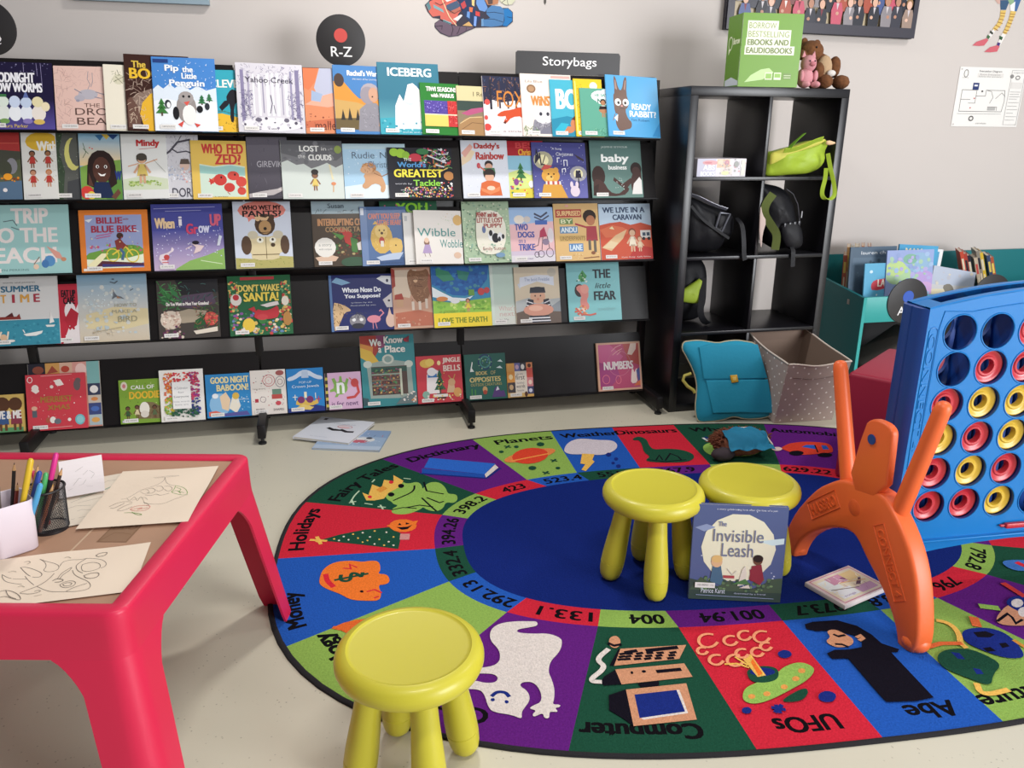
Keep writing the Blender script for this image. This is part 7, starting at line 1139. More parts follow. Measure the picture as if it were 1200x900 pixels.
MB().prism(T_FLAP, -.0355, -.012, bevel=.004).build('flap', TU, tbag, 50)
MB().prism(T_POCK, -.0375, -.012, bevel=.005).build('front_pocket', TU, tbag, 50)
bk = MB().prism(T_BUCK, -.043, -.030, bevel=.003).build('buckle', mat('yellow_buckle', 'd2a32a', .4), tbag)
MB().prism([(.146, .203), (.162, .204), (.165, .187), (.149, .186)], -.0445, -.042, bevel=.0006).build('buckle_plate', mat('pale_buckle', 'e2c468', .4), bk)
hp = [Vector((x, .004, z)) for x, z in T_HAND]
MB().tube(hp, .0075, 10).build('handle', mat('olive_handle', 'b3a84e', .7), tbag, 60)
BASK = mat('spotted_canvas', 'b5a29a', .85, bump=.2, bscale=400); nt = BASK.node_tree; L = nt.links; pb = nt.nodes['Principled BSDF']
tc = nt.nodes.new('ShaderNodeTexCoord'); sx = nt.nodes.new('ShaderNodeSeparateXYZ'); L.new(tc.outputs['UV'], sx.inputs[0])
def mth(op, a, b=None):
    n = nt.nodes.new('ShaderNodeMath'); n.operation = op
    for i, q in enumerate((a, b)):
        if q is None: continue
        if hasattr(q, 'is_linked'): L.new(q, n.inputs[i])
        else: n.inputs[i].default_value = q
    return n.outputs[0]
row = mth('FLOOR', sx.outputs[1]); odd = mth('MULTIPLY', mth('MODULO', row, 2.0), .5)
fx = mth('SUBTRACT', mth('FRACT', mth('ADD', sx.outputs[0], odd)), .5); fy = mth('SUBTRACT', mth('FRACT', sx.outputs[1]), .5)
dd = mth('ADD', mth('MULTIPLY', mth('MULTIPLY', fx, fx), 4.0), mth('MULTIPLY', fy, fy)); dot = mth('LESS_THAN', dd, .026)
mx = nt.nodes.new('ShaderNodeMixRGB'); L.new(dot, mx.inputs[0]); mx.inputs[1].default_value = hx('b5a29a'); mx.inputs[2].default_value = hx('efe8e4'); L.new(mx.outputs[0], pb.inputs['Base Color'])
BASKIN = mat('basket_lining', '8f7a6c', .9, bump=.2, bscale=300)
Mb = T(1.698, -.386, .001) @ Rz(math.radians(-2)) @ Rx(math.radians(7.6))
bas = thing('storage_basket', 'empty grey pink fabric storage basket with white dots pulled out of the cube shelf', 'basket', M=Mb)
bw, bd, bh = .296, .370, .312
m = MB(); uvl = m.bm.loops.layers.uv.new('UVMap')
def wallgrid(P, nu, nv, us, vs_, sag=0):
    """P(u,v) -> point"""
    g = [[m.bm.verts.new(P(i/nu, j/nv)) for j in range(nv+1)] for i in range(nu+1)]
    for i in range(nu):
        for j in range(nv):
            f = m.bm.faces.new([g[i][j], g[i+1][j], g[i+1][j+1], g[i][j+1]])
            for lp, (a, b) in zip(f.loops, ((i, j), (i+1, j), (i+1, j+1), (i, j+1))): lp[uvl].uv = (a/nu*us, b/nv*vs_)
def sagf(u): return math.sin(u*math.pi)**2
topz = lambda u, k: bh - k*sagf(u)
fl = .006
def front(u, v): return (-fl*v + u*(bw+2*fl*v), -.035*v + .010*math.sin(u*math.pi)*v, v*topz(u, .020))
def left(u, v): return (-fl*v - .006*math.sin(u*math.pi)*v, bd*(1-u) - .035*v*u, v*topz(u, .006))
def right(u, v): return (bw+fl*v + .004*math.sin(u*math.pi)*v, bd*u - .035*v*(1-u), v*topz(u, .006))
def back(u, v): return (bw*(1-u) + fl*v*(1-2*u), bd, v*topz(u, .004))
for f in (front, left, right, back): wallgrid(f, 12, 10, 5.3 if f in (front, back) else 6.3, 11)
m.bm.faces.new([m.bm.verts.new(p) for p in ((0, 0, .001), (0, bd, .001), (bw, bd, .001), (bw, 0, .001))])
bmesh.ops.remove_doubles(m.bm, verts=m.bm.verts, dist=1e-5)
bmesh.ops.recalc_face_normals(m.bm, faces=m.bm.faces)
m.build('basket_walls', BASK, bas, 40)
m = MB(); uvl = m.bm.loops.layers.uv.new('UVMap')
ins = lambda f: (lambda u, v: tuple(c + (bw/2-c if i == 0 else (bd/2-c if i == 1 else 0))*.022 for i, c in enumerate(f(u, v))))
for f in (front, left, right, back): wallgrid(ins(f), 12, 10, 1, 1)
m.bm.faces.new([m.bm.verts.new(p) for p in ((0.004, 0.004, .004), (bw-.004, .004, .004), (bw-.004, bd-.004, .004), (.004, bd-.004, .004))])
m.build('lining', BASKIN, bas, 40)
rim = [Vector(front(i/12, 1)) for i in range(12)] + [Vector(right(i/12, 1)) for i in range(12)] + [Vector(back(i/12, 1)) for i in range(12)] + [Vector(left(i/12, 1)) for i in range(13)]
MB().tube(rim, .0042, 8, False).build('rim_binding', mat('cream_binding', 'd6c8bc', .8), bas, 60)
MB().tube([Vector(front(.13+.74*i/10, .78))+Vector((0, -.002, 0)) for i in range(11)], .0018, 6).build('stitched_seam', mat('seam', '8f7d78', .9), bas, 60)
# ------------------------------------------------------------------ turquoise book bin along the wall
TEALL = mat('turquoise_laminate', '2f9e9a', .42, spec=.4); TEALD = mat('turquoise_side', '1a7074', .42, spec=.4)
BX0, BX1, BF, BK_ = 2.30, 4.4, -.10, .385
binn = thing('book_bin', 'long turquoise book bin against the wall beside the cube shelf', 'book bin', (BX0, BF, 0))
D = BK_-BF
def sidepoly(x0, x1):   # side panel: polygon in y,z extruded along x
    P = [(0, 0), (0, .508), (.02, .508), (D, .564), (D, 0)]
    m = MB(); a = [m.bm.verts.new((x0, y, z)) for y, z in P]; b = [m.bm.verts.new((x1, y, z)) for y, z in P]; k = len(P)
    m.bm.faces.new(a); m.bm.faces.new(b[::-1])
    for i in range(k): m.bm.faces.new([a[i], b[i], b[(i+1) % k], a[(i+1) % k]])
    bmesh.ops.recalc_face_normals(m.bm, faces=m.bm.faces); return m
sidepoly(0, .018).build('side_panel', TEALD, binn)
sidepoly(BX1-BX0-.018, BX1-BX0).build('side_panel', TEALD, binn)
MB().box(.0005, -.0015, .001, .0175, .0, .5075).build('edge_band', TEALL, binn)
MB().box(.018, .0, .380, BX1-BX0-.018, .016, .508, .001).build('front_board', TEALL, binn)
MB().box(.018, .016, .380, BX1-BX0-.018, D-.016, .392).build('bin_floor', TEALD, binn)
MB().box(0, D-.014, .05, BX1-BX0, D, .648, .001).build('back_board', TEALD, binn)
BIND = mat('bin_darkened_board', '1d1c1d', .7)  # dark inside of the bin is put into this board colour
MB().box(.018, .01, .04, BX1-BX0-.018, D-.016, .056).build('lower_shelf', BIND, binn)
MB().box(.018, D-.022, .056, BX1-BX0-.018, D-.015, .378).build('lower_dark_sheet', BIND, binn)  # added dark sheet covering the lower turquoise back board
MB().box(.62, .016, .392, .634, D-.016, .49).build('bin_divider', TEALD, binn)
MB().box(-.001, .105, .452, .001, .125, .478, .002).build('metal_clip', mat('clip_metal', 'a8a49e', .35, metal=.5), binn)
disc_sign('round_sign', 'round black sign with a blue dot hanging on the turquoise book bin', (2.548, -.106, .483), .114, '2b55b4', 'A-D')
disc_sign('round_sign', 'round black sign with a pink dot standing right of the blue dotted one', (3.045, -.106, .487), .114, 'c07884', 'E-I')
def bin_book(label, x, z, w, h, t, art, y, yaw=0, lean=8, roll=0):
    M_ = T(x, y, z) @ Rz(math.radians(yaw)) @ Rx(math.radians(-lean)) @ Ry(math.radians(roll))
    return book(label, w, h, t, art, M_, 'books in the turquoise bin', None)
FZ = .393
bin_book('slate book with small white lettering standing behind others in the bin', 2.335, FZ, .27, .335, .010, "b 4f6274|t 56 91 66 5 dce0e4 lauren child|r 6 6 94 84 5a6e80|s 90 20 10 10 90 80 3 6f8494,40525f", .075, 0, 6)
bin_book('tall sky blue book with cream capital letters in the bin', 2.595, FZ, .235, .345, .010, "b 4f9fc8|T 38 90 44 10 e8e0bc MAX|l e8b4a0 2 72 92 82 88 88 94|e 60 66 12 10 6ab0d4|p e8e8ec 74 40 96 56 96 40|e 76 50 6 6 3f8ab4", .078, 0, 5, 4)
bin_book('white edged book slanting behind the sky blue one', 2.66, FZ, .21, .33, .012, "b dcdcdc|r 4 0 96 96 5a9cc0|r 90 0 100 100 e4e4e4", .10, 0, 5, 6)
bin_book('light blue book with a red banner at the front of the bin', 2.375, FZ, .19, .262, .010, "b 5fa9cc|p c04652 26 46 88 54 98 52 98 74 60 70 30 68 20 58|T 64 62 46 14 ecdccc LAST|e 20 84 5 3 c8e0ec|s 91 14 10 8 90 40 3 7fc0dc,c8dce4|p d8b090 50 10 80 14 78 24 56 22", .004, 0, 7)
bin_book('pastel swirl covered book at the front of the bin', 2.495, FZ, .275, .325, .009, "b 94a4d0|e 26 62 28 16 a8c89a|e 20 72 22 12 b8d08a|e 70 80 26 16 8fb0cc|e 50 86 16 8 7fae98|e 80 50 26 18 b49ad0|e 86 38 18 12 c8a0cc|p e2d4dc 50 10 98 26 98 2 50 2|s 92 60 4 30 96 96 5 9fb8d8,a4c4a8,b0a8d4,8fa0cc|p dcd0d8 76 2 98 30 98 2", -.004, 0, 7)
bin_book('pale grey book with a dark running figure tilted at the front of the bin', 2.755, FZ, .25, .245, .010, "b c2c0c0|p b0b8c8 0 60 100 70 100 100 0 100|p d4c8a8 0 30 50 40 100 34 100 50 40 56 0 50|p 7a7468 26 60 40 68 50 64 56 54 70 44 64 40 52 48 44 40 34 24 30 30 38 46|p 7a7468 50 50 60 24 64 28 58 44|s 93 20 10 6 96 96 4 ccc4b4,b4b4bc", .004, -3, 12, 10)
sp = [('b4604a', .020), ('d0a06a', .016), ('5f7a5a', .012), ('b8923e', .022), ('c87a4a', .014), ('8a5a3a', .012), ('a84a34', .016)]
x = 2.325
def spine_book(label, x, y, z, t, w, h, col, lean, yaw):
    """book standing spine-out, seen edge on"""
    rnd = random.Random(int(x*1e4)); c2 = rnd.choice(['e0d4b8', '2a2a34', 'd8c060', 'c0504a'])
    M_ = T(x, y, z) @ Rz(math.radians(yaw)) @ Ry(math.radians(lean)) @ Rz(math.pi/2)
    art = "b %s|r 0 60 100 80 %s|s %d 14 6 6 94 94 5 %s,%s" % (col, c2, int(x*1e4) % 97, c2, 'c8b090')
    b = book(label, w, h, t, art, M_, 'books in the turquoise bin', None)
    s = Sheet(t*.8, h*.9); s.draw("b %s|r 14 70 86 92 %s|r 20 8 80 14 %s|r 30 24 70 62 %s" % (col, c2, c2, 'dcd0b4'))
    o = link('spine_print', sheet_mesh('spine_print', s, lambda a, c, l: (-.0014-l*.00003, -t*.9+a, h*.05+c)), PRINT, b)
    return b
words = ['brick red', 'tan', 'moss green', 'mustard', 'burnt orange', 'brown', 'rust red']
for (c, t), wd in zip(sp, words):
    spine_book('%s spined book standing in a row at the left end of the bin' % wd, x+t, .14+.012*math.sin(x*300), FZ, t, .16, .285+.05*abs(math.sin(x*77)), c, -3, -36); x += t*1.25+.003
x = 3.03
for i, (c, wd) in enumerate((('c8503c', 'scarlet'), ('a84438', 'dark red'), ('2f2a38', 'black'), ('c4b49c', 'cream'), ('8a8478', 'grey'), ('d6b43a', 'yellow'), ('3a4a6a', 'navy'), ('b0583a', 'copper'))):
    spine_book('%s book slanting in the second row of the bin' % wd, x+.02, .03+.008*(i % 3), FZ, .017, .17, .31-.012*(i % 4), c, -17, -34); x += .027
b0 = (2.62, .02, .056)
for i, (x, z, r, c, wd) in enumerate(((2.46, .07, .0, '4f4843', 'folded grey brown cushion on the lower shelf of the bin'), (2.66, .075, .2, '3d3836', 'darker folded cushion behind on the lower shelf of the bin'))):
    cu = thing('floor_cushion', wd, 'cushion', (x, -.02+.05*i, .062), (0, math.radians(-32+14*i), 0), 'cushions under the bin')
    MB().box(-.02, -.06, 0, .34, .16, .09, .03, 4).build('cushion_body', mat('cushion_%d' % i, c, .9, bump=.3, bscale=80), cu, 60)
    MB().tube([(-.02, -.061, .045), (.34, -.061, .045)], .003, 6).build('piping', mat('cushion_pipe_%d' % i, '332e2c', .9), cu, 60)
# ------------------------------------------------------------------ maroon cube seat
MAR = mat('maroon_vinyl', '9e1d3a', .5, spec=.4, bump=.06, bscale=40)
oa = math.atan2(-.085, .086)
cub = thing('cube_pouf', 'maroon upholstered cube pouf on the rug behind the disc game', 'pouf', (1.600, -.985, RUGZ+.0), (0, 0, math.radians(-54)))
m = MB(); g = []
m.box(0, 0, 0, .40, .48, .425, .016, 4)
for v in m.bm.verts:     # soft sides
    fx, fy, fz = v.co.x/.40-.5, v.co.y/.45-.5, v.co.z/.425-.5
    v.co.x += .0; 
m.build('upholstery', MAR, cub, 40)
MB().tube([(0.004, .004, .41), (.396, .004, .41), (.396, .476, .41), (.004, .476, .41), (.004, .004, .41)], .0035, 6, False).build('seam', MAR, cub, 60)
# ------------------------------------------------------------------ giant four-in-a-row game
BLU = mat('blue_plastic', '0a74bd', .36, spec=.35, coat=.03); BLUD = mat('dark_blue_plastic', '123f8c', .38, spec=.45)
REDP = mat('red_plastic', 'c22c38', .33, spec=.5, coat=.1); YELP = mat('yellow_plastic', 'd8b238', .33, spec=.5, coat=.1); ORP = mat('orange_plastic', 'ec6a34', .42, spec=.45, vary=.03, vscale=6)
ga = -.0549
game = thing('disc_game', 'giant blue four in a row game with red and yellow discs on orange legs', 'game', (1.3345, -1.7618, 0), (0, 0, ga))
SXc, SZc, Z0, HR = .1127, .1009, .2816, .0472
TH = .095                                   # board depth, front face at local y=0
X0, X1 = -.100, 7*SXc - SXc + .100          # board edges
XM = (X0+X1)/2
def ztop(x): return .905 - .26*(x-XM)**2
def zbot(x): return .158 - .40*(abs(x-XM)/(X1-XM))**2*.10
gx = [X0 + .036] + [SXc*(i-.5) for i in range(8)] + [X1 - .036]
gz = [.186] + [Z0 + SZc*(j-.5) for j in range(7)] + [.86]
def plate(y, m, flip):
    """one half shell of the board with its 42 round windows"""
    def quad(*p):
        f = m.bm.faces.new([m.bm.verts.new((a, y, c)) for a, c in (p if not flip else p[::-1])])
    n = 32
    for i in range(7):
        for j in range(6):
            cx, cz = SXc*i, Z0+SZc*j; sq = []
            ring = [(cx+HR*math.cos(2*math.pi*k/n), cz+HR*math.sin(2*math.pi*k/n)) for k in range(n)]
            for k in range(n):
                a = 2*math.pi*k/n; c, s = math.cos(a), math.sin(a); q = max(abs(c)/(SXc/2), abs(s)/(SZc/2)); sq.append((cx+c/q, cz+s/q))
            for k in range(n):
                l = (k+1) % n; quad(ring[k], sq[k], sq[l], ring[l])
                # corners of the cell
                if abs(sq[k][0]-sq[l][0]) > 1e-6 and abs(sq[k][1]-sq[l][1]) > 1e-6:
                    c0 = (cx+math.copysign(SXc/2, sq[k][0]+sq[l][0]-2*cx), cz+math.copysign(SZc/2, sq[k][1]+sq[l][1]-2*cz)); quad(sq[k], c0, sq[l])
    xs = gx[1:-1]
    for a, b in zip([X0]+[xs[0]]+xs[1:], [xs[0]]+xs[1:]+[X1]):
        if b-a < 1e-6: continue
        quad((a, gz[7]), (b, gz[7]), (b, ztop(b)-.004), (a, ztop(a)-.004)); quad((a, zbot(a)), (b, zbot(b)), (b, gz[1]), (a, gz[1]))
    quad((X0, gz[1]), (xs[0], gz[1]), (xs[0], gz[7]), (X0, gz[7])); quad((xs[-1], gz[1]), (X1, gz[1]), (X1, gz[7]), (xs[-1], gz[7]))
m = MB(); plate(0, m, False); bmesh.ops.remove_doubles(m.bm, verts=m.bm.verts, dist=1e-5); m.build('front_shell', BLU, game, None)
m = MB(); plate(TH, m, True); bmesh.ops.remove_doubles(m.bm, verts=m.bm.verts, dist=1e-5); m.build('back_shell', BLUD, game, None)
n = 32            # window rims of the two shells
for (y0, y1) in ((0, .008), (TH-.012, TH)):
    m = MB()
    for i in range(7):
        for j in range(6):
            cx, cz = SXc*i, Z0+SZc*j
            a = [m.bm.verts.new((cx+HR*math.cos(2*math.pi*k/n), y0, cz+HR*math.sin(2*math.pi*k/n))) for k in range(n)]
            b = [m.bm.verts.new((cx+HR*math.cos(2*math.pi*k/n), y1, cz+HR*math.sin(2*math.pi*k/n))) for k in range(n)]
            for k in range(n): m.bm.faces.new([a[k], b[k], b[(k+1) % n], a[(k+1) % n]])
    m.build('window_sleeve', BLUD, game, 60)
m = MB()
for i in range(8): m.box(SXc*(i-.5)-.002, .008, gz[1]-.01, SXc*(i-.5)+.002, TH-.012, gz[7]+.02)
m.build('column_ribs', BLUD, game)
m = MB()
for i in range(7):
    for j in range(6):
        cx, cz = SXc*i, Z0+SZc*j; nn = 28; p = [(cx+(HR+.0022)*math.cos(2*math.pi*k/nn), .0, cz+(HR+.0022)*math.sin(2*math.pi*k/nn)) for k in range(nn+1)]
        m.tube(p, .0024, 6, False)
m.build('raised_rings', BLU, game, 60)
# edges: left and right walls, bottom with ledge, open slotted top
m = MB(); N = 28; xs = [X0 + (X1-X0)*i/N for i in range(N+1)]
for (y0, y1) in ((0, .006), (TH-.006, TH)):      # rounded lips of the two halves
    pass
for a, b in zip(xs, xs[1:]):
    for z in (zbot,):
        m.bm.faces.new([m.bm.verts.new(p) for p in ((a, 0, z(a)), (a, TH, z(a)), (b, TH, z(b)), (b, 0, z(b)))])
for x, s in ((X0, 1), (X1, -1)):
    w = [(x, 0), (x-s*.013, .010), (x-s*.019, .024), (x-s*.020, .042), (x-s*.016, .0445), (x-s*.016, .0465), (x-s*.020, .049), (x-s*.019, TH-.014), (x-s*.012, TH-.004), (x, TH)]
    zz0, zz1 = zbot(x), ztop(x)-.004
    for (xa, ya), (xb, yb) in zip(w, w[1:]):
        f = [m.bm.verts.new(p) for p in ((xa, ya, zz0), (xa, ya, zz1), (xb, yb, zz1), (xb, yb, zz0))]; m.bm.faces.new(f)
    m.bm.faces.new([m.bm.verts.new((a, b, zz1)) for a, b in w])
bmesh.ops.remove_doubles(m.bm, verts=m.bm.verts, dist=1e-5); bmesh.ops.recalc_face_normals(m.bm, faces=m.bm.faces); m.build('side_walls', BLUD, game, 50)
m = MB()
def top_strip(y0, y1, zo, zi):
    for a, b in zip(xs, xs[1:]):
        m.box(a, y0, 0, b, y1, .006); 
for (y0, y1) in ((0, .022), (TH-.022, TH)):
    prof = [(y0, -.004), (y0+.002, .0), (y1-.002, .0), (y1, -.004), (y1, -.03)]
    for a, b in zip(xs, xs[1:]):
        for (ya, za), (yb, zb2) in zip(prof, prof[1:]):
            m.bm.faces.new([m.bm.verts.new(p) for p in ((a, ya, ztop(a)+za), (b, ya, ztop(b)+za), (b, yb, ztop(b)+zb2), (a, yb, ztop(a)+zb2))])
for x0_, x1_ in ((X0, X0+.045), (X1-.045, X1)):
    k = 4
    for q in range(k):
        a, b = x0_+(x1_-x0_)*q/k, x0_+(x1_-x0_)*(q+1)/k
        m.bm.faces.new([m.bm.verts.new(p) for p in ((a, .02, ztop(a)-.001), (b, .02, ztop(b)-.001), (b, TH-.02, ztop(b)-.001), (a, TH-.02, ztop(a)-.001))])
bmesh.ops.remove_doubles(m.bm, verts=m.bm.verts, dist=1e-5); bmesh.ops.recalc_face_normals(m.bm, faces=m.bm.faces); m.build('slotted_top', BLU, game, 40)
MB().box(X0+.004, TH*.3, .20, X1-.004, TH*.30+.002, .205).build('inner_stop', BLUD, game)
# raised outlines on the face, lettered strip, bottom ledge
m = MB(); o = -.0005
pth = [(gx[1]-.008, o, .215)] + [(gx[1]-.008, o, .80)] + [(gx[1]+.0, o, .845)] + [(x, o, ztop(x)-.038) for x in xs[4:-4]] + [(gx[-2], o, .845), (gx[-2]+.008, o, .80), (gx[-2]+.008, o, .215)]
m.tube(pth, .0016, 6); m.build('raised_outline', BLU, game, 60)
lx = X0+.020
m = MB(); w = .0125; st = [(lx-w+.004, o, .40), (lx-w, o, .60), (lx-w+.0, o, .79)] + [(lx-w*math.cos(math.pi*k/8), o, .79+w*math.sin(math.pi*k/8)) for k in range(9)] + [(lx+w, o, .60), (lx+w+.004, o, .40)]
m.tube(st, .0013, 6); m.build('strip_outline', BLU, game, 60)
def emboss(txt, w, h, M, parent, mt, t=.0016, bold=.008):
    V, F, x0, y0, tw, th = text_mesh(txt, bold)
    me = bpy.data.meshes.new('embossed_lettering'); bm_ = bmesh.new(); vv = [bm_.verts.new((((x-x0)/tw-.5)*w, ((y-y0)/th-.5)*h, 0)) for x, y in V]
    for f in F:
        try: bm_.faces.new([vv[i] for i in f])
        except ValueError: pass
    r = bmesh.ops.extrude_face_region(bm_, geom=bm_.faces[:]); bmesh.ops.translate(bm_, vec=(0, 0, t), verts=[g for g in r['geom'] if isinstance(g, bmesh.types.BMVert)])
    bmesh.ops.recalc_face_normals(bm_, faces=bm_.faces); bm_.to_mesh(me); bm_.free()
    ob = link('embossed_lettering', me, mt, parent); ob.matrix_basis = M; return ob
emboss('CONNECT 4', .33, .019, T(lx, -.0002, .62) @ UP @ Rz(-math.pi/2), game, BLU, .0016)
m = MB(); m.prism([(X0, .178), (X1, .178), (X1, .170), (X0, .170)], -.012, .002, bevel=.003); m.build('bottom_ledge', BLU, game)
m = MB(); a0, a1 = X0+.14, X1-.14
sl = MB().box(.255, -.016, .196, .45, -.002, .212, .004).build('release_slider', REDP, game)
MB().box(.24, -.010, .201, .27, -.002, .207, .002).build('slider_tip', REDP, sl)
# discs
discp = [(.0195, -.007), (.021, -.010), (.0265, -.0105), (.030, -.0075), (.033, -.0065), (.0365, -.0085), (.040, -.0115), (.0445, -.0118), (.0478, -.009), (.049, -.004), (.049, .004), (.0478, .009), (.0445, .0118), (.040, .0115), (.0365, .0085), (.030, .0075), (.0265, .0105), (.021, .010), (.0195, .007), (.0195, -.007)]
cols = {0: 'RRYR', 1: 'RYRYR', 2: 'YRYYRR'}
DM = {}
lab = {'R': 'red', 'Y': 'yellow'}
ordn = ['lowest', 'second', 'third', 'fourth', 'fifth', 'topmost']; coln = ['column nearest the orange legs', 'second column from the orange legs', 'third column from the orange legs']
GW_ = T(1.3345, -1.7618, 0) @ Rz(ga)
for c, s in cols.items():
    for j, k in enumerate(s):
        if k not in DM:
            DM[k] = thing('game_disc', '', 'disc', M=Matrix.Identity(4)); 
            MB().lathe(discp, 36, Rx(math.pi/2)).build('disc_ring', REDP if k == 'R' else YELP, DM[k], 40); first = True
            o_ = DM[k]
        else: o_ = dup(DM[k], Matrix.Identity(4))
        o_.matrix_basis = GW_ @ T(SXc*c, TH*.5-.0245, Z0+SZc*j)
        o_['label'] = '%s disc, %s in the %s of the game' % (lab[k], ordn[j], coln[c]); o_['group'] = 'discs in the four in a row game'
# orange legs: stand local frame x along d (to the front), z up, y = across
sd = thing('game_stand', 'orange splayed plastic stand with two raised arms at the near end of the blue game', 'stand', (1.141, -1.735, 0), (0, 0, math.atan2(-.999, .045)))
# local x -> toward the front foot, local y -> room +x side
def stand_part(name, pts, y0, y1, bevel=.010, k=1):
    return MB().prism(smooth_outline(pts, k) if k else pts, y0, y1, bevel=bevel).build(name, ORP, sd, 40)
arch = [(.228, .0), (.262, .0), (.284, .012), (.292, .05), (.280, .12), (.255, .20), (.222, .262), (.182, .310), (.140, .345), (.100, .372), (.04, .372), (-.03, .355), (-.07, .345), (-.110, .318), (-.160, .278), (-.205, .222), (-.250, .155), (-.278, .09), (-.290, .05), (-.284, .012), (-.264, .0), (-.232, .0), (-.226, .03), (-.205, .078), (-.165, .125), (-.110, .168), (-.045, .203), (.000, .214), (.030, .206), (.070, .172), (.120, .138), (.170, .098), (.208, .05), (.222, .02)]
ST_Y0, ST_Y1 = -.030, .027
arch_o = stand_part('arched_legs', arch, ST_Y0, ST_Y1, .011, 1)
stand_part('centre_tongue', [(-.044, .33), (-.006, .535), (.012, .555), (.035, .563), (.072, .563), (.092, .553), (.098, .535), (.106, .36)], -.0305, -.006, .006, 1)
for x0_, z0_, x1_, z1_ in ((-.072, .335, -.178, .665), (.128, .322, .214, .668)):
    d = Vector((x1_-x0_, 0, z1_-z0_)); L = d.length; e = d.normalized()
    P = [Vector((x0_, .002, z0_)) + e*L*t for t in (0, .25, .5, .75, .93, .975, .995, 1.0)]; R = [.0235, .0228, .022, .0212, .0205, .018, .011, .002]
    MB().tube(P, R, 20).build('raised_arm', ORP, sd, 60)
for x in (.262, -.262): MB().ball((x*.99, 0, .028), (.036, .036, .028), 16).build('foot', ORP, sd, 60)
MB().lathe([(0, 0), (.014, 0), (.014, .003), (0, .003)], 20, T(.030, -.0308, .505) @ Rx(math.pi/2)).build('pivot_hole', BLUD, sd, 40)
MB().lathe([(0, .001), (.020, .001), (.027, -.002), (.030, -.006), (0, -.006)], 28, T(.002, -.0306, .29) @ Rx(math.pi/2)).build('round_dimple', mat('orange_dimple_plastic', 'e4622e', .45), sd, 60)
def plateframe(c, ang, w, h):
    M_ = T(c[0], ST_Y0-.0004, c[1]) @ UP @ Rz(ang); fr = MB()
    fr.tube([M_ @ Vector(p) for p in ((-w/2, -h/2, 0), (w/2, -h/2, 0), (w/2, h/2, 0), (-w/2, h/2, 0), (-w/2, -h/2, 0))], .0016, 6); fr.build('raised_frame', ORP, sd, 60); return M_
M_ = plateframe((-.125, .238), math.radians(40), .145, .052); emboss('HASBRO', .125, .032, M_, sd, ORP, .002)
M_ = plateframe((.158, .205), math.radians(-55), .20, .042); emboss('CONNECT 4', .175, .026, M_, sd, ORP, .002)
# ------------------------------------------------------------------ things on the wall
WY = .3985
def decal(name, label, art, x, z, cat='mural'):
    s = Sheet(1, 1, False).draw(art)
    o = link(name, sheet_mesh(name, s, lambda a, b, l: (x+a, WY-.0006-l*.00006, z+b)), PAPERART); tag(o, label, cat); return o
decal('wall_decal', 'patchwork knitted figure decal asleep on the white wall above the display unit', KNIT, .38, 1.73)
decal('wall_decal', 'long striped legs with pink feet decal on the white wall above the floor plan', LEGS, 3.25, 1.85)
mk = decal('wall_decal', 'small grey stroke of a decal at the top of the wall', 'p 55524e 0 0 .6 -1 1.1 .2 1.0 8 .2 8|p 55524e -1.2 1.8 -.9 1.6 -.6 8 -1.2 8', .775, 1.838)
ev = thing('evacuation_plan', 'white evacuation plan sheet fixed to the wall above the turquoise bin', 'sign', (3.066, WY-.001, 1.318))
ea = "b e9e6e2|l d0ccc8 .4 0 0 100 0 100 100 0 100 0 0|T 46 93 34 4 7a7876 Evacuation Diagram|r 27 83 66 90 dcd8d4|t 46 88 30 2.6 8a8886 Room Evacuation|t 46 84.6 34 2.2 8a8886 follow the wardens|o 10 89 3 6 1 7a7876|t 10 82 9 2 7a7876 Library|e 79 86 3 3.4 8a8886|r 23 62 32 74 2c3a6e|r 25 68 30 71 dcdce4|l 6a6866 .6 8 62 30 62 30 52 44 52 44 62 72 62|l 6a6866 .6 8 62 8 26 40 26 58 26|l 6a6866 .6 58 26 72 26 74 44 72 62|l 6a6866 .5 30 52 30 40 20 40|l 6a6866 .5 44 62 52 60 56 50 52 40|l 6a6866 .5 60 48 68 58 74 52|l 6a6866 .5 8 46 22 46|l 8a8886 .4 6 22 72 22|r 50 28 62 34 b0aeac|l 6a6866 .5 50 34 64 34 64 28|e 28 48 1 1.2 c05a50|e 24 32 1 1.2 c05a50|e 38 60 1.4 1.6 4a4a4a|o 28 14 3 3.6 1.4 5a5856|l 9a9896 .4 78 96 98 96 98 4 78 4 78 96|t 88 92 14 2 7a7876 Legend|o 88 84 3 3 1 7a7876|r 80 66 96 76 dcd8d4|l 9a9896 .5 80 60 96 60|l 9a9896 .5 80 56 94 56|l 9a9896 .5 80 52 96 52|l 9a9896 .5 80 48 92 48|l 9a9896 .5 80 42 96 42|l 9a9896 .5 80 36 94 36|l 9a9896 .5 80 30 96 30|l 9a9896 .5 80 24 90 24|l 9a9896 .5 80 18 96 18|l 9a9896 .5 80 12 94 12|t 44 6 16 2.4 9a9896 services"
art_panel('plan_sheet', .425, .302, ea, UP, ev, t=.0008)
for x, z in ((.012, .290), (.413, .290), (.012, .012), (.413, .012)): MB().lathe([(0, 0), (.004, 0), (.004, .0015), (0, .002)], 10, T(x, -.0012, z) @ Rx(math.pi/2)).build('fixing_dot', mat('fixing', 'c8c4c0', .4), ev)
def person_ops(x, z, s, suit, skin, hair): return 'm %g %g %g %s %s %s' % (x, z, s, skin, suit, hair)
ph = thing('photo_canvas', 'wide dark framed group photo print hanging on the wall behind the green carton', 'picture', (1.672, WY-.004, 1.752), (0, math.radians(.6), 0))
pa = ["b 3f3d46", "r 4 8 97 96 d3cbbb", "r 4 30 97 96 8d8a92", "p b9a88a 4 8 97 8 97 30 4 36"]
rnd = random.Random(12)
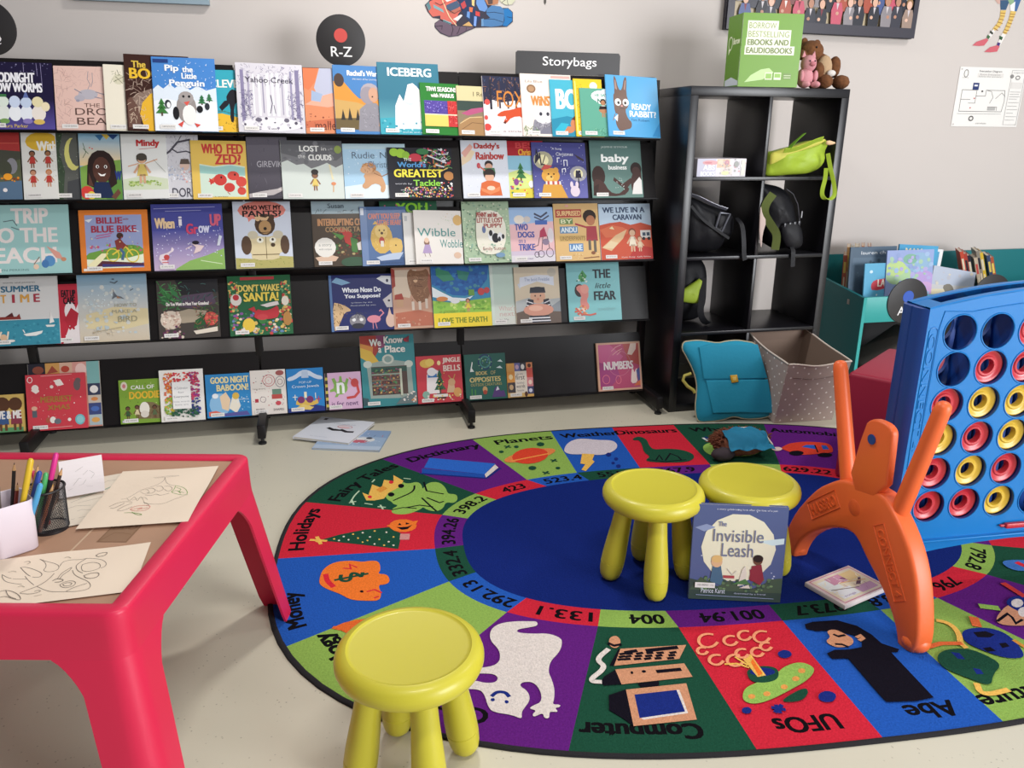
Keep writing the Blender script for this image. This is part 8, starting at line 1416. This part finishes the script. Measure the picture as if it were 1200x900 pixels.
suits = ['2c2d36', '23242c', '34343e', '7a4a48', '4a5a8a', '8a8488', 'a8523f', '2a2b34', '9a8478', '33343c', '3a3a44', 'c0566a']
for r_, (z, s) in enumerate(((62, 26), (40, 25), (18, 24), (5, 22))):
    for i in range(14):
        x = 6.5+6.6*i+rnd.uniform(-1.4, 1.4)+(3.2 if r_ % 2 else 0); z_ = z+rnd.uniform(-3, 3); su = rnd.choice(suits); sk = rnd.choice(['c99a84', 'd8ac94', 'b5846c', 'dcb4a0']); ha = rnd.choice(['4a3830', '2a2224', '8a6a48', 'a8623f'])
        pa.append('p %s %.1f %.1f %.1f %.1f %.1f %.1f %.1f %.1f %.1f %.1f %.1f %.1f' % (su, x-2.6, z_, x+2.6, z_, x+3.1, z_+s*.45, x+2.0, z_+s*.72, x-2.0, z_+s*.72, x-3.1, z_+s*.45))
        pa.append('e %.1f %.1f 1.8 %.1f %s' % (x, z_+s*.92, s*.19, ha)); pa.append('e %.1f %.1f 1.35 %.1f %s' % (x, z_+s*.86, s*.15, sk)); pa.append('e %.1f %.1f .8 %.1f %s' % (x+rnd.uniform(-1.5, 1.5), z_+s*.36, s*.06, sk))
        pa.append('p %s %.1f %.1f %.1f %.1f %.1f %.1f' % (rnd.choice(['e4e0dc', 'c8c0c4', '7a2f3a']), x-.7, z_+s*.7, x+.7, z_+s*.7, x, z_+s*.46))
pa += ["r 0 0 100 7.5 3f3d46", "r 0 0 3.4 100 3f3d46", "r 97.4 0 100 100 3f3d46", "r 0 96.6 100 100 3f3d46"]
MB().box(0, -.022, 0, 1.052, .003, .62, .002).build('canvas_block', mat('dark_canvas', '2e2c34', .6), ph)
art_panel('group_photo', 1.050, .618, '|'.join(pa), T(.001, -.0224, .001) @ UP, ph, t=.0003)
pc = thing('photo_canvas', 'pale blue picture whose lower edge shows at the top above the penguin book', 'picture', (-1.20, WY-.004, 1.768))
MB().box(0, -.022, 0, .525, .003, .45, .002).build('canvas_block', mat('pale_canvas', '8fa0aa', .6), pc)
art_panel('picture_print', .523, .448, "b a4b2ba|r 0 0 100 6 93a6b2|p c4ccd0 10 30 40 60 70 40 100 70 100 100 0 100|p 6a8aa8 0 6 100 6 100 26 60 34 30 22 0 30|p d8d0c0 55 50 75 76 90 52", T(.001, -.0224, .001) @ UP, pc, t=.0003)
